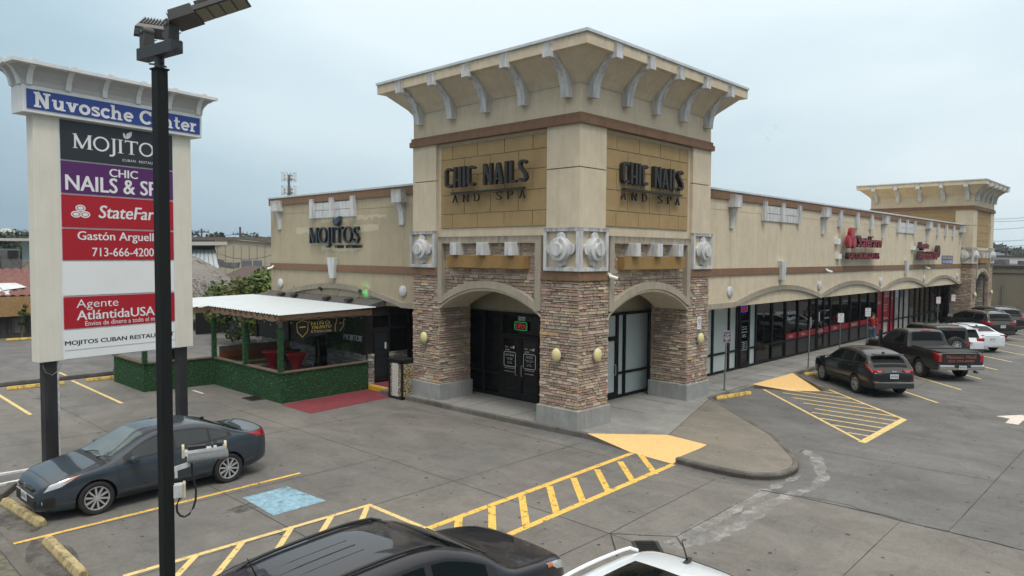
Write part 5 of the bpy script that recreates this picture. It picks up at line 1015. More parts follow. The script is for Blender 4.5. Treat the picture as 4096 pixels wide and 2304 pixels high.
for k in range(3):
    a = 2*pi*k/3; d1 = V((.6, -.8, 0))*cos(a)+Z*sin(a); d2 = V((.6, -.8, 0))*-sin(a)+Z*cos(a); b.add([c0+d1*.06-d2*.03, c0+d1*.25-d2*.09, c0+d1*.25+d2*.07+ax_*.05, c0+d1*.06+d2*.03+ax_*.03], [(0,1,2,3)])
b.build('blades', M_blk, t, fix=False)
def palm(x, y, h, lab, n=11):
    t = thing('potted_palm', (x, y, .27), lab, 'palm', 'potted palms by the annex wall'); M_palm = bpy.data.materials.get('palm_leaf') or mat('palm_leaf', (.035,.075,.03), .6, var=.3)
    MB().lathe([(.14, 0), (.19, .3), (.17, .3), (0, .29)], (x, y, .28), n=14).build('pot', M_blkcl, t); MB().tube([(x, y, .5), (x+.02, y, .27+h*.5), (x, y+.02, h+.2)], [.05, .04, .03], 7).build('trunk', M_lumberd, t)
    b = MB()
    for i in range(n):
        a = 2*pi*i/n+random.uniform(-.2, .2); l = random.uniform(.5, .75); pts = [V((x+cos(a)*l*s, y+sin(a)*l*s, h+.2+.28*sin(s*2.4)-.35*s*s)) for s in (0, .2, .4, .6, .8, 1)]
        for p, q in zip(pts, pts[1:]):
            d = (q-p).normalized(); sd = d.cross(Z).normalized()
            for s in (-1, 1):
                for k in range(3): m_ = p.lerp(q, k/3); b.add([m_, m_+d*.03, m_+sd*s*.2+d*.14-Z*.08], [(0,1,2)])
    b.build('fronds', M_palm, t, fix=False)
palm(-.55, 11.0, 1.25, 'green potted palm right of the patio door'); palm(-.5, 12.85, 1.35, 'darker green potted palm in front of the patio door')
# carpet, step, tiled kiosk
t = MB().poly([(-3.88, 9.68, G0+.009), (-3.87, 7.79, G0+.009), (-.5, 8.13, G0+.009), (-.02, 8.9, G0+.009), (-.05, 9.96, G0+.009)]); o = t.build('red_carpet', mat('red_carpet_pile', (.20,.035,.045), .95, var=.15, scale=3, bump=.3, bscale=120), fix=False); tag(o, 'dull red outdoor carpet laid before the annex door and artificial hedge', 'carpet')
MB().box((-.02, 8.9, -.01), (.03, 10.15, .03)).build('step_edge', M_ramp)['kind'] = 'structure'; o = MB().box((-.14, 8.95, G0-.02), (-.03, 9.93, .008)).build('painted_step', mat('step_yellow', (.62,.42,.02), .8, var=.15)); struct(o); sheet('entrance_carpet', [(.04, 8.92), (2, 8.92), (2, 10.14), (.04, 10.14)], .006, bpy.data.materials['red_carpet_pile'])
K = thing('host_stand', (-.2, 7.8, G0), 'black framed host stand clad in mosaic tile and white stone by the left pier', 'host stand', rz=radians(0))
kx0, kx1, ky0, ky1, kz = -.50, .12, 7.42, 8.20, 1.22
b = MB()
for x in (kx0, kx1-.07):
    for y in (ky0, ky1-.07): b.box((x, y, G0), (x+.07, y+.07, kz))
b.box((kx0-.02, ky0-.02, kz), (kx1+.02, ky1+.02, kz+.05)); b.box((kx0, ky0, G0), (kx1, ky1, G0+.1)); b.box((kx0, ky0, kz-.1), (kx1, ky1, kz)); b.build('frame', M_blk, K, bevel=.004)
MB().box((kx0+.02, ky0+.02, G0+.05), (kx1-.02, ky1-.02, kz-.05)).build('core', M_dark, K)
PAL = [((.45,.40,.28), 4), ((.20,.12,.05), 3), ((.05,.035,.02), 2), ((.30,.22,.10), 4), ((.55,.52,.42), 2)]
def mosaic(b, T, s0, s1, z0, z1, q=.035):
    n = int((s1-s0)/q); m = int((z1-z0)/q)
    for i in range(n):
        for j in range(m): b.T = T; b.box((s0+i*q+.002, -.006, z0+j*q+.002), (s0+(i+1)*q-.002, .004, z0+(j+1)*q-.002), 0, stonecol(PAL))
M_mos = tintmat('mosaic_tile', .2, 1, .1, 20, 0)
b = MB(); T1 = lambda s, d, z: (kx0+.012+d, ky0+s, z); T2 = lambda s, d, z: (kx0+s, ky0+.012+d, z)

for T_k, a_k, c_k in ((T1, .08, .22), (T1, .56, .70), (T2, .08, .55)): b = MB(); mosaic(b, T_k, a_k, c_k, G0+.1, kz-.1); b.build('mosaic', M_mos, K, fix=False)
b = MB(T1); z = G0+.1
while z < kz-.12: b.box((.225, -.01-random.uniform(0, .012), z), (.555, .004, z+.028)); z += .03
b.build('stone_strip', mat('white_split_stone', (.58,.57,.55), .8, var=.15, scale=20), K)
o = MB().box((-.25, 6.95, G0), (.0, 7.3, -.06)).build('stone_block', M_base, bevel=.02); tag(o, 'small grey block on the ground at the foot of the left pier', 'block')
# flood lights on the annex roof
for y, l in ((16.9, 'black work light with a cable on the annex roof, leftmost of four'), (15.8, 'black work light on the annex roof, second from the left'), (13.2, 'black work light on the annex roof, below the arch'), (11.6, 'black work light on the annex roof beside the green glow')):
    t = thing('roof_light', (.2, y, 3.08), l, 'floodlight', 'work lights on the annex roof'); b = MB(); b.obox((.1, y, 3.16), (.11, 0, .03), (0, .17, 0), (-.015, 0, .05)); b.build('housing', M_blk, t, bevel=.01); MB().tube([(.25, y, 3.12), (.4, y+.1, 3.12), (.6, y+.05, 3.18), (.74, y, 3.5)], .012, 5).build('cable', M_blk, t); MB().box((.1, y-.05, 3.07), (.2, y+.05, 3.13)).build('stand', M_blk, t)
# the lit green lamp washes a spot of the wall
gl = bpy.data.lights.new('green_lamp', 'SPOT'); gl.energy = 9; gl.color = (.05, 1, .2); gl.spot_size = radians(60); gl.shadow_soft_size = .05; go = bpy.data.objects.new('green_lamp', gl); COL.objects.link(go); go.location = (.3, 11.2, 3.3); go.rotation_euler = (V((-.45, -.15, -.2))).to_track_quat('Z', 'Y').to_euler()
for y in (14.6, 11.6):
    t = thing('wall_lamp', (.74, y, 3.45), 'small black floodlight on the wall %s the restaurant arch' % ('under the middle of' if y > 14 else 'under the right side of'), 'wall lamp', 'small floodlights under the arch'); b = MB(); b.obox((.66, y, 3.48), (.05, 0, 0), (0, .09, 0), (0, 0, .06)); b.build('housing', M_blk, t); MB().box((.68, y-.02, 3.38), (.75, y+.02, 3.5)).build('bracket', M_blk, t)
# ------------------------------------------------------------------ vehicles
def pw(tab):
    """monotone piecewise curve through (x, value) pairs (smooth between knots)"""
    xs = [p[0] for p in tab]; ys = [p[1] for p in tab]; n = len(xs)
    d = [(ys[i+1]-ys[i])/(xs[i+1]-xs[i]) for i in range(n-1)]; m = [d[0]]+[0 if d[i-1]*d[i] <= 0 else 2*d[i-1]*d[i]/(d[i-1]+d[i]) for i in range(1, n-1)]+[d[-1]]
    def f(x):
        if x <= xs[0]: return ys[0]
        if x >= xs[-1]: return ys[-1]
        i = max(k for k in range(n-1) if xs[k] <= x); h = xs[i+1]-xs[i]; t = (x-xs[i])/h
        return ys[i]*(2*t**3-3*t*t+1)+h*m[i]*(t**3-2*t*t+t)+ys[i+1]*(-2*t**3+3*t*t)+h*m[i+1]*(t**3-t*t)
    return f
def paint(name, c, metal=.35, rough=.32):
    m = mat(name, c, .4, metal*.4, var=.03, scale=2, coat=.9, spec=.1)
    m.node_tree.nodes['Principled BSDF'].inputs['Coat Roughness'].default_value = .015; return m
M_tyre = mat('tyre_rubber', (.018,.018,.018), .85, var=.2, scale=30); M_rimd = mat('rim_shadow', (.012,.012,.012), .6, var=0); M_alloy = mat('alloy', (.46,.47,.48), .35, .35, var=.05); M_lens = mat('clear_lamp', (.55,.57,.58), .08, .3, var=.1, scale=20, coat=1); M_lensr = mat('red_lamp', (.33,.006,.012), .1, var=.1, scale=14, coat=1); M_lensa = mat('amber_lamp', (.55,.14,.02), .15, var=0, coat=1)
M_cglass = mat('tinted_car_glass', (.005,.008,.008), .015, var=0, spec=.14); M_trim = mat('black_trim', (.014,.014,.015), .5, var=.1); M_chrome = mat('chrome', (.62,.63,.64), .12, 1, var=0); M_plate = mat('plate_white', (.60,.62,.62), .5, var=.04); M_bumper = mat('grey_plastic', (.022,.023,.024), .65, var=.1)
M_cglass3 = mat('sky_sheen_glass', (.022,.030,.032), .02, var=.1, scale=1, spec=.6)  # lighter base colour stands in for sky reflected in the side windows
M_cglass2 = mat('sky_glare_glass', (.10,.13,.13), .02, var=.25, scale=1.3, spec=.9)  # pale base colour paints in the bright sky mirrored by the windshield
def wheel_parts(parent, x, y, r, wd, side, spokes, rimcol, cover=.66):
    """tyre, rim and spokes at the hub (x, y, r); side is the outer direction along y"""
    c = (x, y, r); ax = (0, side, 0); h = wd/2
    w_ = MB().lathe([(r*.6, -h), (r*.93, -h), (r*.99, -h*.75), (r, -h*.4), (r, h*.4), (r*.99, h*.75), (r*.93, h), (r*.80, h*1.03), (r*cover+.005, h*.92), (r*cover, h*.3)], c, ax, 32, cap=False).build('wheel', M_tyre, parent, smooth=35)
    b = MB(); b.lathe([(r*cover, h*.75), (r*cover*.98, h*.95), (r*cover*.92, h*.93), (r*cover*.90, h*.55)], c, ax, 32, 0, False); b.lathe([(r*cover*1.0, h*.3), (0, h*.28)], c, ax, 24, 1); b.lathe([(r*.15, h*.3), (r*.14, h*.92), (0, h*.96)], c, ax, 14, 0)
    C = V(c); S_ = V(ax)
    for k in range(spokes):
        a = 2*pi*k/spokes+.2; d = V((cos(a), 0, sin(a))); tt = V((-sin(a), 0, cos(a)))
        for o in ((-.055, .055) if spokes <= 6 else (0,)):
            p0, p1 = C+d*r*.1+tt*o*r*.8+S_*h*.86, C+d*r*cover*.93+tt*o*r*2.2+S_*h*.88; q = tt*r*(.045 if spokes > 6 else .04)
            b.add([p0-q, p0+q, p1+q*1.15, p1-q*1.15, p0-q-S_*.05, p0+q-S_*.05, p1+q*1.15-S_*.05, p1-q*1.15-S_*.05], [(0,1,2,3), (0,4,5,1), (1,5,6,2), (2,6,7,3), (3,7,4,0)])
    b.build('rim', [rimcol, M_rimd], w_, smooth=30, fix=False)
    return w_
class Car:
    """a body surface S(x, k): x from the nose, k along a filleted cross-section; panels are patches of that surface"""
    def __init__(s, name, loc, yaw, label, cat, L, W, top, belt, plan, roofw, zb, body, rad=(.05, .08, .12, .10, .06, .10, .1), crown=.03, tumble=.30, low=None, z0=G0):
        s.L, s.W = L, W; s.top = pw(top); s.belt = pw(belt); s.plan = pw(plan); s.zb = pw(zb); s.rad = rad; s.crown = crown; s.tum = tumble; s.mat = body; s.low = low; s.roofw = roofw; s.K = 4
        s.root = thing(name, (loc[0], loc[1], z0), label, cat, None, yaw, True)
    def ctrl(s, x):
        w_ = s.W/2*s.plan(x); z0 = s.zb(x); zs = s.belt(x); zt = max(s.top(x), zs+.012); ws = w_-.035
        yr = max(min(ws-.03-s.tum*(zt-zs), s.roofw if s.roofw else 9), .1); h = zs-z0
        return [(0, z0), (w_*.86, z0), (w_*.965, z0+h*.14), (w_, z0+h*.48), (w_*.985, z0+h*.80), (ws, zs), (yr, zt-s.crown*.7), (yr*.55, zt-s.crown*.12), (0, zt)]
    def sec(s, x):
        P = [V(p) for p in s.ctrl(x)]; out_ = [P[0]]
        for i in range(1, len(P)-1):
            a, c, d = P[i-1], P[i], P[i+1]; r0 = min(s.rad[i-1], (c-a).length*.42); r1 = min(s.rad[i-1], (d-c).length*.42)
            q0 = c+(a-c).normalized()*r0 if r0 > 1e-6 else c; q1 = c+(d-c).normalized()*r1 if r1 > 1e-6 else c
            for k in range(s.K):
                t = k/(s.K-1); out_.append(q0*(1-t)**2+c*2*t*(1-t)+q1*t*t)
        return out_+[P[-1]]
    def S(s, x, k, side=1):
        """k may be fractional"""
        q = s.sec(x); i = min(int(k), len(q)-2); p = q[i].lerp(q[i+1], k-i); return V((s.L/2-x, p.x*side, p.y))
    def nrm(s, x, k, side):
        e = .01; a = s.S(x+e, k, side)-s.S(max(x-e, 0), k, side); i = min(max(k, .02), 28.9); b = s.S(x, i+.05, side)-s.S(x, i-.05, side); n = a.cross(b); n = n.normalized() if n.length > 1e-9 else V((0, 0, 1))
        c = V((s.L/2-x, 0, .6)); return n if n.dot(s.S(x, k, side)-c) > 0 else -n
    def body(s, arches, rw, name='body'):
        L = s.L; xs = [0, .015, .05, .1, .17, .26, .37, .5]+[.5+(L-1.0)*i/46 for i in range(1, 46)]+[L-.5, L-.37, L-.26, L-.17, L-.1, L-.05, L-.015, L]; rows = []
        for x in xs:
            h = s.sec(x); rows.append([V((L/2-x, p.x, p.y)) for p in h]+[V((L/2-x, -p.x, p.y)) for p in h[-2:0:-1]])
        b = MB(); m = len(rows[0]); b.grid(rows, 0, True)
        for r_, sg in ((rows[0], 1), (rows[-1], -1)):
            c = sum(r_, V((0, 0, 0)))/m; zs_ = [p.z for p in r_]; c = V((r_[0].x, 0, (min(zs_)+max(zs_))/2)); r2 = [c+(p-c)*.93+V((sg*.02, 0, 0)) for p in r_]; r3 = [c+(p-c)*.6+V((sg*.035, 0, 0)) for p in r_]
            b.grid([r_, r2, r3], 0, True); b.add(r3, [tuple(range(m))])
        me = b.mesh(name, [s.mat, M_trim, M_bumper])
        bm = bmesh.new(); bm.from_mesh(me); bmesh.ops.remove_doubles(bm, verts=bm.verts, dist=.0008); bmesh.ops.recalc_face_normals(bm, faces=bm.faces); bm.to_mesh(me); bm.free()
        o = link(name, me, s.root)
        c = MB()
        for x in arches:
            for sd in (1, -1): c.cyl((L/2-x, sd*(s.W/2-.30), rw), (L/2-x, sd*(s.W/2+.3), rw), rw*1.13+.01, n=30, mi=1)
        co = link('cutter', c.mesh('cutter', [s.mat, M_trim, M_bumper])); co.location = s.root.location; co.rotation_euler = s.root.rotation_euler
        bo = o.modifiers.new('arch', 'BOOLEAN'); bo.operation = 'DIFFERENCE'; bo.object = co; bo.solver = 'EXACT'
        bpy.context.view_layer.update(); dg = bpy.context.evaluated_depsgraph_get(); nm = bpy.data.meshes.new_from_object(o.evaluated_get(dg)); o.modifiers.clear(); o.data = nm; nm.name = name
        bpy.data.objects.remove(co)
        if s.low:
            for p in nm.polygons:
                if p.material_index == 0 and p.center.z < s.low(s.L/2-p.center.x): p.material_index = 2
        nm.polygons.foreach_set('use_smooth', [True]*len(nm.polygons)); nm.set_sharp_from_angle(angle=radians(32)); s.bodyo = o
        return o
    def patch(s, name, m, x0, x1, k0, k1, sides=(1, -1), off=.006, nx=10, nk=6, fx0=None, fx1=None, parent=None, both=False, solid=True):
        """panel over x0..x1 (may shift with k through fx0/fx1) and section range k0..k1"""
        out_ = []
        for sd in sides:
            rows = []
            for i in range(nx+1):
                r_ = []
                for j in range(nk+1):
                    v = j/nk; k = k0+(k1-k0)*v; a = fx0(v) if fx0 else x0; c = fx1(v) if fx1 else x1; x = a+(c-a)*i/nx
                    r_.append(s.S(x, k, sd)+s.nrm(x, k, sd)*off)
                rows.append(r_)
            if both: rows = [r_[::1]+[V((p.x, -p.y, p.z)) for p in r_[::-1][1:]] for r_ in rows]
            b = MB(); b.grid(rows); out_.append(b.build(name, m, parent or s.root, smooth=50, fix=False))
            if both: break
        return out_
    def plate(s, x, z, text, face=1, tilt=0, h=.16, w_=.31):
        X0 = s.L/2-x; t = s.root; b = MB(); b.obox((X0, 0, z), (.006, 0, 0), (0, w_/2, 0), (tilt, 0, h/2)); p = b.build('license_plate', M_plate, t)
        rr = V((0, 1, 0)) if face > 0 else V((0, -1, 0)); o = V((X0+face*.008, -rr.y*w_*.42, z-h*.22)); txt(text, o, rr, (tilt*2/h*.5, 0, 1), h*.42, w_*.84, M_blk, p, 'plate_text', bold=.02); txt('TEXAS', o+V((0, rr.y*w_*.27, h*.5)), rr, (0, 0, 1), h*.14, w_*.3, M_blk, p, 'plate_text')
    def wheels(s, axles, r, wd, spokes, rc=None, inset=.03, cover=.66):
        for x in axles:
            for sd in (1, -1): wheel_parts(s.root, s.L/2-x, sd*(s.W/2-inset-wd/2), r, wd, sd, spokes, rc or M_alloy, cover)
    def mirror(s, x, z, m):
        for sd in (1, -1):
            y = sd*(s.W/2*s.plan(x)+.0); b = MB(); c = V((s.L/2-x, y+sd*.11, z)); n = 8
            b.lathe([(.001, -.12), (.06, -.11), (.085, -.06), (.09, .02), (.075, .09), (.001, .11)], c, (0, sd, 0), 14); b.obox(c-V((0, sd*.12, .05)), (.03, 0, 0), (0, .06, 0), (0, 0, .015))
            o = b.build('side_mirror', m, s.root, smooth=50)
            for v in o.data.vertices: v.co.x = c.x+(v.co.x-c.x)*1.05; v.co.z = c.z+(v.co.z-c.z)*.9
    def seam(s, x0, x1, k0=8, k1=20, sides=(1, -1), wd=.014):
        s.patch('door_seam', M_trim, x0, x0, k0, k1, sides, .0015, 1, 14, lambda v: x0+(x1-x0)*v-wd/2, lambda v: x0+(x1-x0)*v+wd/2)
    def handle(s, x, sides=(1, -1), m=None):
        for sd in sides:
            p = s.S(x, 16.5, sd)+s.nrm(x, 16.5, sd)*.012; MB().obox(p, (.1, 0, 0), (0, .014, 0), (0, 0, .016)).build('door_handle', m or s.mat, s.root, bevel=.006)
    def rails(s, x0, x1, y, m, h=.045):
        for sd in (1, -1):
            pts = [V((s.L/2-x, sd*(y(x) if callable(y) else y), s.top(x)-s.crown*.45+(h if .08 < (x-x0)/(x1-x0) < .92 else -.005))) for x in [x0+(x1-x0)*i/12 for i in range(13)]]
            MB().tube(pts, .02, 8).build('roof_rail', m, s.root, smooth=60)
    def fin(s, x, rod=0, m=None, lean=.35):
        z = s.top(x)-.005; X0 = s.L/2-x; b = MB(); b.extr([(X0+.09, -.025, z), (X0-.09, -.03, z), (X0-.06, -.012, z+.055), (X0, -.01, z+.04)], (0, .05, 0))
        if rod: b.tube([(X0-.02, 0, z+.03), (X0-.02-rod*lean, 0, z+.03+rod)], [.012, .006], 6)
        b.build('antenna', m or M_trim, s.root, bevel=.004)
    def xbox(s, name, m, x0, x1, y0, y1, z0, z1, bevel=.01, sides=(1,)):
        for sd in sides: MB().box((s.L/2-x1, min(y0*sd, y1*sd), z0), (s.L/2-x0, max(y0*sd, y1*sd), z1)).build(name, m, s.root, bevel=bevel)
PL = lambda L: [(0, .80), (.06, .865), (.2, .925), (.5, .975), (1.0, 1), (L-1.1, 1), (L-.5, .975), (L-.2, .92), (L-.06, .86), (L, .81)]
SW0, SW1 = 20, 21   # section indices that bound the side glass (end of the shoulder fillet .. start of the roof fillet)
def side_glass(c, spans, m=M_cglass, v0=.06, v1=.94, slant=0):
    for a, b_ in spans: c.patch('side_window', m, a, b_, SW0+v0, SW0+v1, nx=8, nk=5, off=.004)
def glassband(c, x0, x1, m=M_trim):
    c.patch('window_surround', m, x0, x1, SW0-.4, SW1+.15, nx=26, nk=5, off=.002)
def greenhouse(c, wx0, wx1, rx0, rx1, m1=M_cglass, m2=M_cglass, marg=.07):
    c.patch('windshield', m1, wx0, wx1, 24.4, 29, sides=(1,), off=.004, nx=14, nk=8, both=True)
    c.patch('rear_window', m2, rx0, rx1, 24.4, 29, sides=(1,), off=.004, nx=12, nk=8, both=True)
# --- grey sedan, nose to the street
pb = paint('slate_blue_paint', (.033,.046,.060))
L = 4.64; c = Car('parked_car', (-10.17, 3.70), pi+.044, 'slate blue sedan with ten-spoke wheels, nose to the street behind the pylon', 'car', L, 1.78,
    [(0, .62), (.06, .72), (.25, .80), (.7, .90), (1.12, .985), (1.5, 1.16), (1.95, 1.375), (2.2, 1.435), (2.55, 1.455), (3.0, 1.435), (3.45, 1.33), (3.95, 1.13), (4.15, 1.085), (4.35, 1.08), (4.56, 1.10), (4.61, 1.07), (L, .98)],
    [(0, .58), (.1, .68), (.4, .78), (.9, .86), (1.4, .89), (2.3, .915), (3.2, .955), (4.1, 1.02), (4.5, 1.0), (L, .90)],
    [(0, .66), (.05, .75), (.14, .83), (.3, .91), (.6, .97), (1.0, 1), (L-1.0, 1), (L-.5, .97), (L-.2, .90), (L-.06, .82), (L, .76)], None,
    [(0, .22), (.4, .17), (1.3, .19), (3.4, .20), (4.2, .24), (L, .32)], pb, tumble=.38, crown=.045)
c.body((.94, 3.64), .325); c.wheels((.94, 3.64), .325, .215, 10, inset=.012, cover=.72)
glassband(c, 1.45, 3.72); side_glass(c, ((1.62, 2.42), (2.50, 3.20), (3.25, 3.62)), M_cglass3); greenhouse(c, 1.16, 1.95, 3.38, 4.0, M_cglass2)
c.seam(1.38, 1.30); c.seam(2.46, 2.46); c.seam(3.25, 3.45); c.handle(2.28); c.handle(3.22); c.mirror(1.6, .98, pb)
c.patch('headlight', M_lens, .10, .62, 15.4, 19.8, nx=10, nk=4, off=.006, fx0=lambda v: .08+.10*v, fx1=lambda v: .34+.34*v); c.patch('turn_signal', M_lensa, .5, .72, 17.6, 19.7, nx=4, nk=3, off=.009, fx0=lambda v: .38+.20*v, fx1=lambda v: .46+.26*v)
c.patch('taillight', M_lensr, L-.55, L-.03, 15.6, 19.7, nx=8, nk=4, off=.007, fx0=lambda v: L-.28-.25*v)
c.patch('hood_seam', M_trim, .18, .19, 20, 29, sides=(1,), off=.002, nx=1, nk=10, both=True); c.patch('cowl', M_trim, 1.04, 1.16, 23, 29, sides=(1,), off=.003, nx=2, nk=8, both=True)
c.xbox('grille', M_trim, -.05, .02, -.55, .55, .27, .47, .03); c.xbox('upper_grille', M_trim, -.042, .0, -.42, .42, .585, .64); c.xbox('grille_trim', M_alloy, -.05, -.03, -.52, .52, .49, .505, .004)
c.patch('fog_lamp_recess', M_trim, .03, .24, 7.5, 11.5, nx=6, nk=5, off=.006); c.xbox('fog_lamp', M_lens, .045, .06, .60, .68, .36, .43, .02, (1, -1)); c.patch('rocker_trim', M_trim, 1.35, 3.2, 5.2, 6.2, nx=12, nk=2, off=.004); c.plate(-.06, .44, 'GTH-2951', 1); c.plate(L+.045, .72, 'GTH-2951', -1)
c.patch('fuel_door', M_trim, 3.92, 3.93, 16.5, 19.2, (1,), .002, 1, 4); c.fin(3.4); c.xbox('emblem', M_chrome, -.05, -.035, -.06, .06, .60, .68, .01)
for sd in (.25, -.35): MB().tube([(L/2-1.13, sd+.05, 1.0), (L/2-1.2, sd+.3, 1.055), (L/2-1.22, sd+.5, 1.065)], .012, 5).build('wiper', M_trim, c.root)
# --- foreground dark crossover, seen from above
pk = paint('charcoal_blue_paint', (.020,.022,.028), .4, .28)
L = 4.86; c = Car('parked_suv', (-10.70, -5.66), 0, 'charcoal crossover cut by the bottom edge of the photo, with black roof rails', 'suv', L, 1.94,
    [(0, .80), (.06, .95), (.3, 1.09), (.8, 1.165), (1.22, 1.22), (1.65, 1.49), (2.05, 1.66), (2.35, 1.74), (2.8, 1.77), (3.6, 1.74), (4.2, 1.67), (4.45, 1.60), (4.68, 1.3), (L, 1.05)],
    [(0, .74), (.1, .88), (.4, 1.02), (1.0, 1.10), (1.6, 1.15), (3.6, 1.21), (4.4, 1.23), (4.65, 1.16), (L, 1.0)], [(0, .66), (.05, .75), (.14, .83), (.3, .91), (.6, .97), (1.0, 1), (L-1.0, 1), (L-.5, .97), (L-.2, .92), (L-.06, .87), (L, .83)], None,
    [(0, .3), (.4, .24), (4.2, .26), (L, .36)], pk, tumble=.33, crown=.05, low=lambda x: .42)
c.body((.95, 3.8), .37); c.wheels((.95, 3.8), .37, .235, 10); glassband(c, 1.55, 4.36); side_glass(c, ((1.7, 2.5), (2.6, 3.42), (3.5, 4.25))); greenhouse(c, 1.28, 2.08, 4.42, 4.70)
c.seam(1.42, 1.4); c.seam(2.5, 2.5); c.seam(3.46, 3.62); c.handle(2.3); c.handle(3.2); c.mirror(1.66, 1.2, M_chrome); c.rails(2.2, 4.2, lambda x: .60-.02*(x-2), M_trim, .03); c.fin(4.15, .3, lean=.45)
for y in (-.36, -.18, 0, .18, .36): MB().tube([(L/2-x, y, c.top(x)-.05*(abs(y)/.56)**2+.002) for x in (3.0, 3.3, 3.7, 4.1)], .006, 5).build('roof_rib', pk, c.root)
c.patch('headlight', M_lens, .1, .6, 16.4, 19.8, nx=8, nk=4, fx0=lambda v: .1+.1*v, fx1=lambda v: .4+.25*v); c.patch('turn_signal', M_lensa, .5, .62, 17.8, 19.6, nx=4, nk=3, off=.009); c.patch('taillight', M_lensr, L-.4, L-.05, 15.6, 20.2, nx=6, nk=4); c.xbox('grille', M_trim, -.045, 0, -.5, .5, .5, .8); c.plate(L+.04, .8, 'KLR-4410', -1)
c.patch('cowl', M_trim, 1.12, 1.24, 23, 29, sides=(1,), off=.003, nx=2, nk=8, both=True); c.patch('hood_seam', M_trim, .24, .25, 20, 29, sides=(1,), off=.002, nx=1, nk=10, both=True)
for sd in (1, -1): c.patch('hood_crease', M_trim, .5, 1.1, 25.2, 25.35, (sd,), .001, 6, 1)
for sd in (.2, -.4): MB().tube([(L/2-1.21, sd+.05, 1.235), (L/2-1.29, sd+.3, 1.28), (L/2-1.31, sd+.55, 1.29)], .012, 5).build('wiper', M_trim, c.root)
# --- foreground white crossover
pwh = paint('white_paint_car', (.60,.65,.69), 0, .3)
L = 4.5; c = Car('parked_suv', (-10.84, -8.72), pi, 'white crossover cut by the bottom edge of the photo, only its rear roof showing', 'suv', L, 1.86,
    [(0, .72), (.06, .86), (.3, 1.0), (.8, 1.075), (1.18, 1.13), (1.6, 1.38), (2.0, 1.77), (2.3, 1.86), (2.9, 1.90), (3.6, 1.87), (4.1, 1.79), (4.28, 1.72), (4.42, 1.3), (L, .98)],
    [(0, .66), (.1, .80), (.4, .93), (1.0, 1.02), (1.6, 1.06), (3.4, 1.12), (4.2, 1.14), (4.4, 1.08), (L, .94)], PL(L), None, [(0, .3), (.4, .24), (4.2, .26), (L, .36)], pwh, tumble=.33, crown=.06, low=lambda x: .42)
c.body((.92, 3.57), .35); c.wheels((.92, 3.57), .35, .225, 5); glassband(c, 1.5, 4.1); side_glass(c, ((1.66, 2.46), (2.55, 3.3), (3.36, 4.0))); greenhouse(c, 1.24, 2.02, 4.20, 4.42)
c.patch('sunroof', M_cglass, 2.25, 3.55, 26.2, 29, sides=(1,), off=.004, nx=10, nk=6, both=True); c.rails(2.15, 3.95, .60, M_signw, .04); c.fin(4.0, .26, lean=-.5); c.mirror(1.62, 1.1, pwh); 
c.patch('taillight', M_lensr, L-.4, L-.05, 15.6, 20.2, nx=6, nk=4); c.patch('headlight', M_lens, .1, .6, 16.4, 19.8, nx=8, nk=4); c.seam(2.5, 2.5); c.handle(2.3); c.plate(L+.04, .8, 'NWB-7306', -1)
# --- dark green-grey crossover on the right
pe = paint('graphite_green_paint', (.010,.014,.015), .3, .28); HD = radians(45.5)
def axle_place(ax, L, xr, yaw):  # rear axle centre -> car centre
    d = xr-L/2; return (ax[0]+cos(yaw)*d, ax[1]+sin(yaw)*d)
L = 4.65; c = Car('parked_suv', axle_place((13.2, -4.0), L, 3.64, HD), HD, 'dark graphite crossover with red wraparound taillights parked nearest the hatched aisle', 'suv', L, 1.84,
    [(0, .72), (.06, .86), (.3, .98), (.8, 1.05), (1.15, 1.10), (1.6, 1.36), (2.0, 1.57), (2.3, 1.645), (2.8, 1.675), (3.4, 1.645), (3.9, 1.56), (4.12, 1.50), (4.38, 1.18), (4.53, 1.05), (L, .95)],
    [(0, .66), (.1, .80), (.4, .92), (1.0, 1.0), (1.6, 1.02), (3.3, 1.10), (4.0, 1.17), (4.33, 1.13), (4.53, 1.02), (L, .88)], PL(L), None, [(0, .3), (.4, .24), (4.2, .27), (L, .38)], pe, tumble=.36, crown=.05, low=lambda x: .40+.16*(x > 4.35))
c.body((.92, 3.64), .36); c.wheels((.92, 3.64), .36, .235, 5, inset=.01, cover=.7); glassband(c, 1.45, 4.22); side_glass(c, ((1.6, 2.45), (2.54, 3.3), (3.42, 4.12))); greenhouse(c, 1.2, 2.0, 4.20, 4.46)
c.seam(1.38, 1.35); c.seam(2.5, 2.5); c.seam(3.36, 3.55); c.handle(2.3, m=M_trim); c.handle(3.22, m=M_trim); c.mirror(1.6, 1.06, pe); c.fin(3.9)
c.patch('window_chrome', M_chrome, 1.5, 4.16, SW0-.46, SW0-.36, nx=20, nk=1, off=.004); c.xbox('spoiler', M_trim, 4.12, 4.36, -.58, .58, 1.525, 1.56, .02)
c.patch('taillight', M_lensr, L-.75, L-.05, 17.0, 20.1, nx=10, nk=4, off=.008, fx0=lambda v: L-.30-.16*v); c.xbox('taillight', M_lensr, L-.10, L+.0, .36, .74, .92, 1.03, .02, (1, -1)); c.xbox('reversing_lamp', M_lens, L-.02, L+.004, .44, .60, .95, .985, .006, (1, -1))
c.xbox('bumper', M_bumper, L-.04, L+.085, -.74, .74, .36, .56, .03); c.xbox('bumper_chrome', M_chrome, L+.03, L+.092, -.72, .72, .565, .59, .006); c.xbox('reflector', M_lensr, L-.02, L+.075, .6, .76, .60, .63, .004, (1, -1))
c.xbox('emblem', M_alloy, L+.035, L+.05, -.09, .09, .96, 1.0, .006); c.plate(L+.05, .80, 'RTW-5027', -1); c.xbox('wiper', M_trim, L-.235, L-.20, -.05, .32, 1.12, 1.14, .004)
c.patch('headlight', M_lens, .1, .7, 16.6, 19.8, nx=8, nk=4)
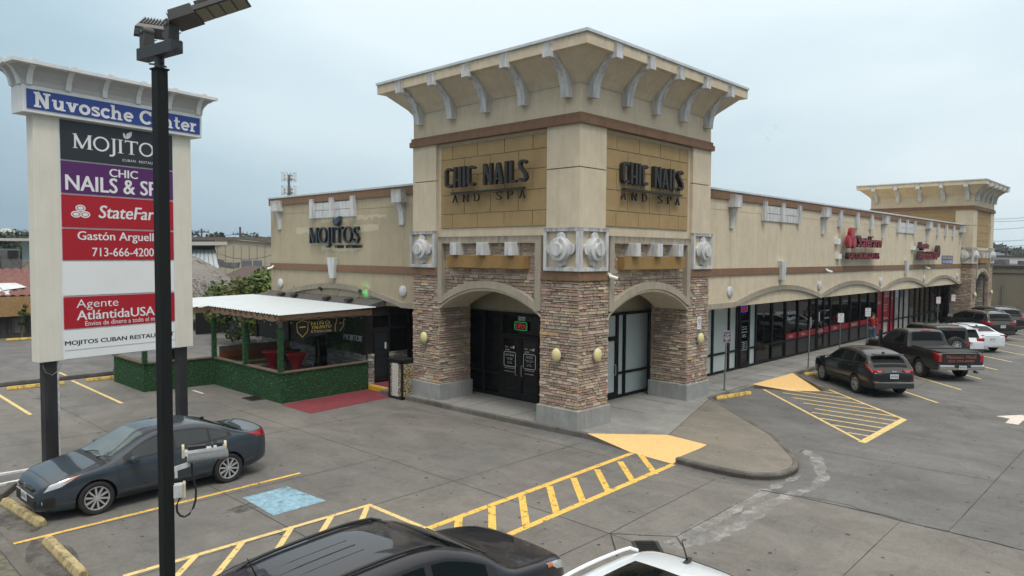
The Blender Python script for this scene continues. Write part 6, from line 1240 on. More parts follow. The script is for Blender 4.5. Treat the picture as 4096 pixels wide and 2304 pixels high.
# --- pickup truck with its driver's door open
pt = paint('brown_grey_paint', (.020,.020,.020), .35, .32)
L = 5.85; TY = radians(45.5); c = Car('pickup_truck', axle_place((19.15, -4.72), L, 4.58, TY), TY, 'dark grey pickup truck with open driver door and Mecanico Móvil on the tailgate', 'pickup truck', L, 2.0,
    [(0, .80), (.05, 1.02), (.25, 1.14), (.9, 1.19), (1.3, 1.22), (1.75, 1.58), (2.15, 1.84), (2.45, 1.90), (2.9, 1.92), (3.3, 1.90), (3.42, 1.86), (3.62, 1.30), (3.68, 1.22), (5.75, 1.22), (L, 1.15)],
    [(0, .74), (.06, .98), (.3, 1.09), (1.3, 1.16), (1.8, 1.19), (3.6, 1.21), (5.75, 1.205), (L, 1.12)], [(0, .90), (.08, .94), (.3, .97), (.8, 1), (L-.3, 1), (L-.06, .985), (L, .97)], None, [(0, .45), (.4, .40), (5.4, .44), (L, .50)], pt, tumble=.24, crown=.035)
c.body((1.0, 4.58), .40); c.wheels((1.0, 4.58), .40, .27, 5, inset=.03, cover=.6); glassband(c, 1.62, 3.42); side_glass(c, ((2.62, 3.28),)); c.patch('side_window', M_cglass, 1.75, 2.56, SW0+.06, SW0+.94, (-1,), nx=8, nk=5, off=.004); c.patch('door_opening', M_dark, 1.70, 2.58, 6, SW0+.94, (1,), .004, 10, 20)
greenhouse(c, 1.36, 2.12, 3.44, 3.60); c.seam(2.6, 2.6); c.seam(3.36, 3.36); c.handle(3.25, m=M_trim)
b = MB(); b.box((L/2-5.74, -.80, 1.10), (L/2-3.72, .80, 1.232)); bed = b.build('truck_bed', M_bumper, c.root); b = MB(); b.box((L/2-4.75, -.78, 1.235), (L/2-3.74, .78, 1.28)); b.build('tonneau_cover', M_trim, c.root, bevel=.02)
for sd in (1, -1): MB().box((L/2-5.76, sd*.82-.06, 1.215), (L/2-3.70, sd*.82+.06, 1.25)).build('bed_rail', pt, c.root, bevel=.02)
c.xbox('bumper', M_chrome, L+.0, L+.16, -.95, .95, .50, .72, .05); c.xbox('bumper_step', M_trim, L+.02, L+.165, -.35, .35, .60, .725, .02)
c.patch('taillight', M_lensr, L-.24, L-.01, 12, 19.6, nx=4, nk=6, off=.01); c.xbox('taillight', M_lensr, L-.02, L+.05, .80, .95, .82, 1.13, .02, (1, -1)); c.xbox('tailgate', pt, L+.0, L+.05, -.78, .78, .74, 1.19, .02); c.xbox('tailgate_handle', M_trim, L+.05, L+.065, -.13, .13, 1.06, 1.12, .01)
M_vred = mat('lettering_red', (.26,.085,.07), .5, var=0)
txt('Mecanico Móvil', (-L/2-.054, .62, .97), -Y, Z, .14, 1.24, M_vred, c.root, 'tailgate_lettering', bold=.03); txt('832-292-8990', (-L/2-.054, .55, .82), -Y, Z, .10, 1.1, M_vred, c.root, 'tailgate_lettering', bold=.03)
c.plate(L+.172, .62, '8KR-5624', -1, h=.15); c.xbox('brake_lamp', M_lensr, 3.40, 3.46, -.2, .2, 1.86, 1.90, .008); c.mirror(1.75, 1.26, M_trim)
b = MB(); hx, hy = L/2-1.66, .99; dv = V((-cos(radians(38)), sin(radians(38)), 0))
b.extr([V((hx, hy, .5)), V((hx, hy, 1.2)), V((hx, hy, 1.26))+dv*.12, V((hx, hy, 1.80))+dv*.62-V((0, 0, 0)), V((hx, hy, 1.84))+dv*.95, V((hx, hy, 1.2))+dv*1.02, V((hx, hy, .5))+dv*.98], V((dv.y, -dv.x, 0))*-.07); dr = b.build('door', pt, c.root, bevel=.015)
for s_ in (.004, -.074):
    b = MB(); of = V((dv.y, -dv.x, 0))*s_; b.poly([V((hx, hy, 1.25))+dv*.2+of, V((hx, hy, 1.76))+dv*.64+of, V((hx, hy, 1.78))+dv*.90+of, V((hx, hy, 1.25))+dv*.95+of]); b.build('door_window', M_cglass, dr, fix=False)
b = MB(); of = V((dv.y, -dv.x, 0))*-.076; b.poly([V((hx, hy, .55))+dv*.08+of, V((hx, hy, 1.15))+dv*.08+of, V((hx, hy, 1.15))+dv*.92+of, V((hx, hy, .55))+dv*.92+of]); b.build('door_lining', M_trim, dr, fix=False)
c.patch('headlight', M_lens, .08, .4, 14, 19, nx=5, nk=4); MB().cyl((-L/2+.05, -.62, .42), (-L/2-.14, -.66, .40), .05, n=12).build('exhaust', M_steel, c.root)
# --- boxy hard-top off-roader with a spare wheel
pj = paint('dark_olive_grey_paint', (.040,.043,.043), .2, .4)
L = 4.25; JY = radians(45.5); c = Car('off_roader', (24.25, -2.85), JY, 'boxy dark grey hard-top off-roader with a black spare wheel on its tailgate', 'off-roader', L, 1.84,
    [(0, 1.0), (.04, 1.10), (.3, 1.16), (1.2, 1.22), (1.45, 1.30), (1.62, 1.60), (1.78, 1.84), (2.0, 1.89), (3.2, 1.92), (4.0, 1.90), (4.14, 1.86), (4.22, 1.5), (L, 1.2)],
    [(0, .94), (.04, 1.04), (.3, 1.1), (1.3, 1.16), (1.7, 1.2), (4.1, 1.2), (L, 1.17)], [(0, .74), (.1, .78), (1.2, .84), (1.6, .9), (2.2, .92), (L, .92)], None, [(0, .5), (L, .5)], pj, tumble=.10, crown=.03)
c.body((.85, 3.42), .42); c.wheels((.85, 3.42), .42, .30, 5, M_rimd, inset=-.06, cover=.55); side_glass(c, ((1.78, 2.36), (2.48, 3.1), (3.25, 4.0))); c.patch('windshield', M_cglass, 1.42, 1.76, 24.4, 29, sides=(1,), off=.004, nx=6, nk=6, both=True); c.xbox('rear_window', M_cglass, L-.06, L+.03, -.58, .58, 1.30, 1.72, .02)
for x in (.85, 3.42): c.xbox('fender_flare', M_trim, x-.52, x+.52, .74, .98, .86, .94, .03, (1, -1))
w_ = wheel_parts(c.root, -L/2-.16, 0, .41, .26, -1, 8, M_alloy, .52)
for o_ in [w_]+kids(w_):
    for v in o_.data.vertices: q = v.co; v.co = V((-L/2-.20+(q.y), (q.x+L/2+.16), q.z+.62))
w_.name = 'spare_wheel'; c.xbox('tail_lamp', M_lensr, L-.02, L+.04, .66, .82, 1.0, 1.2, .01, (1, -1)); c.xbox('bumper', M_bumper, L+.0, L+.2, -.8, .8, .55, .72, .03); c.mirror(1.55, 1.3, M_trim); c.xbox('brake_lamp', M_lensr, L-.02, L+.03, -.14, .14, 1.80, 1.84, .005)
for x in (2.1, 2.9, 3.7): c.xbox('roof_strap', M_trim, x, x+.04, -.6, .6, c.top(x)-.02, c.top(x)+.008, .003)
# --- white crossover and white sedan beyond
L = 4.57; c = Car('parked_suv', (27.75, -2.75), radians(45.5), 'silver-white crossover with a rear spoiler parked just beyond the off-roader', 'suv', L, 1.84,
    [(0, .72), (.06, .86), (.3, .98), (1.15, 1.10), (1.6, 1.36), (2.0, 1.56), (2.4, 1.64), (3.4, 1.64), (3.95, 1.57), (4.2, 1.50), (4.42, 1.16), (L, .92)], [(0, .66), (.1, .80), (.4, .92), (1.6, 1.03), (4.0, 1.1), (4.4, 1.06), (L, .88)], PL(L), None, [(0, .3), (.4, .24), (4.2, .27), (L, .38)], pwh, tumble=.36, crown=.05, low=lambda x: .45)
c.body((.92, 3.6), .345); c.wheels((.92, 3.6), .345, .225, 5); glassband(c, 1.45, 4.2); side_glass(c, ((1.6, 2.45), (2.54, 3.3), (3.42, 4.1))); greenhouse(c, 1.2, 2.0, 4.16, 4.46); c.rails(2.2, 4.0, .56, M_trim); c.xbox('spoiler', pwh, 4.1, 4.42, -.56, .56, 1.50, 1.54, .02)
c.xbox('taillight', M_lensr, L-.14, L+.0, .40, .78, .92, 1.08, .02, (1, -1)); c.patch('taillight', M_lensr, L-.5, L-.05, 16.5, 20, nx=6, nk=4, off=.008); c.plate(L+.05, .82, 'LXB-8813', -1); c.xbox('bumper', M_bumper, L-.04, L+.08, -.72, .72, .36, .54, .03); c.mirror(1.6, 1.06, pwh)
L = 4.62; c = Car('parked_car', (31.45, -3.05), radians(45.5), 'white sedan with red taillights parked between the white crossover and the dark suv', 'car', L, 1.78,
    [(0, .62), (.06, .72), (.25, .80), (.7, .90), (1.12, .985), (1.5, 1.16), (1.95, 1.375), (2.2, 1.435), (2.55, 1.455), (3.0, 1.435), (3.45, 1.33), (3.95, 1.13), (4.15, 1.085), (4.55, 1.06), (L, .96)], [(0, .58), (.1, .68), (.4, .78), (.9, .875), (1.4, .93), (2.3, .965), (3.2, 1.0), (4.1, 1.03), (4.5, 1.0), (L, .90)], PL(L), None, [(0, .22), (.4, .17), (3.4, .20), (L, .32)], pwh, tumble=.38, crown=.045)
c.body((.94, 3.64), .325); c.wheels((.94, 3.64), .325, .215, 5); glassband(c, 1.45, 3.72); side_glass(c, ((1.62, 2.42), (2.50, 3.20), (3.25, 3.62))); greenhouse(c, 1.16, 1.95, 3.36, 4.02); c.xbox('taillight', M_lensr, L-.12, L+.0, .42, .78, .86, .99, .02, (1, -1)); c.patch('taillight', M_lensr, L-.45, L-.04, 16, 19.7, nx=6, nk=4, off=.007)
c.plate(L+.045, .76, 'PJK-1798', -1); c.xbox('trunk_trim', M_chrome, L-.0, L+.03, -.4, .4, .885, .905, .004); c.fin(3.3); c.mirror(1.55, .99, pwh)
# --- dark suvs at the far right
px = paint('black_suv_paint', (.012,.013,.014), .3, .3)
def farsuv(x, y, yaw, lab):
    L = 5.0; c = Car('parked_suv', (x, y), yaw, lab, 'suv', L, 2.0, [(0, .85), (.06, 1.0), (.35, 1.12), (1.25, 1.2), (1.75, 1.5), (2.1, 1.68), (2.5, 1.76), (3.6, 1.77), (4.4, 1.72), (4.62, 1.66), (4.82, 1.3), (L, 1.05)], [(0, .8), (.1, .95), (.4, 1.06), (1.7, 1.14), (4.4, 1.18), (4.8, 1.14), (L, 1.0)], PL(L), None, [(0, .35), (.4, .28), (4.5, .3), (L, .42)], px, tumble=.3, crown=.05, low=lambda q: .46)
    c.body((.95, 3.82), .385); c.wheels((.95, 3.82), .385, .25, 5, inset=.02); glassband(c, 1.6, 4.62); side_glass(c, ((1.75, 2.6), (2.7, 3.55), (3.7, 4.45))); greenhouse(c, 1.32, 2.1, 4.62, 4.86); c.rails(2.3, 4.3, .64, M_alloy)
    c.xbox('taillight', M_lensr, L-.12, L+.0, .55, .86, 1.0, 1.16, .02, (1, -1)); c.patch('taillight', M_lensr, L-.55, L-.05, 16.5, 20, nx=6, nk=4, off=.008); c.xbox('roof_sheen_panel', M_alloy, 2.4, 2.42, -.1, .1, 1.75, 1.76) if False else None; c.mirror(1.75, 1.2, px); c.plate(L+.05, .9, 'MDT-5590', -1); c.xbox('bumper', M_bumper, L-.04, L+.08, -.78, .78, .4, .6, .03); c.seam(2.65, 2.65); c.seam(3.62, 3.7); c.handle(2.5); c.handle(3.5)
farsuv(38.7, -2.2, radians(45.5), 'black three-row suv parked ahead of the far tower, nearest the white sedan'); farsuv(43.4, -2.0, radians(45.5), 'dark suv with a pale roof rail, farthest in the parked row')
# ------------------------------------------------------------------ person
def skinmesh(name, J, E, m, sub=2):
    """one continuous surface grown over joints J {name: (x, y, z, r)} joined by edges E"""
    ks = list(J); me = bpy.data.meshes.new(name); me.from_pydata([J[k][:3] for k in ks], [(ks.index(a), ks.index(b)) for a, b in E], [])
    o = bpy.data.objects.new(name, me); COL.objects.link(o); md = o.modifiers.new('s', 'SKIN'); md.use_smooth_shade = True
    for i, k in enumerate(ks):
        r_ = J[k][3]; v = me.skin_vertices[0].data[i]; v.radius = r_ if isinstance(r_, tuple) else (r_, r_); v.use_root = (i == 0)
    sb = o.modifiers.new('d', 'SUBSURF'); sb.levels = sub; sb.render_levels = sub
    bpy.context.view_layer.update(); nm = bpy.data.meshes.new_from_object(o.evaluated_get(bpy.context.evaluated_depsgraph_get())); bpy.data.objects.remove(o); nm.name = name; nm.materials.clear(); nm.materials.append(m); nm.polygons.foreach_set('use_smooth', [True]*len(nm.polygons))
    return nm
M_skin = mat('skin', (.30,.17,.11), .6, var=.05); M_shirt = mat('red_shirt', (.36,.008,.015), .8, var=.12, scale=6); M_jean = mat('blue_denim', (.075,.13,.21), .85, var=.2, scale=8); M_hair = mat('dark_hair', (.02,.016,.014), .8, var=.2); M_shoe = mat('dark_shoe', (.02,.02,.022), .6, var=.1)
PX = thing('person', (28.75, 1.0, 0), 'man in a red polo shirt and blue jeans looking at his phone on the walkway', 'person', None, radians(-6), True)
J = {'pelvis': (0, 0, .92, (.15, .12)), 'waist': (.01, 0, 1.06, (.14, .115)), 'chest': (.02, 0, 1.26, (.17, .12)), 'neckb': (.03, 0, 1.42, .075), 'neck': (.06, 0, 1.49, .052), 'jaw': (.11, 0, 1.545, .062), 'head': (.10, 0, 1.62, (.078, .09)), 'crown': (.085, 0, 1.68, .06)}
E_ = [('pelvis', 'waist'), ('waist', 'chest'), ('chest', 'neckb'), ('neckb', 'neck'), ('neck', 'jaw'), ('jaw', 'head'), ('head', 'crown')]
for s, sd in (('l', 1), ('r', -1)):
    J.update({'sh'+s: (.02, .19*sd, 1.385, .062), 'el'+s: (.06, .245*sd, 1.11, .046), 'wr'+s: (.28, .10*sd, 1.10, .030), 'pa'+s: (.35, .065*sd, 1.125, (.034, .018)), 'hp'+s: (0, .09*sd, .86, .088), 'kn'+s: (.025, .10*sd, .48, .062), 'an'+s: (-.01, .11*sd, .09, .042), 'to'+s: (.13, .13*sd, .045, .036)})
    E_ += [('neckb', 'sh'+s), ('sh'+s, 'el'+s), ('el'+s, 'wr'+s), ('wr'+s, 'pa'+s), ('pelvis', 'hp'+s), ('hp'+s, 'kn'+s), ('kn'+s, 'an'+s), ('an'+s, 'to'+s)]
link('body', skinmesh('body', J, E_, M_skin), PX)
for s, sd in (('l', 1), ('r', -1)):   # five separate fingers on each hand, closed round the phone
    b = MB()
    for i in range(4): y = (.062-.012*i)*sd; l = (.9, 1, .95, .75)[i]; b.tube([(.36, y+.01*sd, 1.135-.004*i), (.36+.035*l, y-.012*sd, 1.15-.006*i), (.36+.05*l, y-.035*sd, 1.158-.006*i)], [.009, .008, .006], 6)
    b.tube([(.34, .05*sd, 1.14), (.36, .03*sd, 1.165), (.385, .015*sd, 1.172)], [.011, .009, .007], 6); b.build('fingers', M_skin, PX, smooth=60)
T_ = {'a': (0, 0, .88, (.175, .145)), 'b': (.01, 0, 1.06, (.165, .14)), 'c': (.02, 0, 1.25, (.188, .138)), 'd': (.03, 0, 1.40, (.10, .085)), 'e': (.045, 0, 1.445, .07)}; TE = [('a', 'b'), ('b', 'c'), ('c', 'd'), ('d', 'e')]
for s, sd in (('l', 1), ('r', -1)): T_.update({'s'+s: (.02, .195*sd, 1.375, .078), 'u'+s: (.045, .235*sd, 1.19, .066)}); TE += [('d', 's'+s), ('s'+s, 'u'+s)]
link('shirt', skinmesh('shirt', T_, TE, M_shirt), PX)
T_ = {'p': (0, 0, .90, (.155, .13))}; TE = []
for s, sd in (('l', 1), ('r', -1)): T_.update({'h'+s: (0, .09*sd, .82, .105), 'k'+s: (.03, .10*sd, .48, .08), 'a'+s: (-.005, .11*sd, .07, .07)}); TE += [('p', 'h'+s), ('h'+s, 'k'+s), ('k'+s, 'a'+s)]
link('trousers', skinmesh('trousers', T_, TE, M_jean), PX)
for sd in (1, -1):
    b = MB(); b.lathe([(.0, -.10), (.05, -.08), (.052, .05), (.045, .13), (.0, .17)], (.03, .12*sd, .045), (1, .08*sd, 0), 12); o = b.build('shoe', M_shoe, PX, smooth=60)
    for v in o.data.vertices: v.co.z = max(.004, v.co.z)
b = MB(); b.lathe([(.078*cos(a), .062*sin(a)) for a in [radians(q) for q in range(-5, 91, 12)]], (.075, 0, 1.645), (-.25, 0, 1), 16); o = b.build('hair', M_hair, PX, smooth=60)
for v in o.data.vertices: v.co.y *= .92
b = MB(); b.extr([(.185, -.012, 1.585), (.185, .012, 1.585), (.165, .008, 1.625), (.165, -.008, 1.625)], (-.03, 0, .0)); b.lathe([(.02, -.01), (.028, 0), (.018, .012)], (.09, .085, 1.60), (0, 1, 0), 10); b.lathe([(.02, -.01), (.028, 0), (.018, .012)], (.09, -.085, 1.60), (0, -1, 0), 10); b.build('nose_and_ears', M_skin, PX, smooth=60)
b = MB()
for sd in (1, -1): b.lathe([(.011, 0), (.007, .006), (0, .008)], (.168, .03*sd, 1.622), (1, .2*sd, 0), 8)
b.build('eyes', M_hair, PX); MB().box((.172, -.022, 1.555), (.178, .022, 1.561)).build('mouth', mat('lip', (.25,.09,.08), .6, var=0), PX)
t = thing('phone', (28.75+.38*cos(radians(6)), 1.0-.38*sin(radians(6)), 1.14), 'dark phone held in the hands of the man in red', 'phone', None, radians(-6), True); b = MB(); b.obox((0, 0, .02), (.06, 0, .025), (0, .036, 0), (-.002, 0, .004)); b.build('case', M_blk, t, bevel=.003)
o = MB().cyl((25.8, -.35, 0), (25.8, -.35, .45), .07, n=14).build('bollard', M_blk, bevel=.01); tag(o, 'short black post standing on the walkway just beyond the dark crossover roof', 'bollard')
# ------------------------------------------------------------------ vegetation
S_D = 4096/2576
def at(u, v, d): return CAM+(Fw+Rt*((u*S_D-2048)/2881.22)-Up*((v*S_D-1152)/2881.22))*d
M_bark = mat('bark', (.10,.08,.06), .95, var=.3, scale=12, bump=.6, bscale=20)
M_fol = tintmat('foliage', .8, 1, .2, 6, 0, .1); M_folm = tintmat('glossy_foliage', .3, 1, .2, 6, 0)
def tree(name, x, y, h, r, label, group, leaf=.12, n=2600, pal=((.045,.075,.02), (.07,.11,.03), (.028,.05,.016)), clumps=16, squash=.8, low=.25, m=None, z0=G0, seed=1):
    rnd = random.Random(seed); t = thing(name, (x, y, z0), label, 'tree' if 'tree' in name else 'shrub', group, 0, True)
    zc = h*(low+1)/2; b = MB(); tr = max(.03, h*.022); b.tube([(0, 0, 0), (.03*h*.2, 0, h*.25), (0, .02*h, h*.5), (.01*h, 0, h*.75)], [tr*1.4, tr, tr*.7, tr*.3], 8)
    C_ = []
    for i in range(clumps):
        a = rnd.uniform(0, 2*pi); ph = rnd.uniform(-.9, 1); rr = r*(.62+.3*rnd.random())*sqrt(max(0, 1-ph*ph*.75)); c = V((rr*cos(a), rr*sin(a), zc+ph*(h-h*low)/2*.82)); C_.append((c, r*rnd.uniform(.26, .46)))
        b.tube([(0, 0, h*rnd.uniform(.2, .5)), c*.5+V((0, 0, zc*.35)), c], [tr*.5, tr*.3, tr*.12], 5)
    b.build('trunk', M_bark, t, smooth=60)
    C_.append((V((0, 0, zc)), r*.6)); b = MB(); per = n//len(C_)
    for c, cr_ in C_:
        base = rnd.choice(pal); g0 = rnd.uniform(.75, 1.25)
        for _ in range(per):
            d = V((rnd.gauss(0, 1), rnd.gauss(0, 1), rnd.gauss(0, 1))).normalized()*cr_*(rnd.random()**.4); d.z *= squash; p = c+d
            n_ = (d.normalized()*.5+V((rnd.gauss(0, .6), rnd.gauss(0, .6), rnd.gauss(.35, .6)))).normalized(); u = n_.cross(V((rnd.random(), rnd.random(), .3))).normalized()*leaf*rnd.uniform(.6, 1.3); w_ = n_.cross(u)*.5; g = g0*rnd.uniform(.7, 1.3); col = tuple(q*g for q in base)
            b.add([p-u, p+w_, p+u, p-w_], [(0,1,2,3)], 0, col)
    b.build('crown', m or M_fol, t, fix=False); return t
tree('magnolia_tree', 3.3, 26.6, 4.05, 2.25, 'glossy green magnolia tree with a few white flowers behind the white patio roof', None, .15, 7500, ((.075,.12,.02), (.12,.165,.03), (.045,.08,.018), (.11,.12,.028)), 34, .8, .05, M_folm, seed=5)
t = [o for o in COL.objects if o.name.startswith('magnolia_tree')][0]; b = MB()
for p in ((-.9, -1.5, 2.3), (.5, -1.7, 3.5), (-1.5, -.9, 3.0), (1.3, -1.2, 2.2), (-.2, -1.9, 1.9)):
    for k in range(6): a = k*pi/3; P_ = V(p); b.add([P_, P_+V((.06*cos(a-.4), .06*sin(a-.4), .05)), P_+V((.12*cos(a), .12*sin(a), .07)), P_+V((.06*cos(a+.4), .06*sin(a+.4), .05))], [(0,1,2,3)])
b.build('flowers', M_txtw, t, fix=False)
tree('sapling_tree', -5.4, 37.0, 2.2, .35, 'thin weedy sapling growing before the boarded red-roofed shop', None, .10, 260, clumps=6, low=.3, seed=3)
def fartree(u, v_top, d, rad, lab, grp, seed, dark=1):
    p = at(u, v_top, d); tree('roadside_tree', p.x, p.y, p.z-G0, rad, lab, grp, leaf=rad*.10, n=1500, pal=tuple(tuple(q*dark for q in c) for c in ((.045,.075,.045), (.06,.09,.055), (.035,.055,.04))), clumps=14, low=.15, seed=seed)
FG = 'distant trees left of the tan wing'
for i, (u, v, d, r_, l) in enumerate(((12, 590, 130, 6.5, 'dark tree below the white water tower, at the left edge'), (40, 600, 150, 6, 'dark tree right of the water tower, behind the rooftop unit'), (66, 597, 210, 9, 'pale distant tree just left of the pylon side'), (505, 588, 190, 7.5, 'distant tree with a utility pole in it, beside the pylon'), (540, 597, 260, 6, 'small round distant tree over the beige warehouse, leftmost'), (572, 597, 260, 6, 'small distant tree over the beige warehouse roof, near the tall pole'), (625, 594, 260, 7, 'distant tree just right of the tall utility pole'), (662, 596, 240, 9, 'distant tree touching the edge of the left wing'))): fartree(u, v, d, r_, l, FG, 20+i, .8)
FG = 'distant trees at the right edge'
for i, (u, v, d, r_, l) in enumerate(((2502, 631, 320, 9, 'distant tree right beside the far tower'), (2522, 625, 300, 11, 'tallest distant tree above the blue-grey roof'), (2540, 630, 320, 10, 'distant tree right of the blue-grey roof peak'), (2560, 629, 300, 11, 'distant tree at the far right skyline'), (2580, 631, 300, 12, 'distant tree cut by the right edge of the photo'), (2492, 634, 380, 9, 'low distant tree mostly hidden behind the far tower'))): fartree(u, v, d, r_, l, FG, 40+i, 1.0)
b = MB(); rnd = random.Random(9)
for i in range(2400):
    a = rnd.uniform(-.35, 1.9); d = rnd.uniform(520, 620); p = V((CAM.x+d*cos(a), CAM.y+d*sin(a), G0+rnd.random()**1.6*9.5)); u = V((rnd.gauss(0, 1), rnd.gauss(0, 1), rnd.gauss(0, .6))).normalized()*rnd.uniform(2, 4.5); w_ = u.cross(V((rnd.random(), rnd.random(), 1))).normalized()*2.2; g = rnd.uniform(.6, 1.2)
    b.add([p-u, p+w_, p+u, p-w_], [(0,1,2,3)], 0, (.06*g, .085*g, .06*g))
stuff(b.build('treeline', M_fol, fix=False))
# ------------------------------------------------------------------ neighbours
def pixbox(name, mats, u0, u1, v0, d, th, label, cat, zbot=G0, parts=None):
    """a building facing the camera's heading, its front from u0 to u1 at distance d, its top at row v0"""
    a, c = at(u0, v0, d), at(u1, v0, d); zt = (a.z+c.z)/2; rr = V((c.x-a.x, c.y-a.y, 0)); wd = rr.length; rr.normalize(); ff = V((-rr.y, rr.x, 0))
    t = thing(name, (a.x, a.y, G0), label, cat); T = lambda s, q, z: tuple(V((a.x, a.y, 0))+rr*s+ff*q+V((0, 0, z)))
    MB(T).box((0, 0, zbot), (wd, th, zt)).build('wall', mats, t); return t, T, wd, zt
M_beigem = mat('beige_metal_siding', (.42,.37,.28), .6, var=.05); M_rib = mat('siding_rib', (.24,.21,.16), .7, var=0); M_brtrim = mat('brown_eave', (.14,.11,.085), .7, var=.05); M_seam = mat('galvalume_roof', (.36,.42,.46), .45, var=.06); M_dkb = mat('dark_fascia', (.05,.047,.042), .8, var=.1); M_tile = mat('clay_tile', (.17,.075,.065), .85, var=.35, scale=5); M_osb = mat('osb_board', (.33,.20,.09), .9, var=.35, scale=14); M_foil = mat('foil_membrane', (.55,.58,.60), .3, .3, var=.2, scale=2); M_thatch = mat('thatch', (.21,.195,.18), .95, var=.55, scale=22, stretch=(1, 1, .35), bump=1, bscale=40); M_tan = mat('tan_painted_block', (.185,.165,.125), .9, var=.12, scale=.6); M_hvac = mat('grey_hvac', (.14,.145,.145), .6, .2, var=.35, scale=3); M_blue2 = mat('blue_grey_shingle', (.105,.125,.16), .9, var=.15); M_pale = mat('pale_block', (.50,.49,.44), .9, var=.06)
# beige warehouse with a low gable
t, T, wd, zt = pixbox('warehouse', M_beigem, 520, 760, 618, 82, 20, 'beige ribbed metal warehouse with a low gabled brown eave', 'warehouse')
s0 = wd*.29; zp = at(590, 603, 82).z
b = MB(T); b.extr([(0, 0, zt), (wd, 0, zt), (wd, 0, zt+.02), (s0, 0, zp), (0, 0, zt+.3)], (0, 0, 0)) if False else b.add([(0, 0, zt), (wd, 0, zt-.0), (s0, 0, zp), (0, 20, zt), (wd, 20, zt), (s0, 20, zp)], [(0,1,2), (3,5,4), (0,2,5,3), (2,1,4,5)]); b.build('gable', M_beigem, t)
b = MB(T); x = .3
while x < wd: b.box((x, -.04, G0), (x+.06, .0, zt+.0)); x += .9
b.build('siding_ribs', M_rib, t)
b = MB(T); b.add([(-.3, -.3, zt-.05), (s0, -.3, zp+.05), (wd+.3, -.3, zt-.05), (-.3, -.3, zt+.22), (s0, -.3, zp+.32), (wd+.3, -.3, zt+.22), (-.3, .3, zt+.22), (s0, .3, zp+.32), (wd+.3, .3, zt+.22)], [(0,1,4,3), (1,2,5,4), (3,4,7,6), (4,5,8,7)]); b.build('eave', M_brtrim, t, fix=False)
t, T, wd, zt = pixbox('shop_block', M_pale, 440, 760, 597, 115, 30, 'long pale flat-roofed building with a moulded cornice behind the warehouse', 'building'); b = MB(T); b.box((-.3, -.35, zt-.7), (wd, 30, zt)); b.box((-.15, -.2, zt-1.3), (wd, -.0, zt-.7)); b.build('cornice', M_brtrim, t)
for s in (.26, .36): b = MB(T); b.cyl((wd*s, -4, zt-2.3), (wd*s, -4, zt-1.2), .9, n=14); b.build('roof_vent', M_galv, t)
# grey standing-seam hip roof
t = thing('hip_roof_building', (6, 48, G0), 'building with a steep pale grey standing-seam metal roof beside the thatch', 'building'); d = 62
TL, TR, BR = at(440, 628, d), at(541, 628, d), at(556, 686, d-3); BL = at(400, 686, d-3); bk = V((TR.x-CAM.x, TR.y-CAM.y, 0)).normalized()
b = MB(); b.add([TL, TR, BR, BL, TL+bk*9, TR+bk*9, BR+bk*14+Rt*0, BL+bk*14], [(3,2,1,0), (2,6,5,1), (0,1,5,4), (6,7,4,5), (7,3,0,4)]); b.build('metal_roof', M_seam, t)
b = MB()
for i in range(12): s = i/11; b.tube([TL.lerp(TR, s)-bk*.03, BL.lerp(BR, s)-bk*.03], .035, 4)
b.build('roof_seams', M_rib, t); dn = V((0, 0, 1))
b = MB(); q0, q1 = TL, TR; b.add([q0, q1, q1+dn*.85, q0+dn*.85, q0+bk*8, q1+bk*8, q1+bk*8+dn*.85, q0+bk*8+dn*.85], [(0,1,2,3), (1,5,6,2), (4,5,6,7)]); b.build('dark_band', M_dkb, t, fix=False)
b = MB(); e0, e1 = at(430, 617, d-1), at(572, 617, d-1); b.add([e0, e1, e1+bk*11, e0+bk*11]+[p+dn*.3 for p in (e0, e1, e1+bk*11, e0+bk*11)], [(3,2,1,0), (4,5,6,7), (0,1,5,4), (1,2,6,5), (2,3,7,6), (3,0,4,7)]); b.build('flat_roof', M_pale, t)
b = MB(); g = V((0, 0, 1)); b.add([BL+bk*.6, BR+bk*.6-Rt*.5, BR+bk*13-Rt*.5, BL+bk*13]+[V((p.x, p.y, G0)) for p in (BL+bk*.6, BR+bk*.6-Rt*.5, BR+bk*13-Rt*.5, BL+bk*13)], [(0,1,5,4), (1,2,6,5), (2,3,7,6), (3,0,4,7)]); b.build('wall', M_pale, t)
# thatched palapa
ap = at(455, 636, 50); t = thing('palapa', (ap.x, ap.y, G0), 'grey thatched palapa roof behind the black gate', 'thatched hut'); b = MB(); n = 30; rnd = random.Random(2); rows_ = []
for rr, z in ((.05, 0), (1.2, -.42), (2.4, -1.1), (3.3, -1.85), (4.1, -2.75), (4.5, -3.3)): rows_.append([V((ap.x+rr*cos(2*pi*k/n), ap.y+rr*sin(2*pi*k/n), ap.z+z+rnd.uniform(-.06, .06))) for k in range(n)])
b.grid(rows_, wrap=True); b.build('thatch', M_thatch, t, fix=False)
b = MB()
for _ in range(2600):
    rr = sqrt(rnd.random())*4.45; a = rnd.uniform(0, 6.283); p = V((ap.x+rr*cos(a), ap.y+rr*sin(a), ap.z-.30*rr-.093*rr*rr+.06)); dr_ = V((cos(a+rnd.uniform(-.4, .4)), sin(a+rnd.uniform(-.4, .4)), -.5))*rnd.uniform(.12, .3); sd = V((-sin(a), cos(a), 0))*.025; g = rnd.uniform(.35, 1.7); b.add([p-sd, p+sd, p+dr_+sd+V((0,0,.05)), p+dr_-sd+V((0,0,.05))], [(0,1,2,3)], 0, (.21*g, .195*g, .178*g))
b.build('straw', tintmat('straw', .95, 1, .1, 20, 0), t, fix=False); b = MB()
for k in range(6): a = 2*pi*k/6; b.cyl((ap.x+4.2*cos(a), ap.y+4.2*sin(a), G0), (ap.x+4.2*cos(a), ap.y+4.2*sin(a), ap.z-2.3), .1, n=8)
b.build('post', M_bark, t)
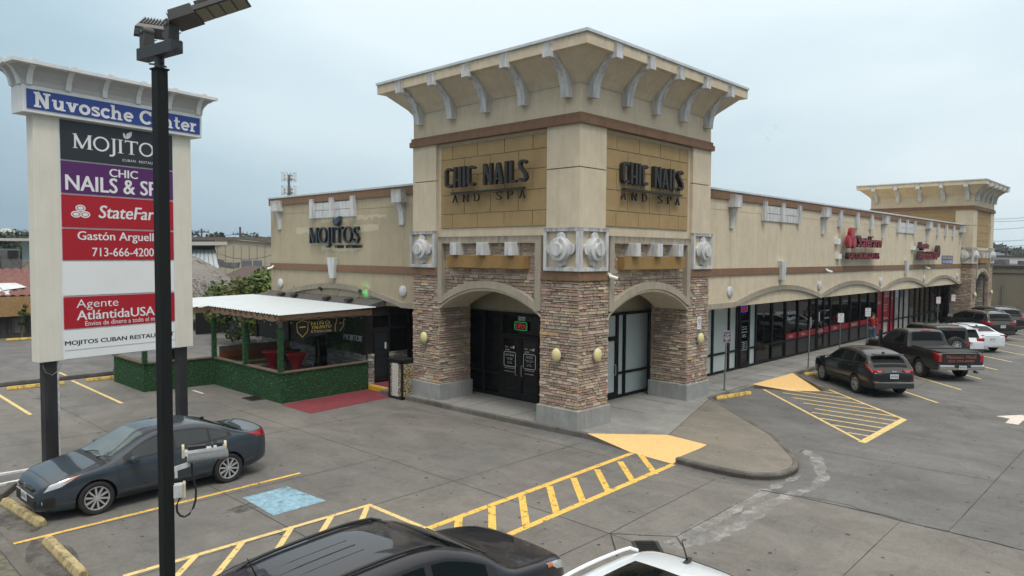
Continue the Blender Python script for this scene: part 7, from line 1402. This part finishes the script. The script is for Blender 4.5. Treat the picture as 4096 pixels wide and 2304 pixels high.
# shingled roof and torn grey structure behind the tree
t, T, wd, zt = pixbox('low_house', M_dkb, 556, 720, 700, 56, 6, 'low dark brown shingled roof behind the magnolia tree', 'house'); b = MB(T); zz = at(600, 668, 60).z; b.add([(-.5, -.5, zt-.2), (wd, -.5, zt-.2), (wd, 3, zz), (.8, 3, zz), (wd, 6.5, zt-.2), (-.5, 6.5, zt-.2)], [(0,1,2,3), (3,2,4,5), (0,3,5)]); b.build('roof', mat('brown_shingle', (.085,.062,.055), .95, var=.3, scale=9), t)
for u0, u1, v0, v1, l in ((608, 634, 655, 667, 'grey rooftop panel, left of two, above the brown shingles'), (637, 659, 655, 667, 'grey rooftop panel, right of two, above the brown shingles')):
    a, c = at(u0, v0, 62), at(u1, v1, 62); o = MB().extr([(a.x, a.y, c.z-.3), (c.x, c.y, c.z-.3), (c.x, c.y, a.z), (a.x, a.y, a.z)], bk*.3).build('roof_screen', mat('screen_grey', (.13,.16,.19), .7, var=.1)); tag(o, l, 'roof screen', 'grey screens on the brown roof')
rnd = random.Random(4); b = MB()
for u, v, su, sv in ((556, 660, 10, 8), (566, 668, 14, 6), (580, 664, 16, 4), (592, 668, 8, 6)):
    p = at(u, v, 59); w_ = Rt*su*.035; h_ = V((0, 0, sv*.035)); sk = Rt*rnd.uniform(-.2, .2)+V((0, 0, rnd.uniform(-.15, .15))); b.obox(p, w_+sk*.5, bk*.4, h_+sk*.3)
o = b.build('torn_canopy', M_hvac); tag(o, 'crumpled torn grey canopy beside the pale metal roof', 'canopy')
# boarded shop with clay tiles, roof-top unit
t = thing('boarded_shop', (-5, 37.8, G0), 'boarded shop with red clay roof tiles and an osb fascia at the left edge', 'shop')
MB().box((-16, 38.2, G0), (1.5, 46, 2.3)).build('wall', M_dkb, t); MB().box((-16, 37.75, 1.13), (1.6, 37.9, 2.29)).build('osb_fascia', M_osb, t)
b = MB(); rows_ = []
for k in range(13):
    s = k/12; rows_.append([V((-16+17.6*i/200, 37.8+s*3.6, 2.29+s*1.52+.10*abs(sin(i*.60))+(.05 if k % 2 else 0))) for i in range(201)])
b.grid(rows_); b.build('tile_roof', M_tile, t, smooth=50, fix=False); MB().box((-16, 41.4, 2.3), (1.6, 46, 3.8)).build('upper_wall', M_tile, t)
b = MB(); b.poly([(-8.5, 37.9, 2.42), (-5.5, 37.9, 2.42), (-5.9, 39.0, 2.95), (-8.5, 39.0, 2.95)]); b.poly([(-6.0, 38.3, 2.66), (-4.75, 38.6, 2.80), (-5.2, 39.1, 3.05), (-6.2, 39.1, 3.05)]); b.build('foil_sheet', M_foil, t, fix=False)
b = MB()
for i in range(20): b.box((-8+i*.35, 38.15, .0), (-8+i*.35+.03, 38.19, 1.1))
b.build('window_bars', M_blk, t); MB().box((-7.6, 38.17, .1), (-6.6, 38.2, 1.0)).build('window', M_hvac, t); MB().box((-5.6, 38.17, .1), (-5.0, 38.2, 1.0)).build('window', M_hvac, t)
t = thing('rooftop_unit', (-6.5, 42.5, 3.8), 'old grey rooftop air conditioning unit with a round fan on the red-tiled shop', 'air conditioner')
MB().box((-7.6, 42, 3.82), (-4.3, 43.4, 4.5)).build('lower_casing', M_hvac, t, bevel=.03); MB().box((-7.6, 42, 4.5), (-4.35, 43.4, 5.1)).build('upper_casing', M_hvac, t, bevel=.03); MB().lathe([(.38, 0), (.36, .08), (.25, .09), (.24, .02), (0, .03)], (-5.75, 41.98, 4.78), (0, -1, 0), 20).build('fan_shroud', M_galv, t); MB().lathe([(.22, 0), (.0, .01)], (-5.75, 41.95, 4.78), (0, -1, 0), 16).build('fan', M_blk, t); MB().box((-4.25, 42.2, 3.82), (-2.5, 43.2, 4.35)).build('rusty_duct', mat('rusty_metal', (.26,.24,.21), .8, var=.5, scale=5, dirt=.9, dirtcol=(.08,.04,.025)), t)
b = MB(); b.box((-5.0, 41.9, 4.6), (-4.45, 41.98, 5.0)); b.box((-6.9, 41.93, 3.95), (-5.4, 41.98, 4.35)); b.build('grille', M_blk, t)
t, T, wd, zt = pixbox('street_canopy', M_seam, 55, 130, 607, 100, 10, 'pale metal-roofed building behind the rooftop unit', 'building'); b = MB(T); b.box((-2.5, -3, zt), (wd, 6, zt+.35)); b.build('roof_slab', M_pale, t)
# gate, wall and grass behind the patio
t = thing('black_gate', (3.9, 32, G0), 'black sheet-metal double gate with a padlock behind the patio', 'gate'); MB().box((2.6, 32.0, G0+.05), (5.0, 32.06, 2.1)).build('gate_panel', M_blk, t); b = MB()
for i in range(17): b.box((2.65+i*.145, 31.97, G0+.1), (2.68+i*.145, 32.0, 2.05))
b.build('ribs', M_black, t); MB().box((3.75, 31.93, .95), (3.9, 31.97, 1.05)).build('padlock', M_yl, t)
t = thing('yard_wall', (7, 33, G0), 'pale low wall topped with plywood right of the black gate', 'wall'); MB().box((5.2, 33.2, G0), (14, 33.4, 1.15)).build('wall', mat('pale_blue_wall', (.36,.40,.42), .9, var=.08), t); MB().box((5.2, 33.22, 1.15), (14, 33.36, 2.6)).build('plywood', M_osb, t)
b = MB(); rnd = random.Random(11)
for _ in range(2600): x, y = rnd.uniform(5.1, 13), rnd.uniform(31.7, 33.1); hgt = rnd.uniform(.05, .28)*(1 if rnd.random() < .93 else 2.5); a = rnd.uniform(0, 6.3); g = rnd.uniform(.6, 1.3); b.add([(x-.03*cos(a), y-.03*sin(a), G0), (x+.03*cos(a), y+.03*sin(a), G0), (x+rnd.uniform(-.1, .1), y+rnd.uniform(-.1, .1), G0+hgt)], [(0,1,2)], 0, (.075*g, .11*g, .025*g))
stuff(b.build('grass', M_fol, fix=False))
t = thing('wall_notice', (3.05, 31.9, 1.9), 'tilted white and red NO notice on the black gate', 'notice'); b = MB(); b.obox((3.0, 31.9, 1.75), (.3, 0, .12), (0, .01, 0), (-.06, 0, .16)); b.build('plate', M_txtw, t); txt('NO', (2.85, 31.88, 1.68), V((1, 0, .35)), V((-.35, 0, 1)), .16, .3, M_signred, t, bold=.03)
# water tower and cell tower
p = at(17, 586, 420); t = thing('water_tower', (p.x, p.y, G0), 'white spheroid water tower on the left horizon', 'water tower'); b = MB(); b.lathe([(0.1, -3.0), (2.0, -2.8), (4.4, -1.5), (4.9, 0), (4.2, 1.4), (2.2, 2.3), (0, 2.5)], (p.x, p.y, p.z), (0, 0, 1), 24); b.build('tank', M_pale, t, smooth=60); MB().lathe([(2.4, 0), (1.1, 3), (1.1, p.z-2.9)], (p.x, p.y, G0), (0, 0, 1), 16).build('stem', M_pale, t, smooth=60)
d = 150; p = at(727, 470, d); k = d/2881.22*S_D; t = thing('cell_tower', (p.x, p.y, G0), 'cell tower with two rings of white panel antennas above the left wing roof', 'cell tower'); zA, zB = at(727, 446, d).z, at(727, 480, d).z
MB().cyl((p.x, p.y, G0), (p.x, p.y, zA+.5), .55, .22, 12).build('mast', M_galv, t, smooth=40)
for z in (zA, zB):
    b = MB(); c = MB()
    for i in range(12):
        a = 2*pi*i/12+.2; q = V((p.x+1.45*cos(a), p.y+1.45*sin(a), z)); 
        if i % 4: b.obox(q, V((-sin(a), cos(a), 0))*.17, V((cos(a), sin(a), 0))*.07, V((0, 0, random.uniform(.55, .85))))
        c.tube([q-V((0,0,.9)), q+V((0,0,1.0))], .045, 5)
    for i in range(3):
        a = 2*pi*i/3; a2 = a+2*pi/3
        for dz in (-.35, .35): c.tube([V((p.x+1.7*cos(a), p.y+1.7*sin(a), z+dz)), V((p.x+1.7*cos(a2), p.y+1.7*sin(a2), z+dz))], .06, 5)
        c.tube([V((p.x, p.y, z-.6)), V((p.x+1.5*cos(a), p.y+1.5*sin(a), z-.35))], .07, 5)
    b.build('panel_antennas', M_txtw, t); c.build('antenna_frame', M_galv, t)
# utility poles and wires
M_wood = mat('pole_wood', (.085,.07,.06), .9, var=.1); M_wire = mat('wire', (.03,.03,.03), .7, var=0)
def upole(u, v, d, arms, lab, grp, r_=.18):
    p = at(u, v, d); t = thing('utility_pole', (p.x, p.y, G0), lab, 'utility pole', grp); MB().cyl((p.x, p.y, G0), (p.x, p.y, p.z), r_*1.2, r_*.8, 8).build('pole', M_wood, t)
    for dz in arms:
        b = MB(); b.obox((p.x, p.y, p.z-dz), Rt*1.3, bk*.08, V((0, 0, .09))); a = b.build('crossarm', M_wood, t); b = MB()
        for s in (-1.15, -.5, .5, 1.15): b.cyl(V((p.x, p.y, p.z-dz+.09))+Rt*s, V((p.x, p.y, p.z-dz+.42))+Rt*s, .06, n=6)
        b.build('insulators', M_galv, a)
    return p
GP = 'utility poles on the horizon'
pA = upole(604, 571, 120, (1.2, 3.2), 'tall utility pole with two crossarms above the beige warehouse', GP, .2); pB = upole(507, 575, 125, (.6,), 'utility pole standing in the distant tree beside the pylon', GP)
for u, v, d, a, l in ((2531, 624, 150, (.5,), 'brown utility pole before the blue-grey roof, nearest the far tower'), (2514, 622, 260, (), 'slim grey pole just right of the far tower'), (2560, 630, 230, (.6,), 'dark utility pole with a crossarm among the far right trees'), (2546, 628, 260, (.5,), 'thin pole between the right skyline trees'), (2572, 630, 280, (.5,), 'thin pole by the right edge of the photo')): upole(u, v, d, a, l, GP)
def wire(pts, lab, grp='overhead wires', sag=.6, r_=.035):
    L_ = []
    for p, q in zip(pts, pts[1:]): L_ += [p.lerp(q, i/10)-V((0, 0, sag*4*(i/10)*(1-i/10))) for i in range(11)]
    o = MB().tube(L_, r_, 4).build('overhead_wire', M_wire); tag(o, lab, 'wire', grp)
wire([at(380, 577, 135), pB-V((0,0,.3)), pA-V((0,0,1.0)), at(760, 590, 118)], 'upper overhead wire over the beige warehouse'); wire([at(380, 583, 135), pB-V((0,0,1.6)), pA-V((0,0,3.0)), at(760, 596, 118)], 'lower overhead wire over the beige warehouse')
wire([at(-40, 577, 160), at(120, 579, 160)], 'upper overhead wire left of the pylon', sag=.1); wire([at(-40, 583, 160), at(120, 584, 160)], 'lower overhead wire left of the pylon', sag=.1)
wire([at(552, 638, 70), at(720, 626, 60)], 'service wire crossing the warehouse wall', sag=.7, r_=.02)
for i, (v0, v1) in enumerate(((546, 540), (550, 549), (572, 565), (601, 597), (614, 611))): wire([at(2440, v0+2, 130), at(2640, v1-2, 125)], 'power line right of the far tower, number %s from the top' % ('one', 'two', 'three', 'four', 'five')[i], 'power lines right of the far tower', .5, .03)
for o in [o for o in COL.objects if o.get('group') == 'power lines right of the far tower']:
    k = int({'one': 0, 'two': 1, 'three': 2, 'four': 3, 'five': 4}[o['label'].split('number ')[1].split()[0]]); o['label'] = ('topmost power line right of the far tower', 'power line close under the topmost one right of the far tower', 'middle power line right of the far tower', 'power line level with the far gold panel foot', 'lowest power line right of the far tower')[k]
# right background: tan block building, white building, blue-grey roof
t = thing('tan_block_building', (66, 2, G0), 'windowless tan block wall building behind the far tower', 'building'); MB().box((66, -18, G0-1), (92, 6.5, 4.05)).build('wall', M_tan, t); b = MB(); b.box((65.9, -18.1, 4.05), (92, 6.6, 4.28)); b.box((65.93, -18.05, 3.5), (66, 6.5, 3.56)); b.build('parapet_cap', M_dkb, t); MB().tube([(65.92, .9, -1), (65.92, .9, 2.4)], .06).build('downpipe', M_galv, t)
t = thing('rooftop_unit', (74, 2, 4.3), 'grey rooftop unit with a bent white duct on the tan block building', 'air conditioner'); MB().box((72, 1.7, 4.28), (74, 2.9, 4.85)).build('casing', M_hvac, t, bevel=.03); MB().tube([(71.5, 4.4, 5.05), (71.5, 3.9, 4.98), (71.5, 3.5, 4.75), (71.5, 3.3, 4.3)], .15, 10).build('duct', M_signw, t); MB().box((74, .2, 4.28), (76, 1.0, 4.7)).build('second_casing', M_hvac, t)
t, T, wd, zt = pixbox('white_flat_building', mat('white_wall', (.55,.56,.55), .9, var=.05), 2490, 2700, 647, 112, 12, 'long white flat-roofed building above the tan block wall', 'building'); b = MB(T); b.box((-.2, -.2, zt), (wd, 12, zt+.25)); b.box((0, -.06, zt-3), (wd, 0, zt-2.9)); b.build('roof_edge', M_dkb, t); b = MB(T); b.obox((6.2, -.08, zt-1.0), (.6, 0, 0), (0, .03, 0), (0, 0, .25)); b.build('oval_plaque', M_galv, t)
t, T, wd, zt = pixbox('blue_roof_house', M_pale, 2488, 2552, 647, 150, 14, 'house with a blue-grey hip roof beyond the white building', 'house'); zz = at(2527, 630, 150).z; b = MB(T); b.add([(-.8, -.8, zt), (wd+.8, -.8, zt), (wd+.8, 14.8, zt), (-.8, 14.8, zt), (wd*.5, 4, zz), (wd*.55, 9, zz)], [(0,1,4), (1,2,5,4), (2,3,5), (3,0,4,5)]); b.build('hip_roof', M_blue2, t)
# birds
b = MB(); b.lathe([(0.005, -.16), (.04, -.08), (.05, .02), (.03, .12), (.004, .18)], (0, 0, 0), (1, 0, 0), 8); bd = b.mesh('body', M_blk, 60); b = MB(); b.add([(-.06, .03, .02), (.08, .03, .02), (.03, .3, .10), (-.05, .32, .1), (.0, .55, .04)], [(0,1,2,3), (3,2,4)]); b.add([(-.06, -.03, .02), (.08, -.03, .02), (.03, -.3, .10), (-.05, -.32, .1), (.0, -.55, .04)], [(0,1,2,3), (3,2,4)]); wg = b.mesh('wings', M_blk, None, False)
rnd = random.Random(12)
for i, (u, v) in enumerate(((1913, 322), (1922, 338), (1929, 347), (1936, 352), (1940, 335), (1946, 318), (1948, 326), (1951, 316), (1956, 322), (1960, 309), (1969, 331), (1944, 340), (2171, 214))):
    p = at(u, v, 120+rnd.uniform(-6, 6)); t = thing('flying_bird', p, 'small dark bird of the loose flock flying right of the corner tower' if i < 12 else 'lone small dark bird flying high at the right', 'bird', 'flock of birds over the right wing' if i < 12 else None, rnd.uniform(0, 6), True)
    link('body', bd, t); link('wings', wg, t); t.scale = (.55, .55, .55)

# ------------------------------------------------------------------ air
hz = MB().box((-60, -60, -3), (640, 640, 60)).build('haze', None); stuff(hz); hz.data.materials.clear()
hm = bpy.data.materials.new('haze'); hm.use_nodes = True; ht = hm.node_tree; ht.nodes.clear(); ho = ht.nodes.new('ShaderNodeOutputMaterial'); hv = ht.nodes.new('ShaderNodeVolumePrincipled'); hv.inputs['Color'].default_value = (.80, .88, .94, 1); hv.inputs['Density'].default_value = .0003; hv.inputs['Anisotropy'].default_value = .1
ht.links.new(hv.outputs[0], ho.inputs['Volume']); hz.data.materials.append(hm)
